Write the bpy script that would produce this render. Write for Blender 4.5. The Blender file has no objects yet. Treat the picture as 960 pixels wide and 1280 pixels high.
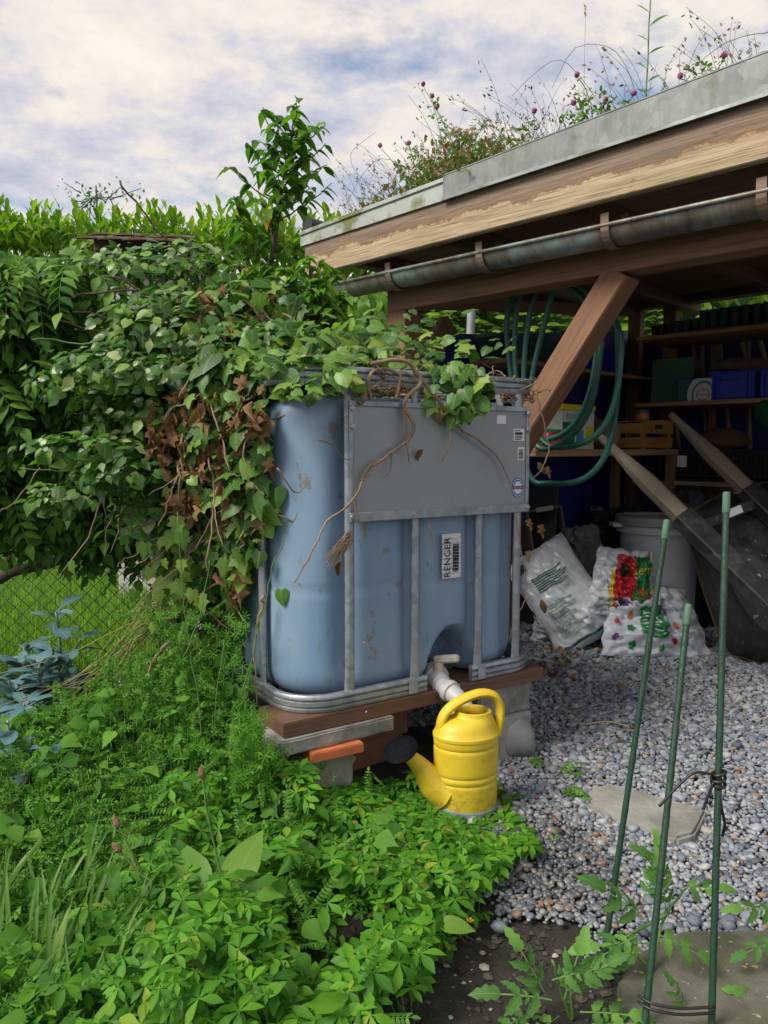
import bpy, bmesh, math, random
import numpy as np
from mathutils import Vector, Matrix, noise as mnoise
random.seed(7); RNG = np.random.default_rng(11)
sc = bpy.context.scene
col = sc.collection
R = math.radians

# ------------------------------------------------------------------ camera
CAM_Z = 1.12; FPX = 960.0; PITCH = math.atan(80/960)
cd = bpy.data.cameras.new('camera'); cam = bpy.data.objects.new('camera', cd); col.objects.link(cam)
cd.sensor_fit = 'HORIZONTAL'; cd.sensor_width = 36; cd.lens = 36*FPX/960
cd.clip_start = 0.05; cd.clip_end = 2000
cam.location = (0, 0, CAM_Z); cam.rotation_euler = (R(90)-PITCH, 0, 0)
sc.camera = cam
# ------------------------------------------------------------------ light
SUN_EL = 46; SUN_AZ = -120          # azimuth clockwise from +Y (view direction); negative = left
sd = bpy.data.lights.new('sun', 'SUN'); sun = bpy.data.objects.new('sun', sd); col.objects.link(sun)
sd.energy = 3.0; sd.angle = R(26); sd.color = (1, .93, .82)
_d = Vector((math.sin(R(SUN_AZ))*math.cos(R(SUN_EL)), math.cos(R(SUN_AZ))*math.cos(R(SUN_EL)), math.sin(R(SUN_EL))))
sun.rotation_euler = _d.to_track_quat('Z', 'Y').to_euler(); sun.location = (-4, 0, 6)
w = bpy.data.worlds.new('World'); sc.world = w; w.use_nodes = True
nt = w.node_tree; nt.nodes.clear()
def wn(t, **k):
    n = nt.nodes.new(t)
    for a, b in k.items(): setattr(n, a, b)
    return n
def math_node(t, op, a, b=None):
    n = t.nodes.new('ShaderNodeMath'); n.operation = op
    for i, x in enumerate((a, b)):
        if x is None: continue
        if isinstance(x, (int, float)): n.inputs[i].default_value = x
        else: t.links.new(x, n.inputs[i])
    return n.outputs[0]
def ramp(t, fac, stops, interp='LINEAR'):
    n = t.nodes.new('ShaderNodeValToRGB'); n.color_ramp.interpolation = interp
    e = n.color_ramp.elements
    while len(e) < len(stops): e.new(.5)
    for i, (p, c) in enumerate(stops):
        e[i].position = p
        if isinstance(c, (int, float)): c = (c, c, c)
        e[i].color = (c[0], c[1], c[2], 1)
    t.links.new(fac, n.inputs[0])
    return n.outputs[0]
sky = wn('ShaderNodeTexSky', sky_type='NISHITA', sun_disc=False)
sky.sun_elevation = R(SUN_EL); sky.sun_rotation = R(SUN_AZ); sky.air_density = 1.1; sky.dust_density = 1.4
bg1 = wn('ShaderNodeBackground'); bg1.inputs[1].default_value = 0.11
nt.links.new(sky.outputs[0], bg1.inputs[0])
tc = wn('ShaderNodeTexCoord'); sep = wn('ShaderNodeSeparateXYZ'); nt.links.new(tc.outputs['Generated'], sep.inputs[0])
zz = math_node(nt, 'ADD', math_node(nt, 'MAXIMUM', sep.outputs[2], 0.0), 0.22)
cx = math_node(nt, 'DIVIDE', sep.outputs[0], zz); cy = math_node(nt, 'DIVIDE', sep.outputs[1], zz)
cmb = wn('ShaderNodeCombineXYZ'); nt.links.new(cx, cmb.inputs[0]); nt.links.new(cy, cmb.inputs[1])
def cloud_noise(scale, detail, off, dist=0.3, rough=.58, sx=1.0):
    mp = wn('ShaderNodeMapping'); mp.inputs['Location'].default_value = off; mp.inputs['Scale'].default_value = (sx, 1, 1)
    nt.links.new(cmb.outputs[0], mp.inputs[0])
    n = wn('ShaderNodeTexNoise'); n.inputs['Scale'].default_value = scale; n.inputs['Detail'].default_value = detail
    n.inputs['Roughness'].default_value = rough; n.inputs['Distortion'].default_value = dist
    nt.links.new(mp.outputs[0], n.inputs['Vector']); return n.outputs[0]
cover = cloud_noise(1.7, 10, (4.6, 7.2, 0), .1, .62)
shade_n = cloud_noise(3.0, 11, (11.9, 2.9, 0), .05, .66, .9)
cover_f = ramp(nt, cover, [(.33, 0), (.45, 1)])
ccol = ramp(nt, shade_n, [(.37, (.52, .55, .67)), (.47, (.70, .70, .78)), (.55, (.90, .84, .79)), (.67, (1.04, .96, .85))])
bg2 = wn('ShaderNodeBackground'); bg2.inputs[1].default_value = 0.66
nt.links.new(ccol, bg2.inputs[0])
mx = wn('ShaderNodeMixShader'); nt.links.new(cover_f, mx.inputs[0]); nt.links.new(bg1.outputs[0], mx.inputs[1]); nt.links.new(bg2.outputs[0], mx.inputs[2])
wo = wn('ShaderNodeOutputWorld'); nt.links.new(mx.outputs[0], wo.inputs[0])
vs = sc.view_settings; vs.view_transform = 'Standard'; vs.look = 'None'; vs.exposure = 0.55; vs.gamma = 1.0; vs.use_curve_mapping = False
sc.render.engine = 'CYCLES'
sc.cycles.max_bounces = 8; sc.cycles.diffuse_bounces = 5; sc.cycles.glossy_bounces = 2; sc.cycles.transmission_bounces = 3; sc.cycles.transparent_max_bounces = 6

# ------------------------------------------------------------------ pixel <-> place
def ray(u, v):
    a = (u-480)/FPX; b = -(v-640)/FPX
    return Vector((a, math.cos(PITCH)+b*math.sin(PITCH), -math.sin(PITCH)+b*math.cos(PITCH)))
CAM = Vector((0, 0, CAM_Z))
def P(u, v, Y):                       # point on the pixel's ray at depth y = Y
    d = ray(u, v); return CAM + d*(Y/d.y)
def G(u, v, z=0.0):                   # point where the ray meets a level surface
    d = ray(u, v); return CAM + d*((z-CAM_Z)/d.z)
def PROJ(p):
    d = Vector(p)-CAM; f = d.y*math.cos(PITCH)-d.z*math.sin(PITCH); up = d.y*math.sin(PITCH)+d.z*math.cos(PITCH)
    return 480+FPX*d.x/f, 640-FPX*up/f

# ------------------------------------------------------------------ objects
WM = {}
def link(name, data, parent=None, world=None, label=None, cat=None, group=None, kind=None):
    o = bpy.data.objects.new(name, data); col.objects.link(o)
    world = world.copy() if world is not None else Matrix()
    o.matrix_basis = world
    WM[o] = world
    if parent is not None:
        o.parent = parent; o.matrix_parent_inverse = WM[parent].inverted()
    if label: o['label'] = label
    if cat: o['category'] = cat
    if group: o['group'] = group
    if kind: o['kind'] = kind
    return o
def thing(name, label, cat, loc=(0, 0, 0), rz=0, group=None):
    return link(name, None, None, Matrix.Translation(Vector(loc)) @ Matrix.Rotation(rz, 4, 'Z'), label, cat, group)
def T(*a): return Matrix.Translation(Vector(a))
def RX(a): return Matrix.Rotation(a, 4, 'X')
def RY(a): return Matrix.Rotation(a, 4, 'Y')
def RZ(a): return Matrix.Rotation(a, 4, 'Z')
def frame_x(p0, p1, up=(0, 0, 1)):
    p0 = Vector(p0); x = (Vector(p1)-p0).normalized(); up = Vector(up)
    y = up.cross(x)
    if y.length < 1e-4: y = Vector((0, 1, 0)).cross(x)
    y.normalize(); z = x.cross(y)
    m = Matrix((x, y, z)).transposed().to_4x4(); m.translation = p0
    return m

class MB:
    def __init__(s): s.v = []; s.f = []; s.mi = []; s.cur = 0
    def add(s, vs, fs):
        o = len(s.v); s.v += [tuple(x) for x in vs]
        for f in fs: s.f.append(tuple(o+i for i in f)); s.mi.append(s.cur)
        return s
    def box(s, lo, hi, m=None):
        x0, y0, z0 = lo; x1, y1, z1 = hi
        vs = [(x0,y0,z0),(x1,y0,z0),(x1,y1,z0),(x0,y1,z0),(x0,y0,z1),(x1,y0,z1),(x1,y1,z1),(x0,y1,z1)]
        if m is not None: vs = [m @ Vector(q) for q in vs]
        return s.add(vs, [(0,3,2,1),(4,5,6,7),(0,1,5,4),(1,2,6,5),(2,3,7,6),(3,0,4,7)])
    def tube(s, pts, r, n=8, closed=False, caps=True):
        pts = [Vector(p) for p in pts]; m = len(pts)
        rs = r if hasattr(r, '__len__') else [r]*m
        tang = []
        for i in range(m):
            a = pts[(i-1) % m] if (closed or i > 0) else pts[i]
            b = pts[(i+1) % m] if (closed or i < m-1) else pts[i]
            t = (b-a); t = t.normalized() if t.length > 1e-9 else Vector((0, 0, 1)); tang.append(t)
        ref = Vector((0, 0, 1)) if abs(tang[0].z) < .9 else Vector((1, 0, 0))
        u = tang[0].cross(ref).normalized(); vs = []
        for i in range(m):
            t = tang[i]; u = (u - t*u.dot(t))
            u = u.normalized() if u.length > 1e-6 else t.orthogonal().normalized()
            w_ = t.cross(u)
            for k in range(n):
                a = 2*math.pi*k/n
                vs.append(pts[i]+(u*math.cos(a)+w_*math.sin(a))*rs[i])
        fs = []
        for i in range(m if closed else m-1):
            j = (i+1) % m
            for k in range(n):
                l = (k+1) % n
                fs.append((i*n+k, i*n+l, j*n+l, j*n+k))
        if caps and not closed:
            fs.append(tuple(range(n-1, -1, -1))); fs.append(tuple((m-1)*n+k for k in range(n)))
        return s.add(vs, fs)
    def lathe(s, prof, n=24, m=None, ex=1.0, ey=1.0, cap=True):
        vs = []; fs = []
        for (r, z) in prof:
            for k in range(n):
                a = 2*math.pi*k/n; q = Vector((r*math.cos(a)*ex, r*math.sin(a)*ey, z))
                vs.append(m @ q if m is not None else q)
        for i in range(len(prof)-1):
            for k in range(n):
                l = (k+1) % n; fs.append((i*n+k, i*n+l, (i+1)*n+l, (i+1)*n+k))
        if cap:
            if prof[0][0] > 1e-5: fs.append(tuple(range(n-1, -1, -1)))
            if prof[-1][0] > 1e-5: fs.append(tuple((len(prof)-1)*n+k for k in range(n)))
        return s.add(vs, fs)
    def sweep(s, path, prof, closed=True):     # path: list of (point, outward normal); prof: list of (out, z)
        m = len(path); n = len(prof); vs = []; fs = []
        for p, nn in path:
            for (o_, z_) in prof: vs.append(Vector(p)+Vector(nn)*o_+Vector((0, 0, z_)))
        for i in range(m if closed else m-1):
            j = (i+1) % m
            for k in range(n):
                l = (k+1) % n; fs.append((i*n+k, j*n+k, j*n+l, i*n+l))
        if not closed:
            fs.append(tuple(range(n))); fs.append(tuple((m-1)*n+k for k in range(n-1, -1, -1)))
        return s.add(vs, fs)
    def mesh(s, name, mats, smooth=False, uv=None):
        me = bpy.data.meshes.new(name); me.from_pydata(s.v, [], s.f)
        for m in (mats if isinstance(mats, (list, tuple)) else [mats]): me.materials.append(m)
        if any(s.mi): me.polygons.foreach_set('material_index', s.mi)
        if smooth: me.shade_smooth()
        me.update(); return me
    def obj(s, name, mats, parent=None, world=None, smooth=False, bevel=0, **k):
        me = s.mesh(name, mats, smooth)
        if bevel:
            bm = bmesh.new(); bm.from_mesh(me)
            bmesh.ops.bevel(bm, geom=[e for e in bm.edges if len(e.link_faces) == 2 and e.calc_face_angle(0) > .5], offset=bevel, segments=1, affect='EDGES', profile=.5)
            bm.to_mesh(me); bm.free()
        if smooth == 'auto':
            me.shade_smooth()
            me.set_sharp_from_angle(angle=R(40))
        return link(name, me, parent, world, **k)
def boxobj(name, lo, hi, m, parent=None, world=None, bevel=.004, **k):
    return MB().box(lo, hi).obj(name, m, parent, world, bevel=bevel, **k)
def beam(name, p0, p1, wy, hz, m, parent=None, up=(0, 0, 1), bevel=.004, rough=0.0, **k):
    L = (Vector(p1)-Vector(p0)).length
    W = frame_x(p0, p1, up)
    o = MB().box((0, -wy/2, -hz/2), (L, wy/2, hz/2)).obj(name, m, parent, W, bevel=bevel, **k)
    return o
def smooth_path(pts, n=8, closed=False):        # Catmull-Rom
    pts = [Vector(p) for p in pts]; out = []; m = len(pts)
    rng = range(m if closed else m-1)
    for i in rng:
        if closed: p0, p1, p2, p3 = pts[(i-1) % m], pts[i], pts[(i+1) % m], pts[(i+2) % m]
        else: p0, p1, p2, p3 = pts[max(i-1, 0)], pts[i], pts[i+1], pts[min(i+2, m-1)]
        for k in range(n):
            t = k/n
            out.append(.5*((2*p1)+(p2-p0)*t+(2*p0-5*p1+4*p2-p3)*t*t+(3*p1-p0-3*p2+p3)*t**3))
    if not closed: out.append(pts[-1])
    return out

# ------------------------------------------------------------------ materials
def newmat(name):
    m = bpy.data.materials.new(name); m.use_nodes = True
    t = m.node_tree; b = t.nodes['Principled BSDF']; return m, t, b
def setin(t, sock, x):
    if hasattr(x, 'links') or isinstance(x, bpy.types.NodeSocket): t.links.new(x, sock)
    elif isinstance(x, (tuple, list)): sock.default_value = (*x[:3], 1)
    else: sock.default_value = x
def coords(t, kind='Object', scale=(1, 1, 1)):
    tcn = t.nodes.new('ShaderNodeTexCoord'); mp = t.nodes.new('ShaderNodeMapping'); mp.inputs['Scale'].default_value = scale
    t.links.new(tcn.outputs[kind], mp.inputs[0]); return mp.outputs[0]
def noise_tex(t, vec, scale, detail=5, rough=.55, dist=0.0):
    n = t.nodes.new('ShaderNodeTexNoise'); n.inputs['Scale'].default_value = scale; n.inputs['Detail'].default_value = detail
    n.inputs['Roughness'].default_value = rough; n.inputs['Distortion'].default_value = dist
    t.links.new(vec, n.inputs['Vector']); return n.outputs[0]
def voro(t, vec, scale, out='Color', feature='F1'):
    n = t.nodes.new('ShaderNodeTexVoronoi'); n.feature = feature; n.inputs['Scale'].default_value = scale
    t.links.new(vec, n.inputs['Vector']); return n.outputs[out]
def mixc(t, fac, a, b, blend='MIX'):
    n = t.nodes.new('ShaderNodeMix'); n.data_type = 'RGBA'; n.blend_type = blend
    setin(t, n.inputs[0], fac); setin(t, n.inputs[6], a); setin(t, n.inputs[7], b); return n.outputs[2]
def bump(t, b, h, strength=.4, dist=.01):
    n = t.nodes.new('ShaderNodeBump'); n.inputs['Strength'].default_value = strength; n.inputs['Distance'].default_value = dist
    t.links.new(h, n.inputs['Height']); t.links.new(n.outputs[0], b.inputs['Normal'])
def M(name, c1, c2=None, scale=6, rough=.6, metal=0, bmp=.2, bscale=30, stretch=(1, 1, 1), kind='Object', dirt=None, dscale=3, dlo=.55, dhi=.7, fine=True):
    m, t, b = newmat(name)
    if c2 is None: c2 = tuple(x*.75 for x in c1)
    vec = coords(t, kind, stretch)
    n1 = noise_tex(t, vec, scale, 6, .6)
    c = mixc(t, ramp(t, n1, [(.33, 0), (.67, 1)]), c1, c2)
    if dirt:
        v2 = coords(t, kind, (1, 1, 1)); n2 = noise_tex(t, v2, dscale, 8, .65)
        c = mixc(t, ramp(t, n2, [(dlo, 0), (dhi, 1)]), c, dirt)
    setin(t, b.inputs['Base Color'], c)
    n3 = noise_tex(t, vec, bscale, 4, .6)
    rr = math_node(t, 'ADD', math_node(t, 'MULTIPLY', n3, .25), rough-.12); setin(t, b.inputs['Roughness'], rr)
    b.inputs['Metallic'].default_value = metal
    if bmp: bump(t, b, n3, bmp, .006)
    return m
def wood(name, c1, c2, dark, rough=.75, ax=0, bmp=.5, stain=None):
    m, t, b = newmat(name)
    st = [14, 14, 14]; st[ax] = .8
    vec = coords(t, 'Object', tuple(st))
    n1 = noise_tex(t, vec, 2.2, 7, .65, .6)
    c = mixc(t, ramp(t, n1, [(.3, 0), (.7, 1)]), c1, c2)
    st2 = [60, 60, 60]; st2[ax] = 2.0
    n2 = noise_tex(t, coords(t, 'Object', tuple(st2)), 1.6, 4, .6, .3)
    c = mixc(t, ramp(t, n2, [(.52, 0), (.72, .8)]), c, dark)
    n4 = noise_tex(t, coords(t, 'Object', (1.2, 6, 6)), 2.0, 8, .65, .8)
    if stain: c = mixc(t, ramp(t, n4, [(.5, 0), (.56, .9)]), c, stain)
    setin(t, b.inputs['Base Color'], c); b.inputs['Roughness'].default_value = rough
    bump(t, b, n2, bmp, .004)
    return m
def rnd01(t):                                   # one number per leaf or pebble, joined or single
    g = t.nodes.new('ShaderNodeNewGeometry'); oi = t.nodes.new('ShaderNodeObjectInfo')
    return math_node(t, 'FRACT', math_node(t, 'ADD', g.outputs['Random Per Island'], oi.outputs['Random']))
def leafmat(name, stops, rough=.45, trans=.35, vein=.25, veinc=(.25, .35, .1), blotch=None, tboost=1.3, spec=.35, warm=True):
    m, t, b = newmat(name)
    if warm: stops = [(p_, (c_[0]*1.02, c_[1]*.97, c_[2]*.92)) for p_, c_ in stops]
    r = rnd01(t); c = ramp(t, r, stops)
    uv = t.nodes.new('ShaderNodeUVMap'); sp = t.nodes.new('ShaderNodeSeparateXYZ'); t.links.new(uv.outputs[0], sp.inputs[0])
    ax = math_node(t, 'ABSOLUTE', sp.outputs[0])
    mid = math_node(t, 'LESS_THAN', ax, .035)
    sv = math_node(t, 'SUBTRACT', math_node(t, 'MULTIPLY', sp.outputs[1], 6.5), math_node(t, 'MULTIPLY', ax, 5.0))
    sv = math_node(t, 'LESS_THAN', math_node(t, 'ABSOLUTE', math_node(t, 'SUBTRACT', math_node(t, 'FRACT', sv), .5)), .07)
    vv = math_node(t, 'MAXIMUM', mid, math_node(t, 'MULTIPLY', sv, .6))
    c = mixc(t, math_node(t, 'MULTIPLY', vv, vein), c, veinc)
    vec = coords(t, 'Object'); nn = noise_tex(t, vec, 60, 3, .6)
    c = mixc(t, ramp(t, nn, [(.35, .0), (.75, .22)]), c, tuple(x*.55 for x in stops[0][1]))
    if blotch:
        c = mixc(t, math_node(t, 'MULTIPLY', ramp(t, noise_tex(t, vec, 45, 4, .6), [(.6, 0), (.68, 1)]), math_node(t, 'GREATER_THAN', r, .8)), c, blotch)
    setin(t, b.inputs['Base Color'], c); b.inputs['Roughness'].default_value = rough
    b.inputs['Specular IOR Level'].default_value = spec
    bump(t, b, math_node(t, 'ADD', math_node(t, 'MULTIPLY', vv, -1.0), nn), .25, .002)
    tr = t.nodes.new('ShaderNodeBsdfTranslucent')
    tcol = mixc(t, 1.0, c, (1.25*tboost, 1.45*tboost, .45*tboost), 'MULTIPLY'); t.links.new(tcol, tr.inputs[0])
    ms = t.nodes.new('ShaderNodeMixShader'); ms.inputs[0].default_value = trans
    t.links.new(b.outputs[0], ms.inputs[1]); t.links.new(tr.outputs[0], ms.inputs[2])
    t.links.new(ms.outputs[0], t.nodes['Material Output'].inputs[0])
    return m
# ================================================================== shared materials
GALV, t_, b_ = newmat('galvanised steel')
_v = coords(t_, 'Object'); _c = voro(t_, _v, 38); _sp = t_.nodes.new('ShaderNodeSeparateColor'); t_.links.new(_c, _sp.inputs[0])
_cc = ramp(t_, _sp.outputs[0], [(0, (.30, .34, .38)), (1, (.44, .48, .52))])
_n = noise_tex(t_, _v, 9, 8, .65); _cc = mixc(t_, ramp(t_, _n, [(.5, 0), (.7, .7)]), _cc, (.22, .25, .27))
setin(t_, b_.inputs['Base Color'], _cc); b_.inputs['Metallic'].default_value = .75
setin(t_, b_.inputs['Roughness'], ramp(t_, _n, [(.3, .36), (.7, .6)])); bump(t_, b_, _n, .1, .004)
GALV_OLD = M('weathered zinc sheet', (.34, .38, .37), (.24, .27, .27), 4, .5, .55, .15, 60, dirt=(.13, .14, .09), dscale=5, dlo=.52, dhi=.72)
ZINC, t_, b_ = newmat('spangled zinc edging')
_v = coords(t_, 'Object'); _wn = noise_tex(t_, _v, 30, 3)
_va = t_.nodes.new('ShaderNodeVectorMath'); _va.operation = 'ADD'; t_.links.new(_v, _va.inputs[0])
_wv = t_.nodes.new('ShaderNodeVectorMath'); _wv.operation = 'SCALE'; _wv.inputs['Scale'].default_value = .03
_nn = t_.nodes.new('ShaderNodeTexNoise'); _nn.inputs['Scale'].default_value = 20; t_.links.new(_v, _nn.inputs['Vector']); t_.links.new(_nn.outputs['Color'], _wv.inputs[0]); t_.links.new(_wv.outputs[0], _va.inputs[1])
_c = voro(t_, _va.outputs[0], 30); _sp = t_.nodes.new('ShaderNodeSeparateColor'); t_.links.new(_c, _sp.inputs[0])
_cc = ramp(t_, _sp.outputs[0], [(0, (.20, .22, .22)), (.5, (.225, .245, .245)), (1, (.26, .28, .275))])
_cc = mixc(t_, ramp(t_, noise_tex(t_, coords(t_, 'Object', (3, 3, .6)), 6, 7, .7), [(.46, 0), (.66, .85)]), _cc, (.17, .18, .155))
setin(t_, b_.inputs['Base Color'], _cc); b_.inputs['Metallic'].default_value = .45; setin(t_, b_.inputs['Roughness'], ramp(t_, _sp.outputs[1], [(0, .5), (1, .68)]))
bump(t_, b_, _wn, .08, .004)
ALGAE_ZINC = M('zinc edging with algae', (.42, .46, .43), (.33, .36, .33), 5, .55, .3, .15, 60, dirt=(.17, .18, .07), dscale=7, dlo=.5, dhi=.62)
COPPER = M('weathered copper gutter', (.25, .235, .20), (.13, .10, .075), 4, .45, .5, .2, 40, stretch=(6, 1, 1), dirt=(.32, .41, .39), dscale=6, dlo=.48, dhi=.66)
COPPER_B = M('brown copper bracket', (.30, .22, .16), (.18, .13, .1), 14, .5, .5, .1, 40)
FASCIA = wood('weathered fascia wood', (.55, .40, .24), (.43, .30, .17), (.24, .16, .09), stain=(.20, .145, .10))
TIMBER = wood('brown shed timber', (.27, .14, .075), (.19, .095, .05), (.09, .05, .03))
DTIMBER = wood('dark shed timber', (.22, .13, .075), (.15, .09, .055), (.07, .045, .03))
PLANK = wood('wet brown plank', (.17, .085, .05), (.11, .06, .04), (.04, .025, .02), rough=.6)
OLDWOOD = wood('grey worn wood', (.25, .20, .15), (.18, .145, .11), (.09, .07, .055))
CONC = M('rough concrete', (.33, .33, .31), (.20, .20, .185), 9, .9, 0, .8, 40, dirt=(.14, .14, .11), dscale=5)
STONE = M('grey stone', (.26, .27, .28), (.18, .19, .19), 6, .85, 0, .7, 25, dirt=(.12, .13, .08), dscale=4)
LIMEST = M('pitted concrete block', (.33, .30, .26), (.2, .19, .17), 12, .9, 0, 1.0, 45, dirt=(.09, .10, .06), dscale=6)
TERRA = M('terracotta', (.62, .17, .06), (.48, .13, .05), 10, .75, 0, .3, 40, dirt=(.2, .1, .06), dscale=6, dlo=.6, dhi=.75)
BRICKM = M('old brick', (.30, .14, .08), (.2, .1, .07), 8, .9, 0, .7, 40)
SOIL = M('dark soil', (.038, .033, .026), (.016, .014, .012), 30, .9, 0, 1.0, 120, kind='Object', dirt=(.12, .10, .08), dscale=140, dlo=.66, dhi=.70)
BLACKP = M('black plastic', (.02, .022, .026), (.012, .013, .015), 10, .5, 0, .1, 40)
WHITEP = M('white paper', (.78, .79, .8), (.68, .69, .7), 20, .5, 0, 0)
INK = M('black ink', (.02, .02, .022), None, 5, .6, 0, 0)

def text_mesh(txt, size, m, name='print', sx=1.0):
    c = bpy.data.curves.new(name, 'FONT'); c.body = txt; c.size = size; c.align_x = 'CENTER'; c.align_y = 'CENTER'; c.resolution_u = 2
    o = bpy.data.objects.new(name, c); col.objects.link(o)
    me = bpy.data.meshes.new_from_object(o); bpy.data.objects.remove(o); bpy.data.curves.remove(c)
    me.materials.clear(); me.materials.append(m)
    if sx != 1.0:
        for v in me.vertices: v.co.x *= sx
    return me

# ================================================================== ground
def sheet(name, poly, z, m, sub=0, **k):
    return MB().add([(x, y, z) for x, y in poly], [tuple(range(len(poly)))]).obj(name, m, None, None, kind='structure', **k)
sheet('ground', [(-300, -60), (300, -60), (300, 500), (-300, 500)], 0, SOIL)
LAWN = M('lawn earth', (.07, .16, .02), (.05, .11, .015), 3, .95, 0, .6, 30)
sheet('lawn', [(-40, 3.35), (-.9, 3.35), (-1.0, 7.2), (-6, 30), (-40, 30)], .004, LAWN)
GRAVB = M('gravel grit', (.10, .105, .12), (.05, .05, .06), 90, .9, 0, 1.0, 200)
def clods():
    mb = MB(); rr = random.Random(3)
    for k in range(1500):
        x = rr.uniform(-.25, 1.0); y = rr.uniform(1.12, 1.78)
        if y > 1.60 and x > .40: continue
        r = rr.choice((.003, .004, .006, .008, .012)); a = [rr.uniform(.6, 1.3) for _ in range(8)]; o = rr.uniform(0, 6.28)
        vs = [(x+r*a[j]*math.cos(o+j*1.05), y+r*a[j]*math.sin(o+j*1.05), .001+.2*r*a[(j+3) % 8]) for j in range(6)]+[(x+r*.2, y, .001+r*a[6]*.75), (x-r*.3, y+r*.2, .001+r*a[7]*.6)]
        mb.add(vs, [(j, (j+1) % 6, 6 if j in (0, 1, 4, 5) else 7) for j in range(6)]+[(2, 7, 6), (4, 6, 7)])
    m, t, b = newmat('soil crumbs'); r_ = rnd01(t)
    setin(t, b.inputs['Base Color'], ramp(t, r_, [(0, (.02, .017, .013)), (.6, (.05, .042, .032)), (.9, (.09, .075, .055)), (.97, (.28, .26, .22)), (1, (.35, .33, .29))])); b.inputs['Roughness'].default_value = .85
    mb.obj('soil_crumbs', m, None, None, label='dark crumbly soil between cinquefoil and mossy stone', cat='soil', kind='stuff')
clods()
def in_gravel(x, y):
    e = .05*mnoise.noise(Vector((x*3, y*3, 0)))+.05*mnoise.noise(Vector((x*13, y*13, 3)))+random.gauss(0, .018)
    if y < 1.62+e+(.10 if x < .45 else 0): return False
    if y < 2.55: return x > .235+e+max(0, (1.95-y))*.22
    if y < 3.0: return x > .30+e*.3
    return x > -.15+e
sheet('gravel_bed', [(.36, 1.84), (.55, 1.72), (.9, 1.68), (6, 1.66), (6, 8), (-.1, 8), (-.1, 3.2), (.33, 2.75), (.33, 2.0)], .004, GRAVB)
PEB, t_, b_ = newmat('river pebbles')
_r = rnd01(t_)
_c = ramp(t_, _r, [(0, (.08, .092, .115)), (.12, (.14, .165, .205)), (.30, (.20, .23, .28)), (.5, (.255, .285, .335)), (.68, (.33, .36, .40)), (.80, (.40, .415, .43)), (.87, (.36, .34, .30)), (.915, (.30, .20, .12)), (.935, (.20, .11, .08)), (.96, (.48, .48, .47)), (1, (.15, .18, .23))])
_v = coords(t_, 'Object'); _n = noise_tex(t_, _v, 160, 4, .7)
_c = mixc(t_, ramp(t_, _n, [(.4, 0), (.7, .5)]), _c, (.10, .11, .125))
_sx = t_.nodes.new('ShaderNodeSeparateXYZ'); t_.links.new(_v, _sx.inputs[0])
# wet patch around the tap, with its own ragged shape
_dx = math_node(t_, 'SUBTRACT', _sx.outputs[0], .42); _dy = math_node(t_, 'SUBTRACT', _sx.outputs[1], 2.0)
_dd = math_node(t_, 'SQRT', math_node(t_, 'ADD', math_node(t_, 'MULTIPLY', math_node(t_, 'MULTIPLY', _dx, _dx), 3.2), math_node(t_, 'MULTIPLY', _dy, math_node(t_, 'MULTIPLY', _dy, 1.6))))
_dd = math_node(t_, 'ADD', _dd, math_node(t_, 'MULTIPLY', math_node(t_, 'SUBTRACT', noise_tex(t_, _v, 5, 4, .6), .5), .45))
_wet = ramp(t_, _dd, [(.25, 1), (.5, 0)])
_c = mixc(t_, math_node(t_, 'MULTIPLY', _wet, .75), _c, mixc(t_, 1.0, _c, (.38, .35, .32), 'MULTIPLY'))
setin(t_, b_.inputs['Base Color'], _c)
setin(t_, b_.inputs['Roughness'], math_node(t_, 'SUBTRACT', .7, math_node(t_, 'MULTIPLY', _wet, .4)))
bump(t_, b_, _n, .15, .002)
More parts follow.
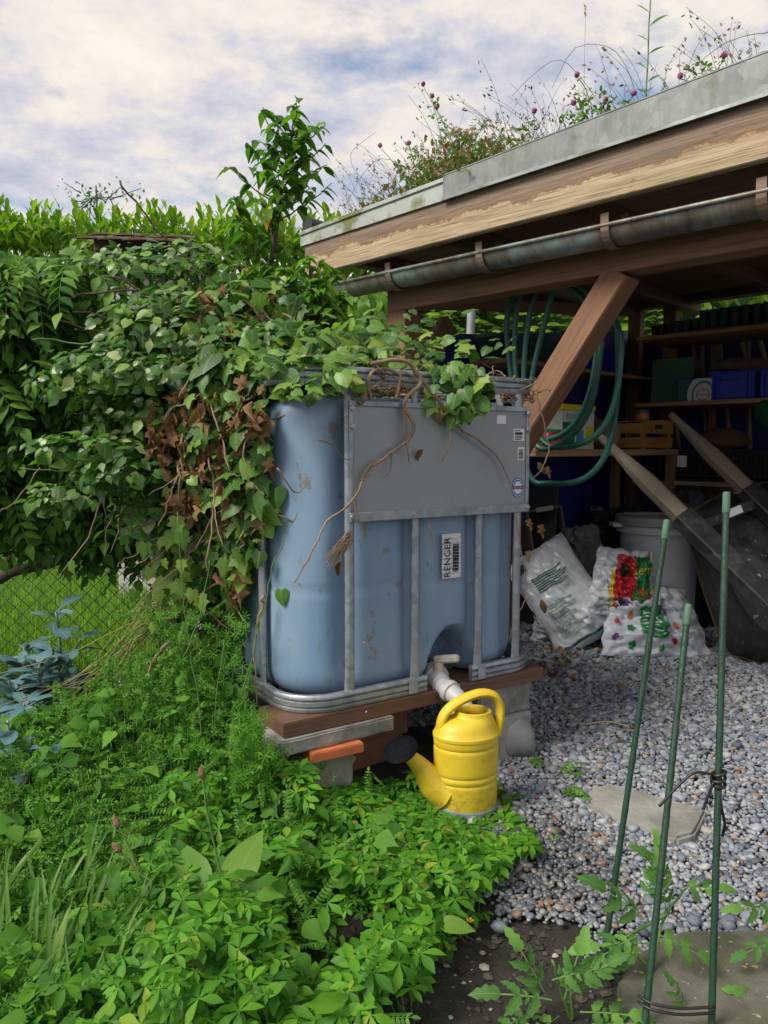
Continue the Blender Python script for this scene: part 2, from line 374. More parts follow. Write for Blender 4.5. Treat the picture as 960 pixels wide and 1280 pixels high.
def pebbles():
    # flattened spheres: 7 segments x 5 rings
    seg = 7; tv = [(0, 0, -1)]; tf = []
    for ph in (-.5, .25, .75):
        c_, s_ = math.cos(ph*1.25), math.sin(ph*1.25)
        for k in range(seg): tv.append((c_*math.cos(6.2832*k/seg), c_*math.sin(6.2832*k/seg), s_))
    tv.append((0, 0, 1)); tv = np.array(tv)
    for k in range(seg):
        l = (k+1) % seg; tf.append((0, 1+l, 1+k))
        for r in range(2): a = 1+r*seg; tf.append((a+k, a+l, a+seg+l)); tf.append((a+k, a+seg+l, a+seg+k))
        a = 1+2*seg; tf.append((a+k, a+l, 1+3*seg))
    tf = np.array(tf); pos = []; sz = []
    y = 1.5
    while y < 6.0:
        st = .0122 if y < 2.6 else (.0142 if y < 3.6 else (.018 if y < 4.4 else .04))
        x = -.2
        while x < y*.6+1.5:
            px = x+random.uniform(-.5, .5)*st; py = y+random.uniform(-.5, .5)*st
            if in_gravel(px, py):
                pos.append((px, py)); sz.append((st if px < y*.52+.16 else .03)*random.choice((.42, .5, .58, .66, .8, .95)) if random.random() > .02 else st*1.5)
            x += st if x < y*.52+.16 else .03
        y += st if y < 4.4 else .04
    n = len(pos); pos = np.array(pos); sz = np.array(sz)
    sc3 = np.stack([sz*RNG.uniform(.8, 1.4, n), sz*RNG.uniform(.7, 1.05, n), sz*RNG.uniform(.42, .75, n)], 1)
    yaw = RNG.uniform(0, 6.283, n); tl = RNG.normal(0, .28, n); tl2 = RNG.normal(0, .28, n)
    V = tv[None]*sc3[:, None, :]*(1+RNG.normal(0, .07, (n, len(tv), 1)))
    cy_, sy_ = np.cos(yaw)[:, None], np.sin(yaw)[:, None]
    X, Y, Z = V[..., 0].copy(), V[..., 1].copy(), V[..., 2].copy()
    Y, Z = Y*np.cos(tl)[:, None]-Z*np.sin(tl)[:, None], Y*np.sin(tl)[:, None]+Z*np.cos(tl)[:, None]
    X, Z = X*np.cos(tl2)[:, None]-Z*np.sin(tl2)[:, None], X*np.sin(tl2)[:, None]+Z*np.cos(tl2)[:, None]
    X, Y = X*cy_-Y*sy_, X*sy_+Y*cy_
    und = np.array([.008*mnoise.noise(Vector((a*2.2, b*2.2, 5)))+.006 for a, b in pos])
    V = np.stack([X+pos[:, 0:1], Y+pos[:, 1:2], Z+(und+sz*.5+RNG.uniform(0, .006, n))[:, None]], 2)
    F = tf[None]+(np.arange(n)*len(tv))[:, None, None]
    me = bpy.data.meshes.new('gravel'); me.vertices.add(n*len(tv)); me.vertices.foreach_set('co', V.reshape(-1))
    nf = n*len(tf); me.loops.add(nf*3); me.polygons.add(nf)
    me.loops.foreach_set('vertex_index', F.reshape(-1)); me.polygons.foreach_set('loop_start', np.arange(nf)*3)
    me.update(calc_edges=True); me.shade_smooth(); me.materials.append(PEB)
    print('pebbles', n, 'tris', nf)
    link('gravel', me, label='grey blue river pebble gravel spread between tank and open shed', cat='gravel', kind='stuff')
pebbles()

# ================================================================== shed (local axes: s along the open front, d into the shed)
SO = Vector((.10, 3.87, 0)); SM = Matrix.Translation(SO) @ RZ(R(-45))
def S(s, d, z): return SM @ Vector((s, d, z))
_a = Vector((.7071, -.7071, 0)); _b = Vector((.7071, .7071, 0))
def PS(u, v, d):                       # ray meets plane d = const; returns world point
    r = ray(u, v); k = (d-(CAM-SO).dot(_b))/r.dot(_b); return CAM+r*k
def PW(u, v, s):
    r = ray(u, v); k = (s-(CAM-SO).dot(_a))/r.dot(_a); return CAM+r*k
def SL(p): return SM.inverted() @ Vector(p)
shed = thing('open_shed', 'open timber lean-to shed with planted roof, zinc edging and copper gutter', 'shed', SO)
dF = -.30
p1 = PS(376, 289, dF); p2 = PS(556, 224, dF); p3 = PS(962, 66, dF)
q1 = PS(376, 308, dF); q2 = PS(556, 253, dF); q3 = PS(962, 119, dF)
w1 = PS(424, 334, dF); w3 = PS(962, 196, dF)
sl = [SL(x) for x in (p1, p2, p3, q1, q2, q3, w1, w3)]
s0, s1, s2_ = sl[0].x, sl[1].x, sl[2].x
SE = 3.9                                # right end of the shed along s
def lin(a, b, s): return a.z+(b.z-a.z)*(s-a.x)/(b.x-a.x)
def ztop(s): return lin(sl[0], sl[2], s)
def zmid(s): return lin(sl[3], sl[5], s)
def zlow(s): return lin(sl[6], sl[7], s)
def quadbox(name, sa, sb, zl, zh, d0, d1, m, bev=.002, parent=shed, **k):
    vs = []
    for d in (d0, d1):
        for s in (sa, sb): vs += [(s, d, zl(s)), (s, d, zh(s))]
    mb = MB().add(vs, [(0, 2, 3, 1), (4, 5, 7, 6), (0, 1, 5, 4), (2, 6, 7, 3), (1, 3, 7, 5), (0, 4, 6, 2)])
    return mb.obj(name, m, parent, SM, bevel=bev, **k)
# fascia: two zinc edgings over a weathered board
e1 = quadbox('metal_edging', s0, s1+.02, lambda s: zmid(s)-.002, lambda s: ztop(s)-.012, dF-.004, dF+.004, ALGAE_ZINC, .001)
quadbox('edge_fold', s0, s1+.01, lambda s: ztop(s)-.026, lambda s: ztop(s)-.006, dF-.012, dF+.03, ALGAE_ZINC, .003, parent=e1)
e2 = quadbox('metal_edging', s1, SE, zmid, ztop, dF-.012, dF-.002, ZINC, .001)
quadbox('edge_fold', s1, SE, lambda s: ztop(s)-.003, lambda s: ztop(s)+.004, dF-.014, dF+.05, ZINC, .002, parent=e2)
quadbox('drip_edge', s1-.003, SE, lambda s: zmid(s)-.007, lambda s: zmid(s)+.006, dF-.018, dF-.013, GALV_OLD, .001, parent=e2)
FW, t_, b_ = newmat('peeling fascia board')
_v = coords(t_, 'Object'); _sx = t_.nodes.new('ShaderNodeSeparateXYZ'); t_.links.new(_v, _sx.inputs[0])
_kz = (zlow(2.)-zlow(0.))/2.
_h = math_node(t_, 'SUBTRACT', math_node(t_, 'SUBTRACT', _sx.outputs[2], zlow(0.)), math_node(t_, 'MULTIPLY', _sx.outputs[0], _kz))
_e = math_node(t_, 'ADD', _h, math_node(t_, 'MULTIPLY', math_node(t_, 'SUBTRACT', noise_tex(t_, coords(t_, 'Object', (1, 1, .6)), 4, 12, .72, .2), .5), .22))
_gr = noise_tex(t_, coords(t_, 'Object', (1.4, 40, 40)), 1.6, 6, .62, .7)
_gf = noise_tex(t_, coords(t_, 'Object', (4, 160, 160)), 1.5, 3, .6, .2)
_pale = mixc(t_, ramp(t_, _gr, [(.35, 0), (.65, 1)]), (.52, .41, .27), (.38, .275, .165))
_dark = mixc(t_, ramp(t_, _gr, [(.35, 0), (.65, 1)]), (.30, .22, .155), (.17, .125, .09))
_edge = ramp(t_, _e, [(.080, 0), (.094, 1)])
_c = mixc(t_, _edge, _pale, _dark)
_c = mixc(t_, ramp(t_, _e, [(.078, 0), (.085, .8), (.0851, .8), (.10, 0)]), _c, (.30, .16, .065))
_c = mixc(t_, ramp(t_, _gf, [(.45, 0), (.70, .75)]), _c, (.12, .08, .05))
_c = mixc(t_, ramp(t_, noise_tex(t_, coords(t_, 'Object', (1, 2, 2)), 9, 5, .7), [(.64, 0), (.72, .8)]), _c, (.11, .075, .05))
_c = mixc(t_, math_node(t_, 'MULTIPLY', ramp(t_, noise_tex(t_, _v, 3, 5, .6), [(.5, 0), (.7, .7)]), ramp(t_, _h, [(0, 1), (.06, 0)])), _c, (.25, .24, .08))
setin(t_, b_.inputs['Base Color'], _c); b_.inputs['Roughness'].default_value = .8
bump(t_, b_, math_node(t_, 'ADD', math_node(t_, 'MULTIPLY', _edge, .8), _gf), .6, .004)
quadbox('fascia_board', s0+.02, SE, zlow, lambda s: zmid(s)+.02, dF+.006, dF+.045, FW, .004)
RD = 2.62                                # roof depth
quadbox('roof_deck', s0+.05, SE, lambda s: zmid(s)-.01, lambda s: zmid(s)+.06, dF+.047, RD, DTIMBER, .003)
quadbox('verge_board', s0, s0+.03, lambda s: zmid(s)-.03, lambda s: ztop(s)-.02, dF+.05, RD, DTIMBER, .003)
# rafters carrying the deck
for i in range(7):
    s = s0+.12+i*.62
    quadbox('rafter', s, s+.07, lambda s: zmid(s)-.085, lambda s: zmid(s)-.012, dF+.06, RD-.02, DTIMBER, .003)
# front beam, posts, brace
zb = (SL(PS(510, 386, 0)).z+SL(PS(790, 346, 0)).z)/2
print('beam underside', zb, 'roof', ztop(0), zmid(0), zlow(0))
def SB(name, a, b, wd, h, m, **k):      # beam between two shed-local points
    return beam(name, S(*a), S(*b), wd, h, m, shed, **k)
SB('front_beam', (-.06, 0, zb+.085), (SE, 0, zb+.085), .12, .17, TIMBER)
SB('corner_post', (0, 0, .02), (0, 0, zb-.001), .12, .12, TIMBER, up=tuple(_b))
SB('end_post', (SE-.1, 0, .0), (SE-.1, 0, zb-.001), .12, .12, TIMBER, up=tuple(_b))
# raking brace from beam to corner post
btop = PS(772, 352, -.0); bfoot = PS(668, 520, -.0); bd = (bfoot-btop).normalized()
_tt = ((S(.06, 0, 0)-btop).dot(_a))/bd.dot(_a)
brc = beam('brace', btop-bd*.04, btop+bd*(_tt-.02), .115, .108, TIMBER, shed, up=(0, 0, 1), bevel=.006)
# second and rear beams, side rail, rear posts
SB('middle_beam', (.5, 1.25, zb+.33), (SE, 1.25, zb+.33), .12, .10, DTIMBER)
dB = 2.4
SB('rear_beam', (-.1, dB, zb+.345), (SE, dB, zb+.345), .12, .08, DTIMBER)
zr0 = SL(PW(560, 391, 0)).z; zr1 = SL(PW(770, 389, 0)).z
SB('side_rail', (0, .062, zr0+.02), (0, dB-.062, zr1+.03), .05, .065, TIMBER)
SB('side_brace', (0, .07, zb-.30), (0, .34, zb-.02), .06, .11, DTIMBER)
for s in (.0, .26, 1.1, 2.0, 2.9):
    SB('rear_post', (s, dB, 0), (s, dB, zb+.304), .09, .07, TIMBER if s < .3 else DTIMBER, up=tuple(_b))
SB('middle_post', (1.62, 1.25, 0), (1.62, 1.25, zb+.279), .08, .08, TIMBER, up=tuple(_b))
# gutter: half-round channel with hooks
dG = -.17
g1 = SL(PS(436, 359, dG)); g2 = SL(PS(952, 252, dG))
gz = lambda s: g1.z+(g2.z-g1.z)*(s-g1.x)/(g2.x-g1.x)
gr = .062
mb = MB(); ring = []
N = 14
def gpt(s, r):
    return [(s, dG+r*math.cos(a), gz(s)+.01+r*math.sin(a)) for a in [math.pi+math.pi*k/N for k in range(N+1)]]
secs = [g1.x-.22+(SE-g1.x+.22)*k/30 for k in range(31)]
vs = []; fs = []; m2 = 2*(N+1)
for s in secs: vs += gpt(s, gr) + gpt(s, gr-.004)[::-1]
for i in range(30):
    for k in range(m2):
        l = (k+1) % m2; fs.append((i*m2+k, i*m2+l, (i+1)*m2+l, (i+1)*m2+k))
fs += [tuple(range(m2-1, -1, -1)), tuple(30*m2+k for k in range(m2))]
mb.add(vs, fs)
gut = mb.obj('gutter', COPPER, shed, SM, smooth='auto')
MB().tube([(s, dG-gr-.004, gz(s)+.012) for s in secs], .009, 8).obj('rolled_edge', COPPER, gut, SM, smooth=True)
for u_, v_ in ((486, 350), (600, 324), (757, 290), (953, 240), (1300, 150)):
    s = SL(PS(u_, v_, dG-gr)).x if u_ < 1200 else 3.2
    mb = MB(); path = [(s, dG+(gr+.004)*math.cos(a), gz(s)+.01+(gr+.004)*math.sin(a)) for a in [math.pi+math.pi*k/12 for k in range(13)]]
    path = [(s, dG-gr-.006, gz(s)+.05)] + path + [(s, dG+gr+.004, gz(s)+.08)]
    vs = []; fs = []
    for p in path:
        q = Vector((0, p[1]-dG, p[2]-gz(s)-.01)); q = q.normalized()*.006
        vs += [(s-.016, p[1], p[2]), (s+.016, p[1], p[2]), (s+.016, p[1]+q.y, p[2]+q.z), (s-.016, p[1]+q.y, p[2]+q.z)]
    for i in range(len(path)-1):
        for k in range(4): l = (k+1) % 4; fs.append((i*4+k, i*4+l, i*4+4+l, i*4+4+k))
    fs += [(3, 2, 1, 0), tuple(4*(len(path)-1)+k for k in range(4))]
    mb.add(vs, fs); br = mb.obj('gutter_hook', COPPER_B, gut, SM)
# short plank ceiling edge: roof substrate
ROOFSOIL = M('roof substrate', (.12, .09, .06), (.07, .055, .04), 12, .95, 0, .8, 40)
quadbox('roof_substrate', s0+.06, SE-.02, lambda s: zmid(s)+.062, lambda s: ztop(s)-.03, dF+.05, RD-.05, ROOFSOIL, 0)
# blue sheeting closing the left side and the rear
BLUE = M('blue tarpaulin', (.016, .036, .24), (.012, .026, .17), 2.5, .55, 0, .5, 9)
zt0 = SL(PW(510, 423, -.04)).z; zt1 = SL(PW(780, 412, -.04)).z
def tarp(name, a, b, za, zb_, horiz=0):
    vs = []; fs = []; nx, nz = 26, 14
    for i in range(nx+1):
        f = i/nx
        for j in range(nz+1):
            g = j/nz; p = Vector(a)*(1-f)+Vector(b)*f; z = (za+(zb_-za)*f)*g + .02
            wv = .018*mnoise.noise(Vector((f*7, g*3, 2)))+.01*math.sin(f*26)
            nrm = Vector((-(b[1]-a[1]), b[0]-a[0], 0)).normalized()
            vs.append((p.x+nrm.x*wv, p.y+nrm.y*wv, z+.02*g*mnoise.noise(Vector((f*5, 0, 8)))))
    for i in range(nx):
        for j in range(nz): k = i*(nz+1)+j; fs.append((k, k+nz+1, k+nz+2, k+1))
    return MB().add(vs, fs).obj(name, BLUE, shed, SM, smooth=True)
tarp('tarpaulin', (-.10, .02, 0), (-.10, dB+.16, 0), zt0, zt1)
tarp('tarpaulin', (-.16, dB+.10, 0), (SE, dB+.10, 0), SL(PS(800, 425, dB)).z+.02, SL(PS(800, 425, dB)).z-.12)
# shelves on the rear wall and the bench
SHELFW = wood('shelf board', (.42, .27, .14), (.32, .19, .10), (.15, .09, .05))
zs1 = SL(PS(880, 413, dB-.55)).z; zs2 = SL(PS(900, 499, dB-.60)).z; zs3 = SL(PS(900, 603, dB-.6)).z
print('shelves', zs1, zs2, zs3)
for z in (zs1, zs2, zs3):
    SB('shelf', (.30, dB-.32, z-.014), (SE-.2, dB-.32, z-.014), .52, .026, SHELFW)
for s in (.6, 1.35, 2.1, 2.85):
    SB('shelf_leg', (s, dB-.09, 0), (s, dB-.09, zs1-.03), .04, .05, DTIMBER, up=tuple(_b))
# shelf hung along the left side, level with the side rail's lower strut
zl = SL(PW(770, 472, .12)).z
SB('side_shelf', (.10, .55, zl), (.10, dB-.06, zl), .26, .024, SHELFW)
# ================================================================== water tank (local x along front, y into, z up)
TZ = .322; TA = R(33.4); TO = Vector((-.262, 2.215, TZ)); TM = T(*TO) @ RZ(TA)
TW, TL, TH = .985, 1.18, 1.04
tank = thing('water_tank', 'blue grey plastic water container in a galvanised cage, overgrown with ivy', 'water tank', TO)
BOTTLE, t_, b_ = newmat('blue grey polyethylene')
_v = coords(t_, 'Object'); _n = noise_tex(t_, coords(t_, 'Object', (1.5, 1.5, .5)), 2.5, 6, .6)
_c = mixc(t_, ramp(t_, _n, [(.35, 0), (.65, 1)]), (.165, .27, .42), (.23, .335, .455))
_sp = ramp(t_, noise_tex(t_, coords(t_, 'Object', (1, 1, .6)), 17, 5, .7), [(.61, 0), (.65, .8)])
_c = mixc(t_, _sp, _c, (.20, .17, .12))
_sp = ramp(t_, noise_tex(t_, coords(t_, 'Object', (9, 9, .7)), 4, 5, .6), [(.56, 0), (.75, .45)])
_c = mixc(t_, _sp, _c, (.27, .33, .38))
setin(t_, b_.inputs['Base Color'], _c); b_.inputs['Roughness'].default_value = .42
b_.inputs['Subsurface Weight'].default_value = 0.0
bump(t_, b_, noise_tex(t_, _v, 8, 4, .5), .12, .01)
VX = .545
def rrect(x0, y0, x1, y1, r, n=10, seg=20):
    out = []
    cs = [((x1-r, y0+r), -90), ((x1-r, y1-r), 0), ((x0+r, y1-r), 90), ((x0+r, y0+r), 180)]
    arcs = []
    for (c_, a0) in cs:
        arcs.append([(Vector((c_[0]+r*math.cos(R(a0+90*k/n)), c_[1]+r*math.sin(R(a0+90*k/n)), 0)), Vector((math.cos(R(a0+90*k/n)), math.sin(R(a0+90*k/n)), 0))) for k in range(n+1)])
    for i in range(4):
        out += arcs[i]
        a = arcs[i][-1]; b = arcs[(i+1) % 4][0]
        for k in range(1, seg): out.append((a[0].lerp(b[0], k/seg), a[1]))
    return out                       # starts on the front, right-hand end, going round counter-clockwise
def bottle():
    mb = MB(); rows = []
    per = rrect(.012, .012, TW-.012, TL-.012, .21, 14, 44)
    zs = [.012+.945*k/54 for k in range(55)]
    H = .945
    vs = []
    for z in zs:
        h = (z-.012)/H
        e = 0.0
        rb = .09
        if h*H < rb: e = rb-math.sqrt(max(0, rb*rb-(rb-h*H)**2))
        if (1-h)*H < .07: e = max(e, .07-math.sqrt(max(0, .07**2-(.07-(1-h)*H)**2)))
        for p, n in per:
            q = p - n*e*.8
            inn = 0
            if n.y < -.9:            # front: valve arch and shallow vertical panels
                a = (p.x-.605)/.105; g = (z-.02)/.165
                rr = math.hypot(a, max(g, 0)); inn += .15*(lambda q: q*q*(3-2*q))(1-min(1, max(0, (rr-.62)/.55)))
                for xb in (.187, .434, .70, .875):
                    inn += .038*math.exp(-((p.x-xb)/.036)**2)*min(1, h*8)*min(1, (1-h)*8)
                inn += -.010*math.cos((p.x-.06)/.875*math.pi*7)*0
            elif n.y > .9 or abs(n.x) > .9:
                cc = p.x if abs(n.y) > .9 else p.y
                inn += .010*(.5+.5*math.cos(cc*2*math.pi/.24))
            inn += -.006*mnoise.noise(Vector((p.x*4, p.y*4, z*3)))
            inn += .004*math.exp(-((z-.36)/.006)**2)
            vs.append((q.x-n.x*inn, q.y-n.y*inn, z))
    m = len(per); fs = []
    for i in range(len(zs)-1):
        for k in range(m): l = (k+1) % m; fs.append((i*m+k, i*m+l, (i+1)*m+l, (i+1)*m+k))
    fs += [tuple(range(m-1, -1, -1)), tuple((len(zs)-1)*m+k for k in range(m))]
    return mb.add(vs, fs).obj('bottle', BOTTLE, tank, TM, smooth='auto')
bot = bottle()
CH = [(a, b*.80) for a, b in [(-.004, 0), (.010, 0), (.014, .006), (.014, .016), (.007, .021), (.014, .027), (.014, .041), (.007, .046), (.014, .052), (.014, .062), (.010, .068), (-.004, .068)]]
per = rrect(0, 0, TW, TL, .13, 12, 14)
MB().sweep([(p+Vector((0, 0, TH-.055)), n) for p, n in per], CH).obj('top_rail', GALV, tank, TM, smooth='auto')
# bottom rail is open in front of the tap
def front_cut(x): return Vector((x, 0, 0)), Vector((0, -1, 0))
i0 = next(i for i, (p, n) in enumerate(per) if n.y < -.99 and False) if False else 0
arc_to_right = [q for q in per]
path = [front_cut(.665), front_cut(.76)] + [q for q in arc_to_right if not (q[1].y < -.999 and .13 < q[0].x < TW-.131)] 
path = path + [front_cut(.2), front_cut(.34), front_cut(.475)]
bl = MB().sweep(path, CH, closed=False).obj('bottom_rail', GALV, tank, TM, smooth='auto')
for xa in (.40, .69):
    MB().box((xa, -.0175, .004), (xa+.035, -.0145, .052)).obj('rail_clip', GALV, bl, TM, bevel=.001)
def bar(p0, p1, nrm, flat0=True):
    pts = [Vector(p0).lerp(Vector(p1), k/12) for k in range(13)]; vs = []; fs = []
    nrm = Vector(nrm); sd_ = Vector((0, 0, 1)).cross(nrm)
    for i, p in enumerate(pts):
        e = max(0, 1-min(i, 12-i)/1.4); rw = .0155+.006*e; rn = .013*(1-e*.7)
        for k in range(10):
            a = 2*math.pi*k/10; vs.append(p+sd_*rw*math.cos(a)+nrm*(rn*math.sin(a)))
    for i in range(12):
        for k in range(10): l = (k+1) % 10; fs.append((i*10+k, i*10+l, (i+1)*10+l, (i+1)*10+k))
    fs += [tuple(range(9, -1, -1)), tuple(120+k for k in range(10))]
    return MB().add(vs, fs).obj('cage_bar', GALV, tank, TM, smooth='auto')
for x in (.187, .434, .70, .875): bar((x, -.001, .012), (x, -.001, TH-.012), (0, -1, 0))
for x in (.2, .4, .6, .8): bar((x, TL+.001, .012), (x, TL+.001, TH-.012), (0, 1, 0))
for y in (.22, .42, .63, .84, 1.0):
    bar((-.001, y, .012), (-.001, y, TH-.012), (-1, 0, 0)); bar((TW+.001, y, .012), (TW+.001, y, TH-.012), (1, 0, 0))
# steel panel
def face(u, v):                       # ray meets the front plane y_local = -.02 ; returns local point
    Mi = TM.inverted(); c = Mi @ CAM; r = Mi.to_3x3() @ ray(u, v); k = (-.02-c.y)/r.y; return c+r*k
fa, fb, fc, fd = face(442, 502), face(659, 510), face(442, 652), face(659, 632)
print('panel', fa, fb, fc, fd, 'tap', face(548, 848), 'rim', face(440, 457), face(670, 474), 'bot', face(437, 885), face(662, 822))
px0, px1 = .178, .905; pz1 = (fa.z+fb.z)/2; pz0 = (fc.z+fd.z)/2
PANEL = M('dull galvanised panel', (.36, .405, .425), (.30, .34, .36), 3, .48, .6, .06, 80, dirt=(.36, .39, .40), dscale=9, dlo=.6, dhi=.8)
pan = MB().box((px0, -.0195, pz0), (px1, -.0155, pz1)).obj('front_panel', PANEL, tank, TM, bevel=.001)
for lo, hi in (((px0-.003, -.027, pz0-.012), (px1+.003, -.0197, pz0+.018)), ((px0-.003, -.0245, pz1-.014), (px1+.003, -.0197, pz1+.004)),
               ((px0-.003, -.024, pz0+.0182), (px0+.012, -.0197, pz1-.0142)), ((px1-.012, -.024, pz0+.0182), (px1+.003, -.0197, pz1-.0142))):
    MB().box(lo, hi).obj('panel_fold', GALV, pan, TM, bevel=.0028)
for x in (px0+.006, px1-.006):
    for z in (pz0+.004, pz1-.02, (pz0+pz1)/2+.1):
        MB().lathe([(.0, .0), (.009, .0), (.008, .004), (0, .005)], 10, T(x, -.027, z) @ RX(R(90))).obj('bolt', GALV, pan, TM, smooth='auto')
# stickers on the panel and bottle
def sticker(name, u0, v0, u1, v1, rows, m=WHITEP, y=-.0203):
    a = face(u0, v0); b = face(u1, v1)
    st = MB().box((a.x, y-.0006, b.z), (b.x, y, a.z)).obj(name, m, pan, TM)
    mb = MB(); W_ = b.x-a.x; H_ = a.z-b.z
    for (x0, x1, z0, z1) in rows: mb.box((a.x+W_*x0, y-.0009, b.z+H_*z0), (a.x+W_*x1, y-.00065, b.z+H_*z1))
    mb.obj('print', INK, st, TM)
    return st
txt = [(.12, .45, .82, .9), (.5, .62, .8, .92), (.12, .85, .5, .72), (.12, .8, .34, .42), (.12, .85, .2, .28), (.12, .7, .08, .14)]
sticker('sticker', 642, 536, 655, 551, txt)
sticker('sticker', 647, 559, 655, 575, [(.15, .85, .1+.1*k, .14+.1*k+random.uniform(0, .04)) for k in range(8)])
sticker('sticker', 621, 519, 632, 530, [])
c_ = face(647, 609.5); BLUEINK = M('blue ink', (.02, .13, .45), None, 5, .4, 0, 0)
def disc(rx, rz, y0, y1, m, name, parent, n=32, inner=0):
    mb = MB()
    vs = []; fs = []
    for y in (y0, y1):
        for k in range(n):
            a = 2*math.pi*k/n; vs.append((c_.x+rx*math.cos(a), y, c_.z+rz*math.sin(a)))
    fs = [tuple(range(n)), tuple(range(2*n-1, n-1, -1))]+[(k, n+k, n+(k+1) % n, (k+1) % n) for k in range(n)]
    return mb.add(vs, fs).obj(name, m, parent, TM)
ov = disc(.0275, .0345, -.0212, -.0203, BLUEINK, 'round_sticker', pan)
disc(.0245, .031, -.0215, -.02125, WHITEP, 'print', ov); disc(.022, .0285, -.0218, -.02155, BLUEINK, 'print', ov); disc(.0185, .0225, -.0221, -.02185, WHITEP, 'print', ov)
MB().box((c_.x-.024, -.0226, c_.z-.005), (c_.x+.024, -.0222, c_.z+.006)).obj('print', INK, ov, TM)
link('print', text_mesh('RECYCLING', .0085, WHITEP, sx=.9), ov, TM @ T(c_.x, -.0229, c_.z) @ RX(R(90)))
# torn barcode label on the bottle
a = face(556, 668); b = face(580, 722)
LBL = M('peeling label', (.72, .73, .74), (.55, .56, .58), 30, .7, 0, .5, 60)
lb = MB()
nz = 9
for k in range(nz):
    z0 = b.z+(a.z-b.z)*k/nz; z1 = b.z+(a.z-b.z)*(k+.90)/nz
    lb.box((a.x+random.uniform(0, .004), -.004+random.uniform(-.001, .001), z0), (b.x-random.uniform(0, .004), -.0028, z1))
lb = lb.obj('barcode_label', LBL, bot, TM)
mb = MB()
for k in range(26):
    z = b.z+(a.z-b.z)*(.14+.62*k/26); mb.box((a.x+(b.x-a.x)*.56, -.0062, z), (a.x+(b.x-a.x)*.86, -.0056, z+.0016+.0014*(k % 3)))
mb.obj('print', INK, lb, TM)
link('print', text_mesh('RENGER', .036, INK), lb, TM @ T(a.x+(b.x-a.x)*.29, -.0064, (a.z+b.z)/2-.005) @ RX(R(90)) @ RZ(R(90)))
# tap and grey outlet pipe
PVC = M('grey white pvc', (.58, .59, .60), (.48, .49, .49), 9, .45, 0, .1, 40, dirt=(.3, .27, .2), dscale=12, dlo=.6, dhi=.8)
LEVER = M('chalky lever', (.56, .53, .47), (.42, .39, .33), 20, .8, 0, .5, 50, dirt=(.22, .18, .12), dscale=14)
tp = P(540, 838, 2.60); tq = P(553, 857, 2.50)
valve = MB().tube([tp, tp.lerp(tq, .8), tq], .034, 18).obj('valve', PVC, tank, None, smooth='auto')
MB().tube([tp.lerp(tq, .35), tp.lerp(tq, .5)], .043, 18).obj('collar', PVC, valve, None, smooth='auto')
can_in = P(586, 900, 2.40)
e_ = P(565, 866, 2.46); f_ = P(578, 880, 2.43)
pp = smooth_path([tq+(tp-tq)*.05, tq.lerp(e_, .5), e_, f_, can_in+Vector((0, 0, .0))], 5)
MB().tube(pp, .030, 18).obj('outlet_pipe', PVC, valve, None, smooth='auto')
MB().tube([pp[6], pp[10]], .037, 18).obj('pipe_socket', PVC, valve, None, smooth='auto')
st0 = tp.lerp(tq, .62); st1 = P(548, 826, st0.y)
MB().tube([st0, st0+Vector((0, 0, .062))], .017, 12).obj('valve_stem', LEVER, valve, None, smooth='auto')
h0 = st0+Vector((-.006, 0, .070)); h1 = P(574, 820, st0.y-.03); h1.z = h0.z+.012
beam('lever', h0+(h0-h1)*.14, h1, .028, .026, LEVER, valve, bevel=.007)

# ------------------------------------------------------------------ stand under the tank
def TB(name, lo, hi, m, label, cat, tilt=0, bevel=.006, group=None, jit=.0):
    mb = MB().box(lo, hi); me_o = mb.obj(name, m, None, None, bevel=bevel)
    bpy.data.objects.remove(me_o); me = bpy.data.meshes[-1] if False else None
def block(name, lo, hi, m, label, cat, rz=0, group=None, rough=.004, sub=4, base=TM, bev=.0):
    """rough-edged block in the tank's axes; own origin at its base"""
    cx_, cy_ = (lo[0]+hi[0])/2, (lo[1]+hi[1])/2; dx, dy, dz = hi[0]-lo[0], hi[1]-lo[1], hi[2]-lo[2]
    bm = bmesh.new(); bmesh.ops.create_cube(bm, size=1)
    bmesh.ops.subdivide_edges(bm, edges=bm.edges[:], cuts=sub, use_grid_fill=True)
    sd_ = random.uniform(0, 90)
    for v in bm.verts:
        v.co = Vector((v.co.x*dx, v.co.y*dy, (v.co.z+.5)*dz))
        n_ = mnoise.noise_vector(v.co*22+Vector((sd_, 0, 0)))+mnoise.noise_vector(v.co*7+Vector((sd_, 9, 0)))
        kz = 1 if 1e-6 < v.co.z < dz-1e-6 else .0
        v.co += Vector((n_.x*rough, n_.y*rough, n_.z*rough*kz))
        # ease the corners
    bmesh.ops.bevel(bm, geom=[e for e in bm.edges if e.calc_face_angle(0) > .9], offset=max(.003, rough*.9), segments=2, affect='EDGES')
    me = bpy.data.meshes.new(name); bm.to_mesh(me); bm.free(); me.materials.append(m); me.shade_smooth(); me.set_sharp_from_angle(angle=R(50))
    W = base @ T(cx_, cy_, lo[2]-(TZ if base is TM else 0)) @ RZ(rz)
    return link(name, me, None, W, label, cat, group)
zp = TZ-.045
block('wooden_plank', (-.05, -.022, zp), (.56, .16, TZ-.001), PLANK, 'brown plank under the tank corner, resting on pale slab', 'plank', rough=.002)
block('wooden_plank', (.565, -.02, zp), (1.0, .17, TZ-.001), PLANK, 'brown plank under the tank behind the watering can', 'plank', rough=.002)
block('wooden_plank', (-.06, .95, zp), (1.05, 1.15, TZ-.001), PLANK, 'brown plank under the rear of the tank', 'plank', rough=.002)
block('concrete_slab', (-.075, -.04, zp-.047), (.33, .17, zp-.001), CONC, 'thin pale broken concrete slab above an orange tile', 'slab', rough=.006, sub=6)
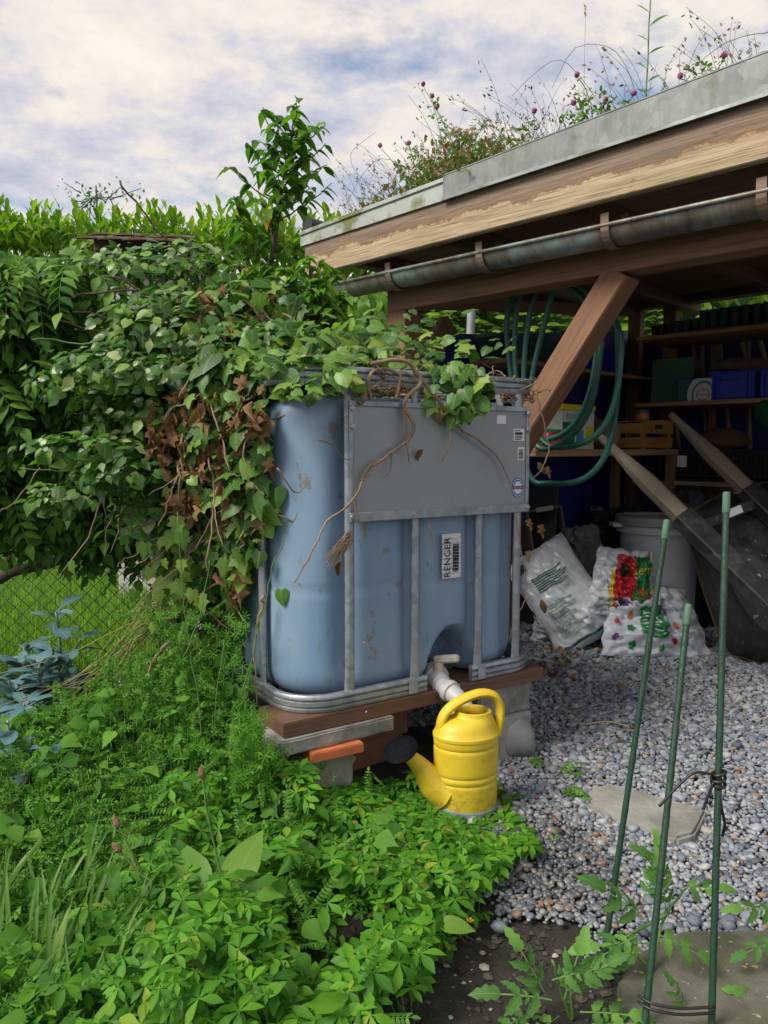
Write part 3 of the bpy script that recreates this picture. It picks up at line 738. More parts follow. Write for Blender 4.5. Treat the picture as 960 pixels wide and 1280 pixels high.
block('terracotta_tile', (.03, -.065, zp-.078), (.20, .14, zp-.048), TERRA, 'orange terracotta tile between pale slab and stone block', 'tile', R(-3), rough=.0015)
block('stone_block', (.0, -.04, 0), (.16, .13, zp-.079), LIMEST, 'pitted stone block carrying the orange tile', 'stone', R(4), rough=.012, sub=6)
block('concrete_block', (.72, .01, .165), (.965, .22, zp-.001), CONC, 'upper grey concrete block under the tank beside the gravel', 'concrete block', rough=.006, sub=5)
block('concrete_block', (.76, -.015, 0), (.95, .2, .164), CONC, 'lower grey concrete block on the gravel under the tank', 'concrete block', R(2), rough=.006, sub=5)
block('brick', (.30, .22, .20), (.56, .33, zp-.001), BRICKM, 'old brick topping the pile in the hollow under the tank', 'brick', rough=.004)
block('brick', (.33, .23, 0), (.55, .34, .095), BRICKM, 'lowest old brick of the pile under the tank', 'brick', R(5), rough=.004)
block('brick', (.31, .22, .096), (.56, .34, .199), BRICKM, 'old brick in the middle of the pile under the tank', 'brick', R(-3), rough=.004)
block('stone_block', (.0, .95, 0), (.25, 1.15, zp-.001), LIMEST, 'stone block under the rear plank below the ivy', 'stone', rough=.01)
block('concrete_block', (.75, .95, 0), (1.0, 1.15, zp-.001), CONC, 'concrete block under the rear plank of the tank', 'concrete block', rough=.006)
def boulder(name, c, r, m, label, cat, seed=0, flat=.5):
    bm = bmesh.new(); bmesh.ops.create_icosphere(bm, subdivisions=3, radius=1)
    for v in bm.verts:
        n_ = 1+.22*mnoise.noise(v.co*1.3+Vector((seed, 0, 0)))+.06*mnoise.noise(v.co*4+Vector((seed, 0, 0)))
        v.co = Vector((v.co.x*r[0]*n_, v.co.y*r[1]*n_, max(-.85, v.co.z*n_)*r[2]))
    zm = min(v.co.z for v in bm.verts)
    for v in bm.verts: v.co.z -= zm
    me = bpy.data.meshes.new(name); bm.to_mesh(me); bm.free(); me.materials.append(m); me.shade_smooth()
    return link(name, me, None, T(*c), label, cat)
g = G(640, 945); boulder('boulder', (g.x, g.y, 0), (.085, .07, .085), STONE, 'rounded grey stone on gravel beside watering can', 'stone', 3)
# ================================================================== leaves
class Tpl:
    def __init__(s, name, v, f, uv, m=None): s.name = name; s.v = np.array(v, float); s.f = f; s.uv = np.array(uv, float); s.cache = {}
    def mesh(s, mat):
        k = mat.name
        if k not in s.cache: s.cache[k] = build_mesh(s.name, s.v, s.f, s.uv, mat)
        return s.cache[k]
def build_mesh(name, V, faces, UV, mat):
    me = bpy.data.meshes.new(name); me.vertices.add(len(V)); me.vertices.foreach_set('co', np.asarray(V, np.float32).reshape(-1))
    if isinstance(faces, tuple): li, ls = faces
    else:
        li = np.array([i for f in faces for i in f]); ls = np.cumsum([0]+[len(f) for f in faces])[:-1]
    me.loops.add(len(li)); me.polygons.add(len(ls))
    me.loops.foreach_set('vertex_index', li.astype(np.int32)); me.polygons.foreach_set('loop_start', ls.astype(np.int32))
    uvl = me.uv_layers.new(name='UVMap'); uvl.data.foreach_set('uv', np.asarray(UV, np.float32)[li].reshape(-1))
    me.update(calc_edges=True); me.shade_smooth(); me.materials.append(mat); return me
def blade(widths, fold=.25, curve=.25, L=1.0, wob=0.0, off=(0, 0), ang=0, tilt=0):
    """leaflet along +y with a midrib; returns verts, faces, uv"""
    n = len(widths); v = []; f = []; uv = []
    for i, wd in enumerate(widths):
        t = i/(n-1); y = L*t; z = -curve*L*t*t; zf = fold*wd*L
        wz = wob*L*math.sin(i*2.1)
        for sgn in (-1, 0, 1):
            v.append((sgn*wd*L, y, z+(zf if sgn else 0)+(wz*sgn))); uv.append((sgn*1.0*min(1, wd*3+.0), t))
    for i in range(n-1):
        for k in (0, 1): a = i*3+k; f.append((a, a+1, a+4, a+3))
    v = np.array(v); ca, sa = math.cos(ang), math.sin(ang)
    if tilt:
        y, z = v[:, 1].copy(), v[:, 2].copy(); v[:, 1] = y*math.cos(tilt)-z*math.sin(tilt); v[:, 2] = y*math.sin(tilt)+z*math.cos(tilt)
    x, y = v[:, 0].copy(), v[:, 1].copy(); v[:, 0] = x*ca-y*sa+off[0]; v[:, 1] = x*sa+y*ca+off[1]
    return v, f, uv
def combine(parts, name):
    V = []; F = []; U = []; o = 0
    for v, f, u in parts:
        V += [tuple(q) for q in v]; U += list(u); F += [tuple(i+o for i in q) for q in f]; o = len(V)
    return Tpl(name, V, F, U)
def single(name, widths, **k): v, f, u = blade(widths, **k); return Tpl(name, v, f, u)
OVAL = (.015, .16, .24, .22, .12, .004)
POINT = (.012, .15, .25, .24, .17, .09, .002)
NARROW = (.01, .07, .09, .08, .05, .002)
L_oval = single('leaf', OVAL, curve=.18)
L_point = single('leaf', POINT, curve=.35, fold=.35)
L_point2 = single('leaf', (.012, .19, .31, .29, .2, .1, .002), curve=.2, fold=.2, wob=.015)
L_laurel = single('leaf', (.012, .12, .18, .19, .14, .01), curve=.12, fold=.3)
L_kale = single('leaf', (.03, .05, .14, .20, .19, .10), curve=.3, fold=.15, wob=.02)
L_dock = single('leaf', (.03, .14, .22, .25, .24, .18, .10, .01), curve=.35, fold=.18, wob=.02)
L_heart = single('leaf', (.10, .34, .38, .30, .18, .07, .004), curve=.2, fold=.15, wob=.02)
L_grass = single('blade', (.03, .03, .028, .024, .016, .002), curve=.45, fold=.5)
L_lawn = single('blade', (.022, .018, .001), curve=.25, fold=.3)
def ivy_tpl(var=0):
    if var == 0: pol = [(0, 0, .02), (-.20, -.13, .0), (-.42, .02, -.06), (-.36, .22, -.02), (-.52, .42, -.08), (-.27, .50, 0), (-.17, .72, -.03), (0, 1.0, -.12)]
    else: pol = [(0, 0, .02), (-.25, -.15, 0), (-.46, .05, -.05), (-.47, .3, -.06), (-.36, .55, -.04), (-.2, .76, -.05), (0, .95, -.12)]
    v = [(0, .34, .05)]; uv = [(0, .34)]
    left = pol; right = [(-x, y, z) for x, y, z in pol[1:-1]][::-1]
    for p in left+right: v.append(p); uv.append((p[0], p[1]))
    m = len(v)-1; f = [(0, 1+(k+1) % m, 1+k) for k in range(m)]
    return Tpl('leaf', v, f, uv)
L_ivy = ivy_tpl(0); L_ivy2 = ivy_tpl(1)
def dead_tpl():
    b = ivy_tpl(0); rr = random.Random(5)
    v = [(x*(.62 if k % 2 else .38), y*.9, z+.28*rr.uniform(-1, 1)+abs(x)*.5-.25*y*y) for k, (x, y, z) in enumerate(b.v)]
    return Tpl('dead_leaf', v, b.f, b.uv)
L_dead = dead_tpl()
L_curl = single('dead_leaf', (.02, .16, .24, .20, .13, .01), curve=.75, fold=1.3, wob=.07)
L_cinq = combine([blade((.010, .065, .14, .20, .21, .13, .02), L=1 if abs(k) < 2 else .82, curve=.25, fold=.3, ang=R(k*62), tilt=R(-6)) for k in (-2, -1, 0, 1, 2)], 'leaf')
L_whorl = combine([blade((.02, .07, .09, .02), L=random.uniform(.8, 1), curve=.15, fold=.2, ang=R(k*360/7), tilt=R(12)) for k in range(7)], 'whorl')
def pinnate(name, pairs, ll, wd, droop=.0, term=True, angle=62, L=1.0):
    parts = []
    for i in range(pairs):
        t = .16+.80*i/pairs; y = L*t
        for sg in (-1, 1):
            v, f, u = blade(wd, L=ll*(1-.25*abs(t-.45)), curve=.3, fold=.25, ang=sg*R(angle), tilt=R(-8-12*droop))
            v[:, 1] += y; v[:, 2] -= droop*t*t*L
            v[:, 1] -= droop*.25*t*t*L; parts.append((v, f, u))
    if term:
        v, f, u = blade(wd, L=ll, curve=.3, fold=.25, tilt=R(-20*droop)); v[:, 1] += L*.97-droop*.25*L; v[:, 2] -= droop*L; parts.append((v, f, u))
    ks = 6; rv = []; rf = []; ru = []
    for i in range(ks+1):
        t = i/ks
        for sg in (-1, 1): rv.append((sg*.006, L*t-droop*.25*t*t*L, -droop*t*t*L)); ru.append((0, 0))
    for i in range(ks): rf.append((2*i, 2*i+1, 2*i+3, 2*i+2))
    parts.append((np.array(rv), rf, ru))
    return combine(parts, name)
L_vetch = pinnate('leaf', 8, .17, (.03, .20, .24, .20, .06))
L_wist = pinnate('leaf', 5, .34, POINT, droop=.55)
L_small = pinnate('leaf', 6, .2, (.02, .16, .22, .14, .01), droop=.2)
def tomato_tpl():
    wd = (.02, .17, .25, .19, .26, .16, .19, .08, .004)
    parts = []
    for y, ll, a in ((.25, .36, 60), (.25, .34, -62), (.55, .38, 52), (.57, .36, -50), (.85, .5, 0), (.42, .14, 70), (.44, .14, -70)):
        v, f, u = blade(wd, L=ll, curve=.45, fold=.3, wob=.03, ang=R(a), tilt=R(-10)); v[:, 1] += y; v[:, 2] -= .25*y*y; parts.append((v, f, u))
    rv = []; rf = []; ru = []
    for i in range(5):
        t = i/4*.9
        for sg in (-1, 1): rv.append((sg*.012, t, -.25*t*t)); ru.append((0, 0))
    for i in range(4): rf.append((2*i, 2*i+1, 2*i+3, 2*i+2))
    parts.append((np.array(rv), rf, ru)); return combine(parts, 'leaf')
L_tom = tomato_tpl()

# ---- leaf materials
IVYM = leafmat('ivy leaf', [(0, (.022, .072, .014)), (.35, (.036, .115, .018)), (.65, (.065, .18, .026)), (.85, (.12, .28, .04)), (1, (.20, .36, .05))], rough=.36, trans=.25, vein=.5, veinc=(.20, .32, .10), spec=.34)
IVYY = leafmat('young ivy leaf', [(0, (.09, .22, .03)), (.6, (.15, .30, .045)), (1, (.25, .36, .06))], rough=.42, trans=.35, vein=.4, veinc=(.3, .4, .15))
ARBM = leafmat('flowering ivy leaf', [(0, (.025, .085, .014)), (.5, (.055, .16, .025)), (.75, (.12, .28, .04)), (.93, (.20, .36, .06)), (1, (.36, .44, .20))], rough=.28, trans=.25, vein=.35, veinc=(.22, .36, .10), spec=.42)
DEADM = leafmat('dead leaf', [(0, (.11, .06, .03)), (.5, (.26, .145, .07)), (1, (.42, .27, .14))], rough=.8, trans=.2, vein=.3, veinc=(.3, .18, .09), tboost=.8, spec=.1, warm=False)
WISTM = leafmat('wisteria leaf', [(0, (.03, .10, .015)), (.5, (.055, .17, .022)), (.85, (.12, .29, .035)), (1, (.20, .38, .05))], rough=.5, trans=.3, spec=.2)
LAURM = leafmat('laurel leaf', [(0, (.07, .17, .014)), (.5, (.15, .30, .025)), (1, (.27, .43, .04))], rough=.4, trans=.42, spec=.25)
SAPM = leafmat('sapling leaf', [(0, (.035, .12, .02)), (.6, (.075, .20, .028)), (1, (.14, .29, .04))], rough=.45, trans=.45, spec=.25)
SHRM = leafmat('bright shrub leaf', [(0, (.055, .17, .022)), (.6, (.11, .28, .03)), (1, (.22, .40, .045))], spec=.22, rough=.45, trans=.38)
CINQM = leafmat('cinquefoil leaf', [(0, (.040, .155, .014)), (.5, (.085, .275, .020)), (.93, (.15, .38, .028)), (.985, (.30, .38, .05)), (1, (.28, .19, .05))], rough=.45, trans=.36, vein=.25, veinc=(.2, .42, .08), spec=.22)
GALM = leafmat('goosegrass leaf', [(0, (.04, .15, .015)), (.6, (.085, .26, .025)), (1, (.16, .37, .035))], rough=.55, trans=.38, vein=.1, spec=.15)
VETM = leafmat('vetch leaf', [(0, (.04, .15, .022)), (.6, (.085, .25, .035)), (1, (.17, .36, .05))], rough=.55, trans=.38, spec=.15)
KALEM = leafmat('blue green cabbage leaf', [(0, (.06, .14, .16)), (.6, (.10, .21, .24)), (1, (.17, .30, .33))], rough=.55, trans=.15, tboost=.7, vein=.4, veinc=(.25, .36, .33), warm=False)
DOCKM = leafmat('broad weed leaf', [(0, (.05, .16, .02)), (.6, (.09, .24, .03)), (.9, (.16, .32, .04)), (1, (.35, .40, .05))], rough=.42, trans=.35, vein=.35, veinc=(.2, .38, .08), blotch=(.3, .18, .05))
GRASSM = leafmat('grass blade', [(0, (.05, .15, .025)), (.6, (.10, .25, .04)), (1, (.20, .36, .07))], rough=.5, trans=.35, vein=.2)
LAWNM = leafmat('lawn blade', [(0, (.11, .26, .02)), (.6, (.18, .38, .035)), (1, (.32, .48, .07))], rough=.6, trans=.4, vein=0)
TOMM = leafmat('tomato leaf', [(0, (.05, .16, .03)), (.6, (.09, .25, .045)), (1, (.15, .34, .06))], rough=.55, trans=.33, vein=.4, veinc=(.22, .38, .12))
REDM = leafmat('reddish roof herb', [(0, (.12, .20, .04)), (.5, (.18, .20, .05)), (.8, (.28, .10, .05)), (1, (.36, .08, .06))], rough=.6, trans=.3)
TWIG = M('brown ivy stem', (.32, .23, .14), (.20, .14, .09), 20, .85, 0, .4, 60)
TWIGD = M('dark twig', (.10, .065, .045), (.06, .04, .03), 20, .85, 0, .4, 60)
GSTEM = M('green stem', (.11, .22, .05), (.08, .16, .04), 12, .6, 0, .1, 40)
BARK = M('dark bark', (.09, .07, .05), (.05, .04, .03), 12, .9, 0, .8, 40)

ALLZ = {}
class Leaves:
    def __init__(s, tpl, mat): s.tpl = tpl; s.mat = mat; s.p = []; s.d = []; s.n = []; s.z = []
    def add(s, p, d, n, size): s.p.append(tuple(p)); s.d.append(tuple(d)); s.n.append(tuple(n)); s.z.append(size)
    def build(s, parent, nind=0, stuff_name='foliage', jit=.12):
        if not s.p: return
        p = np.array(s.p); d = np.array(s.d); n = np.array(s.n); z = np.array(s.z)
        d /= np.linalg.norm(d, axis=1)[:, None]+1e-9
        x = np.cross(d, n); x /= np.linalg.norm(x, axis=1)[:, None]+1e-9
        n = np.cross(x, d)
        B = np.stack([x, d, n], 2)*z[:, None, None]              # columns
        # which show largest: nearest leaf in each cell of the view
        rel = p+d*z[:, None]*.5-np.array([0, 0, CAM_Z]); f = rel[:, 1]*math.cos(PITCH)-rel[:, 2]*math.sin(PITCH); up = rel[:, 1]*math.sin(PITCH)+rel[:, 2]*math.cos(PITCH)
        f = np.maximum(f, .05); U = 480+FPX*rel[:, 0]/f; Vv = 640-FPX*up/f
        sc_ = z/f; sc_[(U < 0) | (U > 960) | (Vv < 0) | (Vv > 1280)] = 0
        best = {}
        for i in np.argsort(f):
            if sc_[i] <= 0: continue
            k = (int(U[i]//14), int(Vv[i]//14))
            if k not in best: best[k] = i
        vis = np.zeros(len(p)); vis[list(best.values())] = 1
        order = np.argsort(-(sc_*vis)); ind = [i for i in order[:nind] if sc_[i]*vis[i] > 0]
        me = s.tpl.mesh(s.mat) if ind else None
        for i in ind:
            m = Matrix([[B[i, r, c] for c in range(3)]+[p[i, r]] for r in range(3)]+[[0, 0, 0, 1]])
            link(s.tpl.name, me, parent, m)
        keep = np.ones(len(p), bool); keep[ind] = False
        if keep.any():
            q = p[keep]; Bk = B[keep]; m_ = len(q); tv = s.tpl.v
            V = np.einsum('nij,kj->nki', Bk, tv)+q[:, None, :]
            V += RNG.normal(0, jit*.12, V.shape)*z[keep][:, None, None]
            li0 = np.array([i for fc in s.tpl.f for i in fc]); ls0 = np.cumsum([0]+[len(fc) for fc in s.tpl.f])
            nl = ls0[-1]; li = (li0[None]+(np.arange(m_)*len(tv))[:, None]).reshape(-1); ls = (ls0[:-1][None]+(np.arange(m_)*nl)[:, None]).reshape(-1)
            UV = np.tile(s.tpl.uv, (m_, 1))
            me = build_mesh(stuff_name, V.reshape(-1, 3), (li, ls), UV, s.mat)
            link(stuff_name, me, parent, None, kind='stuff')
def rv(a=1.0): return Vector((random.gauss(0, a), random.gauss(0, a), random.gauss(0, a)))
def rdir():
    q = rv(); return q.normalized()
def ell_point(c, r, lo=.7, hi=1.05, cam_bias=True, top=False):
    while True:
        q = rdir()
        if cam_bias and q.y > .45 and random.random() < .7: continue
        if top and q.z < -.3: continue
        k = random.uniform(lo, hi); p = Vector((c[0]+q.x*r[0]*k, c[1]+q.y*r[1]*k, c[2]+q.z*r[2]*k))
        n = Vector((q.x/r[0], q.y/r[1], q.z/r[2])).normalized(); return p, n
def stem_path(pts, r0, r1, n=5, m=TWIG, name='stem', parent=None, wob=.004, seg=6):
    pp = smooth_path(pts, n)
    for i in range(1, len(pp)-1): pp[i] = pp[i]+rv(wob)
    rs = [r0+(r1-r0)*i/(len(pp)-1) for i in range(len(pp))]
    return MB().tube(pp, rs, seg).obj(name, m, parent, None, smooth=True)
def stem_into(mb, pts, r0, r1, n=4, wob=.003, seg=5):
    pp = smooth_path(pts, n)
    for i in range(1, len(pp)-1): pp[i] = pp[i]+rv(wob)
    mb.tube(pp, [r0+(r1-r0)*i/(len(pp)-1) for i in range(len(pp))], seg)
# ================================================================== ivy over the tank
TMi = TM.inverted()
BND = [(0, 460), (440, 460), (480, 447), (500, 432), (520, 388), (560, 366), (600, 350), (680, 350), (740, 336), (800, 312), (850, 300), (900, 290)]
def bnd(v):
    for (a, x), (b, y) in zip(BND, BND[1:]):
        if a <= v <= b: return x+(y-x)*(v-a)/(b-a)
    return 280
def clear_of_tank(p, over=True):
    l = TMi @ Vector(p)
    if -.02 < l.x < TW+.02 and 0 < l.y < TL and l.z < .97: return False
    u, v = PROJ(p)
    if v > 455 and u > bnd(v)+random.uniform(-12, 6) and l.y < .6: return False
    return True
ivy = thing('ivy_plant', 'dense ivy with dry brown stems climbing over left side of the tank', 'ivy', P(250, 880, 2.8)*1.0)
ivy.matrix_basis.translation.z = 0; WM[ivy] = ivy.matrix_basis.copy()
iv = Leaves(L_ivy, IVYM); iv2 = Leaves(L_ivy2, IVYM); ivY = Leaves(L_ivy, IVYY); dead = Leaves(L_dead, DEADM); dead2 = Leaves(L_curl, DEADM)
def E(u, v, Y, rx, ry, rz): return (P(u, v, Y), (rx, ry, rz))
IVE = [(E(325, 580, 2.44, .10, .13, .30), 330), (E(290, 560, 2.52, .17, .17, .36), 520), (E(225, 540, 2.72, .26, .24, .34), 560), (E(310, 470, 2.55, .24, .18, .17), 420),
       (E(255, 420, 2.78, .34, .28, .18), 500), (E(370, 440, 2.72, .26, .28, .09), 330), (E(245, 730, 2.66, .15, .17, .24), 260), (E(330, 385, 2.95, .30, .28, .12), 320),
       (E(300, 680, 2.55, .10, .14, .25), 260)]
for (c, r), n in IVE:
    k = 0; tries = 0
    while k < n and tries < n*6:
        tries += 1
        p, nr = ell_point(c, r, .55, 1.08)
        if not clear_of_tank(p): continue
        nr = (nr*.7+Vector((-.15, -.5, .35))+rv(.5)).normalized()
        d = (Vector((random.gauss(0, .5), random.gauss(0, .3), -1))+rv(.25)); d = d-nr*d.dot(nr)
        sz = random.choice((.03, .038, .045, .052, .06, .07, .082))
        rr = random.random()
        L = iv if rr < .48 else (iv2 if rr < .76 else ivY)
        u, v = PROJ(p)
        if 185 < u < 335 and 480 < v < 770 and random.random() < .20+.9*mnoise.noise(p*9):
            (dead if random.random() < .55 else dead2).add(p+nr*.02, Vector((random.gauss(0, .4), -.3, -1)), nr+rv(.5), random.uniform(.03, .085)); k += .35; continue
        if random.random() < .08: (dead if random.random() < .55 else dead2).add(p, d, nr, random.uniform(.025, .06)); continue
        L.add(p, d, nr, sz); k += 1
# clump over the front rim
for k in range(74):
    q = rdir(); c = P(572, 487, 2.47); p = c+Vector((q.x*.105, q.y*.045, q.z*.085))
    l = TMi @ p
    if l.y > -.03 and l.z < 1.04: p = p-TM.to_3x3() @ Vector((0, l.y+.035, 0))
    nr = (Vector((-.2, -.9, .45))+rv(.35)).normalized(); d = Vector((random.gauss(0, .6), -.1, -1))
    (iv2 if k % 3 else ivY).add(p, d-nr*d.dot(nr), nr, random.choice((.035, .045, .055)))
for (u, v, Y, n, rx, rz) in ((555, 445, 2.66, 50, .16, .045), (495, 440, 2.62, 26, .14, .03), (425, 470, 2.38, 14, .06, .03), (400, 455, 2.42, 46, .13, .05), (440, 425, 2.8, 60, .2, .06), (398, 495, 2.30, 40, .06, .05), (375, 500, 2.28, 40, .05, .05), (425, 485, 2.28, 24, .04, .03), (345, 468, 2.30, 34, .05, .03)):
    for k in range(n):
        c = P(u, v, Y); p = c+Vector((random.gauss(0, rx*.6), random.gauss(0, .09), abs(random.gauss(0, rz))))
        l = TMi @ p
        if l.z < 1.05 and 0 < l.x < TW and l.y > -.03: p.z += 1.055-l.z
        nr = (Vector((-.1, -.5, .8))+rv(.35)).normalized(); d = Vector((random.gauss(0, 1), -.5, -.3))
        (ivY if k % 3 == 0 else iv2).add(p, d-nr*d.dot(nr), nr, random.choice((.034, .045, .055)))
for k in range(230):                                        # ivy lying over the tank top behind the front rim
    l = Vector((random.uniform(.0, .80), random.uniform(.06, .95), 1.04+random.uniform(.01, .07))); p = TM @ l
    nr = (Vector((-.1, -.55, .8))+rv(.35)).normalized(); d = Vector((random.gauss(0, 1), -.5, -.3))
    (ivY if k % 4 == 0 else iv2).add(p, d-nr*d.dot(nr), nr, random.choice((.04, .05, .06)))
for u, v in ((310, 640), (325, 690), (352, 738), (330, 655), (345, 610), (300, 860), (345, 480)):
    p = P(u, v, 2.34); (iv2).add(p, Vector((random.gauss(0, .4), -.2, -1)), Vector((-.3, -.9, .4)), random.uniform(.05, .075))
for (u, v) in ((672, 578), (683, 585), (660, 690), (657, 745), (655, 655), (607, 497), (535, 512), (516, 562), (640, 648), (415, 700)):
    c = P(u, v, 2.30+max(0, (u-440))*.0022); l = TMi @ c; c = c-TM.to_3x3() @ Vector((0, l.y+.04, 0)) if u < 660 else P(u, v, 2.72)
    (dead if random.random() < .55 else dead2).add(c, Vector((random.gauss(0, .5), -.2, -1)), Vector((-.2, -1, .2)), random.uniform(.025, .055))
for k in range(60):                                          # brown patch in the upper mass
    u, v = random.choice(((258, 375), (205, 540), (225, 520), (250, 505), (310, 600), (240, 620), (215, 560)))
    p = P(u+random.gauss(0, 13), v+random.gauss(0, 15), 2.42 if v > 450 else 2.62); (dead if random.random() < .55 else dead2).add(p, Vector((random.gauss(0, .5), -.3, -1)), Vector((-.1, -.9, .4))+rv(.5), random.uniform(.035, .085))
# yellow-green vine leaves low on the left of the mass
for k in range(40):
    p = P(random.gauss(215, 26), random.uniform(630, 790), 2.42)+rv(.04); ivY.add(p, Vector((random.gauss(0, .5), -.2, -1)), Vector((-.2, -.9, .5))+rv(.3), random.choice((.035, .045, .06)))
iv.build(ivy, 150); iv2.build(ivy, 90); ivY.build(ivy, 60); dead.build(ivy, 90, 'dead_foliage'); dead2.build(ivy, 60, 'curled_foliage')
# woody stems, inner tangle and hanging vines on the tank front
def onface(u, v, out=.03):
    l = face(u, v); return TM @ Vector((l.x, -.02-out, l.z))
VINES = [([(515, 462), (520, 480), (500, 505), (512, 530), (505, 552), (480, 568), (455, 590), (437, 625), (405, 652), (385, 690), (365, 727)], .0075, .002),
         ([(460, 455), (500, 452), (520, 472), (545, 505), (565, 532), (592, 550), (620, 575), (632, 605)], .0075, .0018),
         ([(560, 530), (557, 556), (549, 576)], .004, .0015), ([(502, 506), (501, 545), (509, 580)], .0045, .0014),
         ([(468, 575), (455, 585), (448, 600), (461, 592)], .003, .001), ([(487, 568), (482, 590), (476, 597)], .003, .001),
         ([(440, 625), (443, 650), (452, 655)], .004, .001), ([(440, 470), (450, 490), (447, 505)], .012, .008), ([(460, 500), (455, 478), (470, 462), (495, 470), (490, 500)], .006, .005),
         ([(665, 490), (672, 520), (682, 560), (672, 585), (660, 600)], .004, .0012), ([(640, 640), (648, 700), (655, 740), (640, 770), (632, 800)], .0025, .001),
         ([(343, 585), (365, 615), (382, 603)], .003, .001), ([(395, 550), (410, 555), (425, 572), (438, 574)], .003, .001), ([(533, 655), (535, 680), (533, 690)], .003, .002), ([(451, 802), (463, 812), (466, 822)], .003, .001)]
for pts, r0, r1 in VINES: stem_path([onface(u, v, .016+.006*(i % 2)) for i, (u, v) in enumerate(pts)], r0, r1, 5, TWIG, 'vine', ivy, .0015, 7)
tang = MB()
for k in range(150):                                        # dry tangle between bottle top and rim, along the front and over the top
    x0 = random.uniform(.12, .95); y0 = random.uniform(-.01, .6) if k > 60 else random.uniform(-.012, .05)
    p0 = Vector((x0, y0, random.uniform(.965, 1.03))); pts = [p0]
    for j in range(4): pts.append(pts[-1]+Vector((random.gauss(0, .05), random.gauss(0, .02), random.gauss(0, .022))))
    for q in pts: q.z = max(q.z, .962)
    stem_into(tang, [TM @ q for q in pts], random.uniform(.0015, .005), .001)
for k in range(26):                                         # fibrous root bundle at the cage bar
    a = onface(436+random.uniform(-4, 4), 668+random.uniform(-8, 8), .012); b = onface(406+random.uniform(-4, 14), 705+random.uniform(-12, 8), .012)
    stem_into(tang, [a, a.lerp(b, .5)+rv(.006), b], .0018, .0008)
tang.obj('dry_tangle', TWIG, ivy, None, smooth=True, kind='stuff')
inner = MB()
for k in range(420):
    (c, r), _ = random.choice(IVE); p, n_ = ell_point(c, r, .3, 1.0)
    if not clear_of_tank(p): continue
    pts = [p]
    d = Vector((random.gauss(0, 1), random.gauss(0, .4), -1.2)).normalized()
    ok = True
    for j in range(4):
        q = pts[-1]+d*random.uniform(.04, .10)+rv(.02)
        if not clear_of_tank(q): ok = False; break
        pts.append(q)
    if len(pts) > 2: stem_into(inner, pts, random.uniform(.003, .008), .0015)
inner.obj('inner_stems', TWIG, ivy, None, smooth=True, kind='stuff')
for pts in ([(330, 745), (322, 780), (318, 830), (322, 880)], [(250, 640), (290, 655), (322, 630), (338, 615)], [(262, 590), (300, 610), (345, 640), (372, 655)], [(270, 600), (275, 560), (300, 520), (345, 530)], [(210, 640), (250, 560), (310, 540), (390, 500)], [(235, 700), (240, 620), (270, 560)]):
    stem_path([P(u, v, 2.33+.0016*max(0, 330-u)) for u, v in pts], .006, .002, 5, TWIG, 'stem', ivy, .004, 7)
for pts in ([(150, 226), (185, 275), (225, 315), (262, 350), (300, 385)], [(90, 390), (170, 400), (260, 420)], [(60, 400), (140, 415), (240, 405)], [(70, 375), (160, 360), (260, 385)], [(130, 345), (200, 370), (280, 400)], [(110, 430), (180, 425), (250, 445)], [(300, 330), (260, 385), (190, 410)], [(120, 500), (190, 470), (260, 455)]):
    stem_path([P(u, v, 2.75-.0006*(300-u)) for u, v in pts], .004, .0022, 5, TWIGD, 'bare_twig', ivy, .006, 6)

# arborescent ivy branch reaching left
arb = thing('ivy_branch', 'glossy ivy branches reaching left in front of the wisteria', 'ivy', (-.62, 2.75, 0))
al = Leaves(L_point2, ARBM); al2 = Leaves(L_ivy2, ARBM)
for (c, r), n in ((E(215, 420, 2.62, .26, .2, .15), 430), (E(140, 470, 2.5, .26, .18, .10), 380), (E(180, 515, 2.55, .2, .16, .12), 300), (E(95, 560, 2.38, .18, .14, .05), 130), (E(150, 590, 2.42, .15, .14, .06), 180), (E(75, 620, 2.32, .10, .10, .05), 70), (E(190, 640, 2.55, .14, .12, .12), 180), (E(200, 345, 2.9, .26, .2, .08), 200), (E(215, 322, 3.0, .25, .2, .05), 150), (E(150, 335, 2.9, .2, .2, .06), 140)):
    for k in range(n):
        p, nr = ell_point(c, r, .5, 1.08)
        if not clear_of_tank(p): continue
        nr = (nr*.6+Vector((-.1, -.4, .7))+rv(.35)).normalized(); d = Vector((random.gauss(-.4, .7), random.gauss(-.2, .4), random.gauss(-.3, .4)))
        (al if k % 3 else al2).add(p, d-nr*d.dot(nr), nr, random.choice((.026, .032, .038, .045, .054)))
al.build(arb, 150); al2.build(arb, 50)
for pts in ([(330, 560), (250, 570), (170, 585), (90, 590), (25, 585)], [(300, 500), (220, 500), (140, 480), (60, 455)], [(280, 440), (200, 450), (120, 430), (40, 425)], [(240, 640), (190, 600), (140, 595)]):
    stem_path([P(u, v, 2.45+.0006*u-.03) for u, v in pts], .006, .002, 5, GSTEM, 'stem', arb, .005, 6)

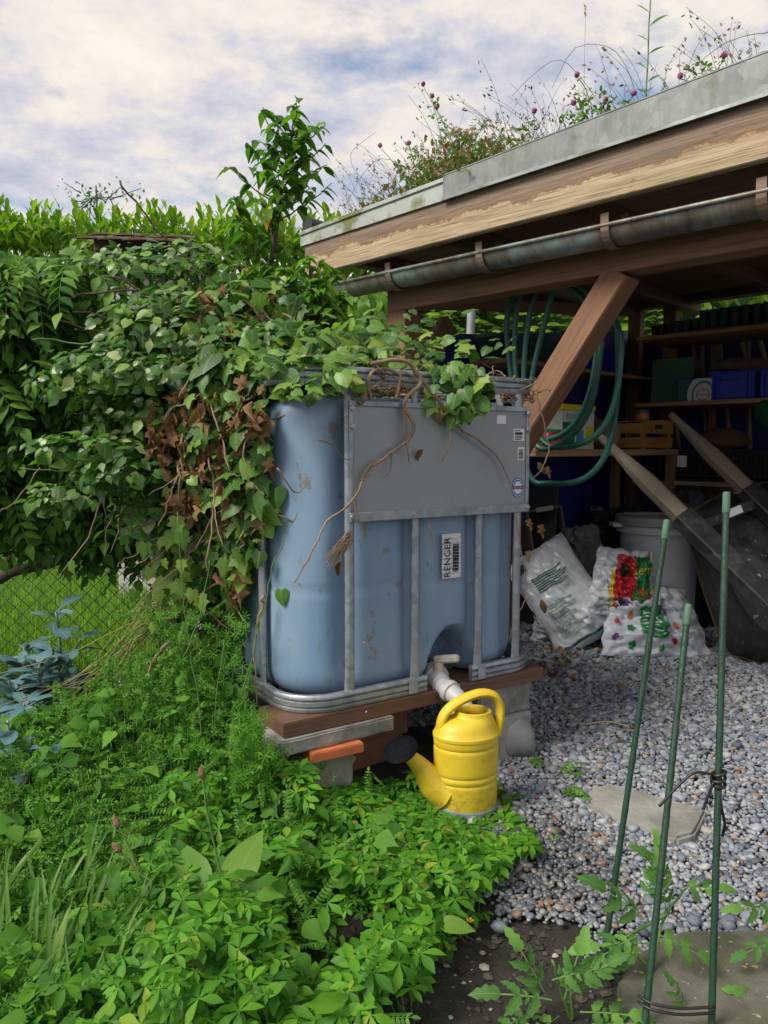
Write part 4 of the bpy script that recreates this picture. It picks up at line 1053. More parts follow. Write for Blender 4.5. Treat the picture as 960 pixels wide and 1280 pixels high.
# ================================================================== sapling and lower bush
def shoot(root, base, tip, leaves, n, sz, r0=.008, sx=.05, twigs=6, spread=.12, m=TWIGD, upbias=0.0, droop=.35):
    base = Vector(base); tip = Vector(tip); mid = base.lerp(tip, .5)+rv(.02)
    stem_path([base, mid, tip], r0, .0025, 6, m, 'stem', root, .002, 7)
    tw = MB()
    for k in range(twigs):
        t = .25+.7*k/max(1, twigs-1); a = base.lerp(tip, t)
        ang = k*2.4; d = Vector((math.cos(ang), math.sin(ang)*.8, .7)).normalized(); ln = spread*random.uniform(.7, 1.2)*(1.15-.6*t)
        b = a+d*ln; stem_into(tw, [a, a.lerp(b, .5)+Vector((0, 0, -.01)), b], .0035, .0015)
        for j in range(n):
            f = random.uniform(.25, 1.05); p = a+(b-a)*f; aa = random.uniform(0, 6.28)
            dd = Vector((math.cos(aa), math.sin(aa), -droop+upbias)); nn = Vector((math.cos(aa)*.3, math.sin(aa)*.3, 1))+rv(.2)
            leaves.add(p, dd, nn, sz*random.uniform(.7, 1.15))
    for j in range(n):
        aa = random.uniform(0, 6.28); p = tip-(tip-base)*random.uniform(0, .12)
        leaves.add(p, Vector((math.cos(aa), math.sin(aa), .5-droop)), Vector((0, 0, 1))+rv(.3), sz*.7)
    tw.obj('twigs', m, root, None, smooth=True)
sap = thing('young_tree', 'slim young tree with drooping pointed leaves rising against the sky', 'tree', (P(345, 560, 3.0).x, 3.0, 0))
sl_ = Leaves(L_point, SAPM)
pb = P(338, 345, 2.95); pt = P(368, 158, 2.95)
stem_path([(pb.x-.01, 3.05, 0), (pb.x-.02, 3.1, .9), tuple(pb)], .014, .010, 5, BARK, 'trunk', sap, .002, 8)
shoot(sap, pb.lerp(pt, .16), pt, sl_, 9, .070, .009, twigs=26, spread=.215, droop=.35)
shoot(sap, pb, pb.lerp(pt, .45)+Vector((-.05, 0, 0)), sl_, 5, .07, .008, twigs=4, spread=.10, droop=.6)
shoot(sap, P(318, 330, 2.93), P(292, 245, 2.93), sl_, 4, .066, .006, twigs=4, spread=.09, droop=.5)
shoot(sap, P(300, 340, 2.9), P(312, 280, 2.9), sl_, 6, .066, .006, twigs=5, spread=.14, droop=.45)
sl_.build(sap, 300)
yl = Leaves(L_point, M('yellow leaf', (.65, .36, .03), (.5, .25, .02), 9, .5, 0, 0)); yl.add(P(338, 258, 2.9), (-.3, -.2, -1), (-.3, -1, .2), .085); yl.build(sap, 1)
bush = thing('leafy_bush', 'bright green leafy bush growing behind the tank below the gutter end', 'bush', (P(390, 560, 2.9).x, 2.95, 0))
bl_ = Leaves(L_point, SHRM)
for (ub, vb, ut, vt) in ((385, 440, 355, 335), (390, 440, 385, 322), (395, 445, 415, 335), (400, 450, 430, 365), (370, 430, 340, 352), (395, 440, 398, 350), (380, 440, 370, 360), (300, 420, 255, 320), (320, 420, 300, 330), (290, 420, 215, 330), (340, 420, 330, 330)):
    shoot(bush, P(ub, vb, 2.88), P(ut, vt, 2.85+random.uniform(-.1, .1)), bl_, 6, .058, .006, twigs=7, spread=.095, droop=.35)
bl_.build(bush, 160)
beh = thing('leafy_bush', 'light leafy bush behind the shed corner post seen beside the tank', 'bush', (P(470, 560, 4.9).x, 4.9, 0))
bl2 = Leaves(L_point2, SHRM)
for (c, r), n in ((E(465, 420, 4.8, .22, .25, .38), 420), (E(450, 560, 4.9, .3, .3, .6), 200), (E(405, 460, 4.6, .3, .3, .35), 200)):
    for k in range(n):
        p, nr = ell_point(c, r, .4, 1.05); bl2.add(p, Vector((random.gauss(0, .6), -.3, -1)), (nr*.5+Vector((-.2, -.6, .6))+rv(.3)), random.uniform(.06, .1))
bl2.build(beh, 40)
stem_path([(P(470, 560, 4.9).x, 4.9, 0), P(465, 420, 4.85)], .02, .008, 5, BARK, 'trunk', beh)

# ================================================================== wisteria on the fence
wis = thing('wisteria', 'dark green wisteria hanging over the wire fence on the left', 'climber', (-2.0, 3.25, 0))
wl = Leaves(L_wist, WISTM)
for (c, r), n in ((E(20, 350, 2.75, .30, .22, .09), 90), (E(60, 340, 2.95, .24, .2, .08), 60), (E(10, 440, 2.9, .35, .25, .25), 120), (E(90, 480, 3.0, .42, .2, .35), 190), (E(60, 585, 3.05, .42, .2, .24), 190), (E(170, 575, 3.1, .3, .18, .28), 130), (E(-40, 520, 2.9, .3, .25, .42), 110), (E(160, 650, 3.15, .22, .1, .1), 40)):
    for k in range(n):
        p, nr = ell_point(c, r, .3, 1.0); a = random.uniform(-1.2, 1.2)
        wl.add(p, Vector((math.sin(a), -math.cos(a)*.8, -.55+random.gauss(0, .3))), (Vector((0, -.5, .8))+nr*.3+rv(.2)), random.uniform(.15, .22))
wl.build(wis, 110)
stem_path([(-2.1, 3.25, 0), (-1.95, 3.2, .4), P(0, 722, 3.2), P(60, 705, 3.2), P(110, 690, 3.2), P(180, 660, 3.25), P(260, 600, 3.35)], .03, .014, 6, BARK, 'trunk', wis, .004, 9)
stem_path([P(10, 715, 3.2), P(60, 560, 3.1), P(40, 400, 3.0)], .02, .008, 6, BARK, 'limb', wis, .006, 8)
for pts in ([(125, 628), (110, 670), (78, 715)], [(50, 585), (20, 625), (0, 640)]):
    stem_path([P(u, v, 2.5) for u, v in pts], .003, .002, 4, TWIG, 'bare_twig', wis, .002, 5)

# ================================================================== wire fence
FWIRE = M('green fence wire', (.05, .10, .06), (.04, .06, .04), 10, .6, .3, 0)
fen = thing('wire_fence', 'green chain link fence between garden and lawn under the wisteria', 'fence', (-1.6, 3.3, 0))
mb = MB(); x0, x1, zf = -3.4, -.75, 1.15; c_ = .062
k = 0
xx = x0
while xx < x1+zf:
    a = max(x0, xx-zf); 
    # rising and falling diagonal wires, clipped to the fence width
    for sg in (1, -1):
        pts = []
        for j in range(2):
            z = (0 if j == 0 else zf); x = xx - (zf-z if sg > 0 else z)
            pts.append((x, z))
        (xa, za), (xb, zb2) = pts
        def clip(xv): return za+(zb2-za)*(xv-xa)/(xb-xa)
        lo, hi = max(min(xa, xb), x0), min(max(xa, xb), x1)
        if hi > lo: mb.tube([(lo, 3.3+.004*sg, max(.02, clip(lo))), (hi, 3.3+.004*sg, max(.02, clip(hi)))], .0016, 4, caps=False)
    xx += c_*1.4142*.72
mb.obj('wire_mesh', FWIRE, fen, None, smooth=True)
for z in (.05, .6, 1.15): MB().tube([(x0, 3.307, z), (x1, 3.307, z)], .002, 5).obj('tension_wire', FWIRE, fen, None, smooth=True)
for x in (-3.3, -2.05, -.8): MB().tube([(x, 3.33, 0), (x, 3.33, 1.22)], .02, 10).obj('fence_post', FWIRE, fen, None, smooth='auto')

# ================================================================== lawn, hedge, neighbour's shed
gl = Leaves(L_lawn, LAWNM)
for k in range(26000):
    y = 3.36+(random.random()**1.6)*6; x = random.uniform(-y*.75-.3, -.85-.02*y)
    a = random.uniform(0, 6.28); gl.add((x, y, .0), (math.cos(a)*.5, math.sin(a)*.5, 1), (math.cos(a), math.sin(a), -.3), random.uniform(.05, .13))
gp = Leaves.build
def stuff_leaves(L, name, label, cat):
    """one top-level object holding an uncountable mass of blades or leaves"""
    o = thing('tmp', 'tmp', 'tmp'); L.build(o, 0, name); ch = o.children[0]; ch.parent = None
    bpy.data.objects.remove(o); ch['label'] = label; ch['category'] = cat; ch['kind'] = 'stuff'; return ch
stuff_leaves(gl, 'lawn_grass', 'bright sunlit grass of the lawn beyond the wire fence', 'grass')
hed = thing('laurel_hedge', 'tall light green laurel hedge behind the garden and shed', 'hedge', (0, 8.4, 0))
hl = Leaves(L_laurel, LAURM)
def hedge_top(x): 
    u = 480+960*x/7.6; v = 292 if u < 320 else (292+(u-320)*.10 if u < 460 else 306)
    return P(u, v, 7.6).z+.12*mnoise.noise(Vector((x*1.4, 0, 3)))+.06*mnoise.noise(Vector((x*4, 0, 3)))
for k in range(15000):
    x = random.uniform(-5.4, 5.2); zt = hedge_top(x); tz = random.random()
    z = zt-(tz**1.5)*(2.6 if x < 0 else 3.0); y = 7.6+abs(random.gauss(0, .35))-.25*mnoise.noise(Vector((x*1.5, z*1.5, 0)))
    a = random.uniform(0, 6.28); up = .9 if tz < .35 else .1
    hl.add((x, y, z), (math.cos(a)*.7, math.sin(a)*.7-.2, up), (math.cos(a)*.3-.1, -.7, .7), random.uniform(.10, .16))
for k in range(420):                                         # upright shoots on the crest
    x = random.uniform(-5.2, .2); zt = hedge_top(x)-.10; y = 7.6+random.uniform(-.2, .6); h = random.uniform(.12, .34); lx = random.gauss(0, .12)
    for j in range(8):
        a = j*2.4+k; f = j/7; hl.add((x+lx*h*f, y, zt+h*f), (math.cos(a)*(1-.5*f), math.sin(a)*(1-.5*f), .55+.9*f), (-math.cos(a)*.5, -math.sin(a)*.5, .8), random.uniform(.09, .14))
hl.build(hed, 200)
tr = MB()
for x in np.arange(-5, 5.3, .8): stem_into(tr, [(x, 8.4, 0), (x+.1, 8.3, 1.5), (x, 8.2, 3)], .05, .02)
tr.obj('trunks', BARK, hed, None, smooth=True)
DARKF = M('shaded hedge interior', (.02, .05, .012), (.012, .03, .008), 6, .95, 0, .8, 20)  # dark sheet behind the hedge leaves; the shade within is painted as its colour
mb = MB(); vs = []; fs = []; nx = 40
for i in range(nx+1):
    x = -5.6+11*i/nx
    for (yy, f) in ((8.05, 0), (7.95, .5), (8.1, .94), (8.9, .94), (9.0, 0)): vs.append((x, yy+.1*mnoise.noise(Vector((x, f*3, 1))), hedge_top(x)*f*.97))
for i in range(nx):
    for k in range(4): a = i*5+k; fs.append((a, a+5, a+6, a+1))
mb.add(vs, fs).obj('shade_sheet', DARKF, hed, None, smooth=True)
far = thing('far_tree', 'small distant tree top with thin twigs above the hedge', 'tree', (P(120, 560, 14).x, 14, 0))
fl = Leaves(L_oval, SAPM); ft = MB(); tp_ = P(120, 232, 14)
stem_path([(tp_.x, 14, 0), (tp_.x, 14, 3), tuple(tp_)], .08, .012, 6, BARK, 'trunk', far)
for k in range(26):
    b = tp_+Vector((random.gauss(0, .18), 0, -random.uniform(.1, .9))); e = b+Vector((random.gauss(0, .35), random.gauss(0, .2), random.uniform(.05, .4))); stem_into(ft, [b, b.lerp(e, .5), e], .012, .005)
    for j in range(6): fl.add(e+rv(.08), rdir(), rdir(), random.uniform(.06, .10))
ft.obj('twigs', BARK, far, None, smooth=True); fl.build(far, 0)
# neighbour's tiled hut
PLAST = M('pale render', (.52, .50, .46), (.42, .40, .37), 5, .9, 0, .3, 30)
RTILE = M('dark clay roof tile', (.17, .095, .075), (.10, .07, .06), 8, .85, 0, .4, 30, dirt=(.12, .12, .09), dscale=5)
hy = 5.6; r0 = P(122, 291, hy); r1 = P(262, 300, hy)
hut = thing('garden_hut', 'small pale hut with dark clay tile roof half hidden behind ivy', 'hut', (r0.x+.6, hy+.6, 0))
boxobj('wall', (r0.x+.06, hy+.05, 0), (r0.x+.58, hy+1.3, r0.z-.131), PLAST, hut)
boxobj('barge_board', (r0.x+.01, hy-.02, r0.z-.22), (r0.x+.06, hy+1.35, r0.z-.131), BRICKM, hut)
for row in range(2):
    for i in range(4):
        x = r0.x-.04+i*.165; mbt = MB(); z = r0.z-.03-.05*(i*.11)-(0.10*row)
        pts = []
        vs = []; fs = []
        for j in range(7):
            a = math.pi*j/6
            for yy in (0, .34): vs.append((x+.085-.092*math.cos(a), hy-.06-.28*row+yy, z+.020*math.sin(a)+yy*.25))
            for yy in (0, .34): vs.append((x+.085-.08*math.cos(a), hy-.06-.28*row+yy, z+.006*math.sin(a)+yy*.25))
        for j in range(6):
            o = j*4; fs += [(o, o+4, o+5, o+1), (o+2, o+3, o+7, o+6), (o, o+2, o+6, o+4), (o+1, o+5, o+7, o+3)]
        mbt.add(vs, fs).obj('roof_tile', RTILE, hut, None, smooth='auto')
boxobj('roof_slab', (r0.x-.02, hy-.03, r0.z-.13), (r0.x+.64, hy+1.4, r0.z-.045), RTILE, hut)
MB().tube([P(384, 280, 5.0), P(430, 279, 5.0)+Vector((0, .3, .0))], .045, 14).obj('drain_pipe', BLACKP, shed, None, smooth='auto')
# ================================================================== low growth
def under_tank(x, y):
    l = TMi @ Vector((x, y, .2)); return -.06 < l.x < TW+.1 and -.03 < l.y < TL
CANP = Vector((.250, 2.275, 0))
def near_can(x, y, r=.12): return math.hypot(x-CANP.x, y-CANP.y) < r
def mound(x, y):
    return .10+.36*math.exp(-((x+.60)/.42)**2-((y-2.62)/.48)**2)+.10*math.exp(-((x+1.2)/.5)**2-((y-2.2)/.6)**2)+.04*mnoise.noise(Vector((x*5, y*5, 0)))
cq = thing('cinquefoil_patch', 'bright five-fingered cinquefoil carpet in front of tank and watering can', 'ground cover', (-.05, 1.8, 0))
cl = Leaves(L_cinq, CINQM); st = MB()
def cinq_ok(x, y):
    e = .05*mnoise.noise(Vector((x*6, y*6, 4)))
    if y > 2.42 or y < 1.18: return 0
    if (x+.16)**2/.03+(y-1.62)**2/.02 < 1: return .25
    r = (.40 if y > 1.95 else (.34-(1.95-y)*.50))+e
    if x > r or x < -.62: return 0
    if under_tank(x, y) or near_can(x, y, .10): return 0
    d = 1.0
    if x < -.22: d = max(.12, 1-(-.22-x)*2.2)
    return d
n = 0
while n < 1750:
    x = random.uniform(-.65, .45); y = random.uniform(1.18, 2.42); d = cinq_ok(x, y)
    if random.random() > d: continue
    h = .06+.12*(mnoise.noise(Vector((x*4, y*4, 7)))+.6)*(1 if x < .22 else .6)
    if x < -.2: h += mound(x, y)*.5
    dc = math.hypot(x-CANP.x, y-CANP.y); h *= min(1, max(.22, (dc-.10)/.34)) if y < CANP.y+.1 else .45
    z = max(.02, h*(1-random.random()**2.2*.85)); top = z/h
    a = random.uniform(0, 6.283); tl = random.gauss(0, .35)
    nn = Vector((random.gauss(0, .32)-.08, random.gauss(0, .32)-.22, 1)); dd = Vector((math.cos(a), math.sin(a), random.gauss(-.05, .2)))
    cl.add((x, y, z), dd-nn*dd.dot(nn)/nn.dot(nn), nn, random.choice((.022, .028, .034, .04, .048))*(.72+.35*top))
    if n % 3 == 0: stem_into(st, [(x+random.gauss(0, .02), y+random.gauss(0, .02), 0), (x, y, z*.6), (x, y, z-.002)], .0012, .0009, 2, 0, 4)
    n += 1
cl.build(cq, 300, 'foliage'); st.obj('stems', GSTEM, cq, None, smooth=True, kind='stuff')
YEL = M('yellow petal', (.8, .5, .02), (.7, .38, .02), 9, .5, 0, 0)
for (u, v) in ((391, 1003), (587, 1152), (500, 1120), (565, 1060), (330, 975)):
    p = P(u, v, 1.12*960/(v-560+20)*.92); mbf = MB()
    for k in range(5):
        a = k*1.2566; c, s = math.cos(a), math.sin(a)
        mbf.add([(p.x, p.y, p.z), (p.x+.007*math.cos(a-.5), p.y+.007*math.sin(a-.5), p.z+.003), (p.x+.011*c, p.y+.011*s, p.z+.004), (p.x+.007*math.cos(a+.5), p.y+.007*math.sin(a+.5), p.z+.003)], [(0, 1, 2, 3)])
    mbf.obj('flower', YEL, cq)
# goosegrass and mixed weeds on the left mound
gw = Leaves(L_whorl, GALM); vt = Leaves(L_vetch, VETM); hh = Leaves(L_heart, VETM); ov = Leaves(L_oval, GALM); sm = Leaves(L_small, VETM)
gst = MB()
def weed_ok(x, y):
    if under_tank(x, y) or near_can(x, y, .13): return 0
    if x > -.16+max(0, (y-2.0))*.1: return .0
    if y > 3.3: return 0
    return 1 if x < -.34 else .25
for k in range(150):                                         # other weeds pushing through the carpet
    x = random.uniform(-.6, .3); y = random.uniform(1.25, 2.15)
    if not cinq_ok(x, y) or x > .04: continue
    z = .10+random.uniform(-.03, .07)+(mound(x, y)*.4 if x < -.2 else 0); q = rv(.35)+Vector((-.05, -.4, 1)); a = random.uniform(0, 6.28); dd = Vector((math.cos(a), math.sin(a), .2))
    (hh, vt, ov)[k % 3].add((x, y, z), dd-q*dd.dot(q)/q.dot(q), q, (random.uniform(.035, .07), random.uniform(.06, .10), random.uniform(.04, .08))[k % 3])
n = 0
while n < 10500:
    y = random.uniform(1.15, 3.3); x = random.uniform(-y*.56-.15, -.12) if n < 9000 else random.uniform(-y*.56-1.0, -y*.56)
    if random.random() > weed_ok(x, y): continue
    h = mound(x, y); z = max(.015, h*(1.05-random.random()**1.8*.9))
    q = rv(.45)+Vector((-.05, -.35, 1)); a = random.uniform(0, 6.28); dd = Vector((math.cos(a), math.sin(a), 0))
    dd = dd-q*dd.dot(q)/q.dot(q); k = random.random()
    if k < .56: gw.add((x, y, z), dd, q, random.uniform(.014, .030))
    elif k < .74: ov.add((x, y, z), dd, q, random.uniform(.02, .05))
    elif k < .84: sm.add((x, y, z), dd+Vector((0, 0, .25)), q, random.uniform(.05, .10))
    elif k < .93: vt.add((x, y, z), dd+Vector((0, 0, .4)), q, random.uniform(.05, .09))
    elif y < 2.7: hh.add((x, y, z+.03), dd+Vector((0, -.3, -.3)), q, random.uniform(.03, .075))
    if n % 5 == 0: stem_into(gst, [(x+random.gauss(0, .04), y+random.gauss(0, .04), 0), (x+random.gauss(0, .01), y, z*.5), (x, y, z+.02)], .0013, .0009, 3, .002, 4)
    n += 1
# climbing strands against ivy and tank side
for k in range(650):
    u = random.gauss(255, 55); v = random.uniform(760, 960); Yd = 2.42+random.uniform(-.15, .15)
    p = P(u, v, Yd)
    if u > 318 or under_tank(p.x, p.y): continue
    q = Vector((-.1, -.7, .7))+rv(.4); dd = rdir(); dd = dd-q*dd.dot(q)/q.dot(q)
    (gw if k % 4 else vt).add(p, dd, q, random.uniform(.018, .028) if k % 4 else random.uniform(.06, .10))
for k in range(420):                                         # growth pressing against plank and slab at the tank corner
    u = random.uniform(290, 345); v = random.uniform(890, 985) if k % 3 else random.uniform(930, 990); Yd = 2.08+random.uniform(-.08, .06)
    if u > 322+(v-890)*.25+random.gauss(0, 8): continue
    p = P(u, v, Yd); q = Vector((-.1, -.7, .7))+rv(.4); dd = rdir(); dd = dd-q*dd.dot(q)/q.dot(q)
    (gw if k % 5 else vt).add(p, dd, q, random.uniform(.016, .026) if k % 5 else random.uniform(.05, .08))
wd = thing('weed_mound', 'tangled goosegrass and vetch growing up against the ivy-covered tank side', 'weeds', (-.7, 2.3, 0))
gw.build(wd, 0, 'goosegrass'); vt.build(wd, 70, 'vetch_foliage'); hh.build(wd, 40, 'broad_foliage'); ov.build(wd, 0, 'small_foliage'); sm.build(wd, 40, 'fern_foliage')
for pts in ([(255, 1000), (250, 900), (232, 780), (222, 640)], [(300, 880), (330, 760), (345, 700), (372, 640)], [(262, 1010), (268, 900), (280, 800)], [(230, 820), (250, 770), (262, 700)]):
    stem_path([P(u, v, 2.22) for u, v in pts], .0022, .0015, 5, GSTEM, 'stem', wd, .003, 5)
gst.obj('stems', GSTEM, wd, None, smooth=True, kind='stuff')
PURP = M('purple petal', (.30, .10, .42), (.42, .18, .55), 30, .6, 0, 0)
for (u, v, Yd) in ((240, 682, 2.3), (248, 788, 2.25), (150, 858, 2.3), (154, 872, 2.3), (460, 896, 2.1), (330, 998, 2.0), (165, 970, 2.2)):
    p = P(u, v, Yd); mbf = MB()
    for k in range(6):
        q = p+Vector((random.gauss(0, .004), random.gauss(0, .004), k*.005)); a = random.uniform(0, 6.28); c, s = math.cos(a)*.006, math.sin(a)*.006
        mbf.add([q, q+Vector((c*.6-s*.4, s*.6+c*.4, .003)), q+Vector((c, s, .005)), q+Vector((c*.6+s*.4, s*.6-c*.4, .003))], [(0, 1, 2, 3)])
    mbf.obj('flower', PURP, wd)
# grass blades, bottom left
gr_ = Leaves(L_grass, GRASSM)
for k in range(80):
    u = random.gauss(70, 70); v = random.uniform(1120, 1330); p = G(max(-60, u), v, .02); a = random.gauss(1.3, .7)
    gr_.add(p, (math.cos(a)*.55, random.gauss(-.1, .25), 1), (math.cos(a)*-.4+.1, -1, .35), random.uniform(.12, .24))
for (u, v, du, s) in ((215, 1310, .55, .24), (60, 1290, .12, .26), (110, 1260, .35, .20), (130, 1285, .1, .2), (20, 1210, .5, .16), (300, 1340, .3, .18)):
    gr_.add(G(u, v, .0), (du, -.1, 1), (-.3, -1, .2), s)
gt = thing('grass_clump', 'broad green grass blades growing beside the broad-leaved weed', 'grass', G(80, 1280)); gr_.build(gt, 90)
# broad-leaved weed rosette
dk = thing('dock_weed', 'broad-leaved weed with large veined leaves and one yellowing leaf', 'weed', G(262, 1180))
dl = Leaves(L_dock, DOCKM); cz = G(255, 1195)+Vector((0, 0, .05))
for (u, v, ang, s, up) in ((300, 1150, 75, .17, .65), (262, 1140, 110, .17, .55), (235, 1150, 150, .16, .45), (300, 1185, 20, .14, .4), (205, 1215, 200, .13, .25), (250, 1195, 130, .15, .5), (285, 1120, 80, .15, .9), (200, 1180, 170, .16, .3), (310, 1215, -20, .13, .4)):
    p = cz+Vector(((u-262)*.0012, random.uniform(-.03, .06), random.uniform(.02, .09))); a = R(ang)
    dl.add(p, (math.cos(a), math.sin(a)*.45, up), (-math.cos(a)*.4, -.75, .75), s)
for (u, v, ang, s) in ((95, 1048, 160, .12), (230, 1000, 30, .10), (345, 1060, 30, .12), (545, 1155, 20, .08)):
    a = R(ang); p = P(u, v, 1.12*960/(v-560)*.86); dl.add(p, (math.cos(a), -.3, .2), (-.1, -.5, 1), s)
dl.build(dk, 40)
BROWNH = M('dry flower head', (.26, .15, .08), (.15, .09, .05), 40, .9, 0, 1.0, 90)
for (pts, Yd) in (([(253, 972), (262, 1030), (285, 1130), (300, 1215)], 1.62), ([(148, 1032), (170, 1075), (200, 1140), (238, 1230)], 1.62), ([(150, 1064), (175, 1092), (190, 1108), (168, 1150), (172, 1195), (205, 1255)], 1.6)):
    root = thing('plantain_stalk', {0: 'tall plantain stalk with brown head rising beside dock leaves', 1: 'leaning plantain stalk with longer brown head', 2: 'kinked plantain stalk with small round brown head'}[len([o for o in col.objects if o.name.startswith('plantain')])], 'plant stalk', G(pts[-1][0], min(1270, pts[-1][1]+30)))
    pp = [P(u, v, Yd) for u, v in pts]; pp.append(Vector((pp[-1].x+.005, pp[-1].y+.05, 0)))
    stem_path(pp, .0022, .0026, 6, GSTEM, 'stem', root, .0005, 6)
    d = (pp[0]-pp[1]).normalized(); fm = frame_x(pp[0]-d*.004, pp[0]+d*.03)
    mbh = MB(); mbh.lathe([(.0015, 0), (.0065, .005), (.008, .012), (.006, .022), (.001, .03)], 9, fm @ RY(R(90)))
    mbh.obj('flower_head', BROWNH, root, None, smooth=True)
# blue-green cabbage plant
def kale(root, base, stalks, n, sz):
    L = Leaves(L_kale, KALEM)
    for (tx, ty, tz) in stalks:
        b = Vector(base); t = Vector((tx, ty, tz)); stem_path([b, b.lerp(t, .5)+rv(.02), t], .008, .004, 5, M('pale cabbage stem', (.20, .30, .24), (.14, .22, .16), 10, .6, 0, .1), 'stem', root, .002, 7)
        for j in range(n):
            f = random.uniform(.25, 1.02); p = b.lerp(t, f); a = random.uniform(0, 6.28)
            L.add(p, (math.cos(a), math.sin(a), random.uniform(-.1, .9)), (-math.cos(a)*.4, -math.sin(a)*.4-.2, 1), sz*random.uniform(.6, 1.15))
    L.build(root, 70)
kb = G(30, 1010); 
ka = thing('cabbage_plant', 'tall blue-green cabbage gone to stalk by the wire fence', 'cabbage', (P(50, 900, 2.75).x, 2.75, 0))
kale(ka, (P(50, 900, 2.75).x, 2.75, 0), [P(70, 765, 2.7), P(100, 800, 2.65), P(30, 810, 2.75), P(10, 850, 2.6), P(95, 860, 2.6), P(50, 830, 2.6), P(-20, 830, 2.7), P(120, 850, 2.75), P(30, 880, 2.5)], 36, .11)
kb = thing('cabbage_plant', 'low young blue-green cabbage rosette in front of the taller one', 'cabbage', (P(25, 960, 2.2).x, 2.2, 0))
kale(kb, (P(25, 960, 2.2).x, 2.2, 0), [P(25, 935, 2.2), P(10, 900, 2.25), P(45, 950, 2.15)], 14, .11)
hst = MB()
for k in range(26):
    u = random.uniform(60, 140); p0 = P(190+random.gauss(0, 12), 790+random.gauss(0, 22), 2.6); p1 = P(60+random.gauss(0, 40), 900+random.gauss(0, 30), 2.55)
    stem_into(hst, [p0, p0.lerp(p1, .5)+Vector((0, 0, -.03)), p1], .0016, .001)
hs = hst.obj('dry_stalks', M('dry straw', (.35, .30, .12), (.25, .22, .09), 10, .8, 0, 0), None, None, smooth=True)
hs['label'] = 'bent dry yellowish stalks sagging between cabbage and weeds'; hs['category'] = 'stalks'; hs['kind'] = 'stuff'

# ================================================================== stones, small plants in the gravel
MOSSY, t_, b_ = newmat('mossy slab')
_v = coords(t_, 'Object'); _n = noise_tex(t_, _v, 6, 8, .65)
_c = mixc(t_, ramp(t_, _n, [(.4, 0), (.62, 1)]), (.15, .145, .12), (.085, .085, .05))
_c = mixc(t_, ramp(t_, noise_tex(t_, _v, 38, 3, .5), [(.70, 0), (.72, 1)]), _c, (.42, .30, .03))
_c = mixc(t_, ramp(t_, noise_tex(t_, _v, 70, 3, .5), [(.68, 0), (.7, .8)]), _c, (.4, .38, .34))
setin(t_, b_.inputs['Base Color'], _c); b_.inputs['Roughness'].default_value = .85; bump(t_, b_, noise_tex(t_, _v, 30, 8, .7), .7, .01)
def slab(name, px, z, m, label, cat, thick=.05):
    pts = [G(u, v, z) for u, v in px]; c = sum(pts, Vector())/len(pts)
    bm = bmesh.new(); top = [bm.verts.new((p.x-c.x, p.y-c.y, z)) for p in pts]; f = bm.faces.new(top)
    if f.normal.z < 0: f.normal_flip()
    r = bmesh.ops.extrude_face_region(bm, geom=[f])
    for v in r['geom']:
        if isinstance(v, bmesh.types.BMVert): v.co.z = 0
    bmesh.ops.recalc_face_normals(bm, faces=bm.faces)
    bmesh.ops.bevel(bm, geom=[e for e in bm.edges if e.verts[0].co.z > 0 or e.verts[1].co.z > 0], offset=.008, segments=2, affect='EDGES')
    bmesh.ops.triangulate(bm, faces=[f for f in bm.faces if len(f.verts) > 4])
    bmesh.ops.subdivide_edges(bm, edges=bm.edges[:], cuts=3, use_grid_fill=True)
    for v in bm.verts:
        if v.co.z > .004: v.co += Vector((0, 0, .004*mnoise.noise(v.co*14)))+mnoise.noise_vector(v.co*9)*.004
    me = bpy.data.meshes.new(name); bm.to_mesh(me); bm.free(); me.materials.append(m); me.shade_smooth(); me.set_sharp_from_angle(angle=R(45))
    return link(name, me, None, T(c.x, c.y, 0), label, cat)
slab('paving_slab', [(735, 1003), (738, 984), (762, 978), (884, 1012), (868, 1043), (846, 1047), (790, 1024)], .035, CONC, 'broken grey concrete slab lying in the gravel behind garden stakes', 'slab')
slab('stone_slab', [(771, 1228), (800, 1186), (850, 1163), (960, 1161), (1060, 1178), (1090, 1330), (1060, 1420), (790, 1420), (772, 1290)], .04, MOSSY, 'large flat mossy stone with yellow lichen at the stakes', 'stone')
slab('stone_slab', [(612, 1010), (645, 1000), (662, 1024), (600, 1045), (585, 1030)], .015, MOSSY, 'small mossy stone under the watering can edge', 'stone')
def sprig(u, v, n, s, label):
    r = thing('gravel_weed', label, 'weed', G(u, v)); L = Leaves(L_cinq, CINQM); g = G(u, v)
    for k in range(n): L.add((g.x+random.gauss(0, .02), g.y+random.gauss(0, .02), .025+random.uniform(.0, .03)), (math.cos(k*2.4), math.sin(k*2.4), 0), Vector((0, -.3, 1))+rv(.2), s*random.uniform(.7, 1.2))
    L.build(r, n); stem_path([(g.x, g.y, 0), (g.x, g.y, .03)], .0015, .001, 2, GSTEM, 'stem', r, 0)
sprig(667, 960, 3, .028, 'single five-fingered weed in gravel beside the rounded stone')
sprig(712, 975, 7, .022, 'small weed sprouting left of the broken slab, upper one')
sprig(718, 1000, 6, .022, 'small weed sprouting at the left tip of the broken slab')
sprig(686, 1058, 3, .012, 'tiny sprout in the wet gravel below the broken slab')
g = G(740, 933, .025); r = Leaves(L_grass, GRASSM); fl_ = thing('fallen_leaf', 'long green fallen blade lying on the gravel', 'leaf', (g.x, g.y, .02)); r.add(G(772, 936, .028), (-1, .1, .0), (0, -.1, 1), .085); r.build(fl_, 1)
STRAW = M('dry straw stalk', (.42, .34, .18), (.32, .25, .13), 12, .8, 0, 0)
tw = MB().tube(smooth_path([G(726, 906, .03), G(760, 902, .035), G(787, 909, .03)], 5), .003, 6).obj('straw_stalk', STRAW, None, None, smooth=True); tw['label'] = 'dry straw coloured stalk lying on the gravel'; tw['category'] = 'stalk'
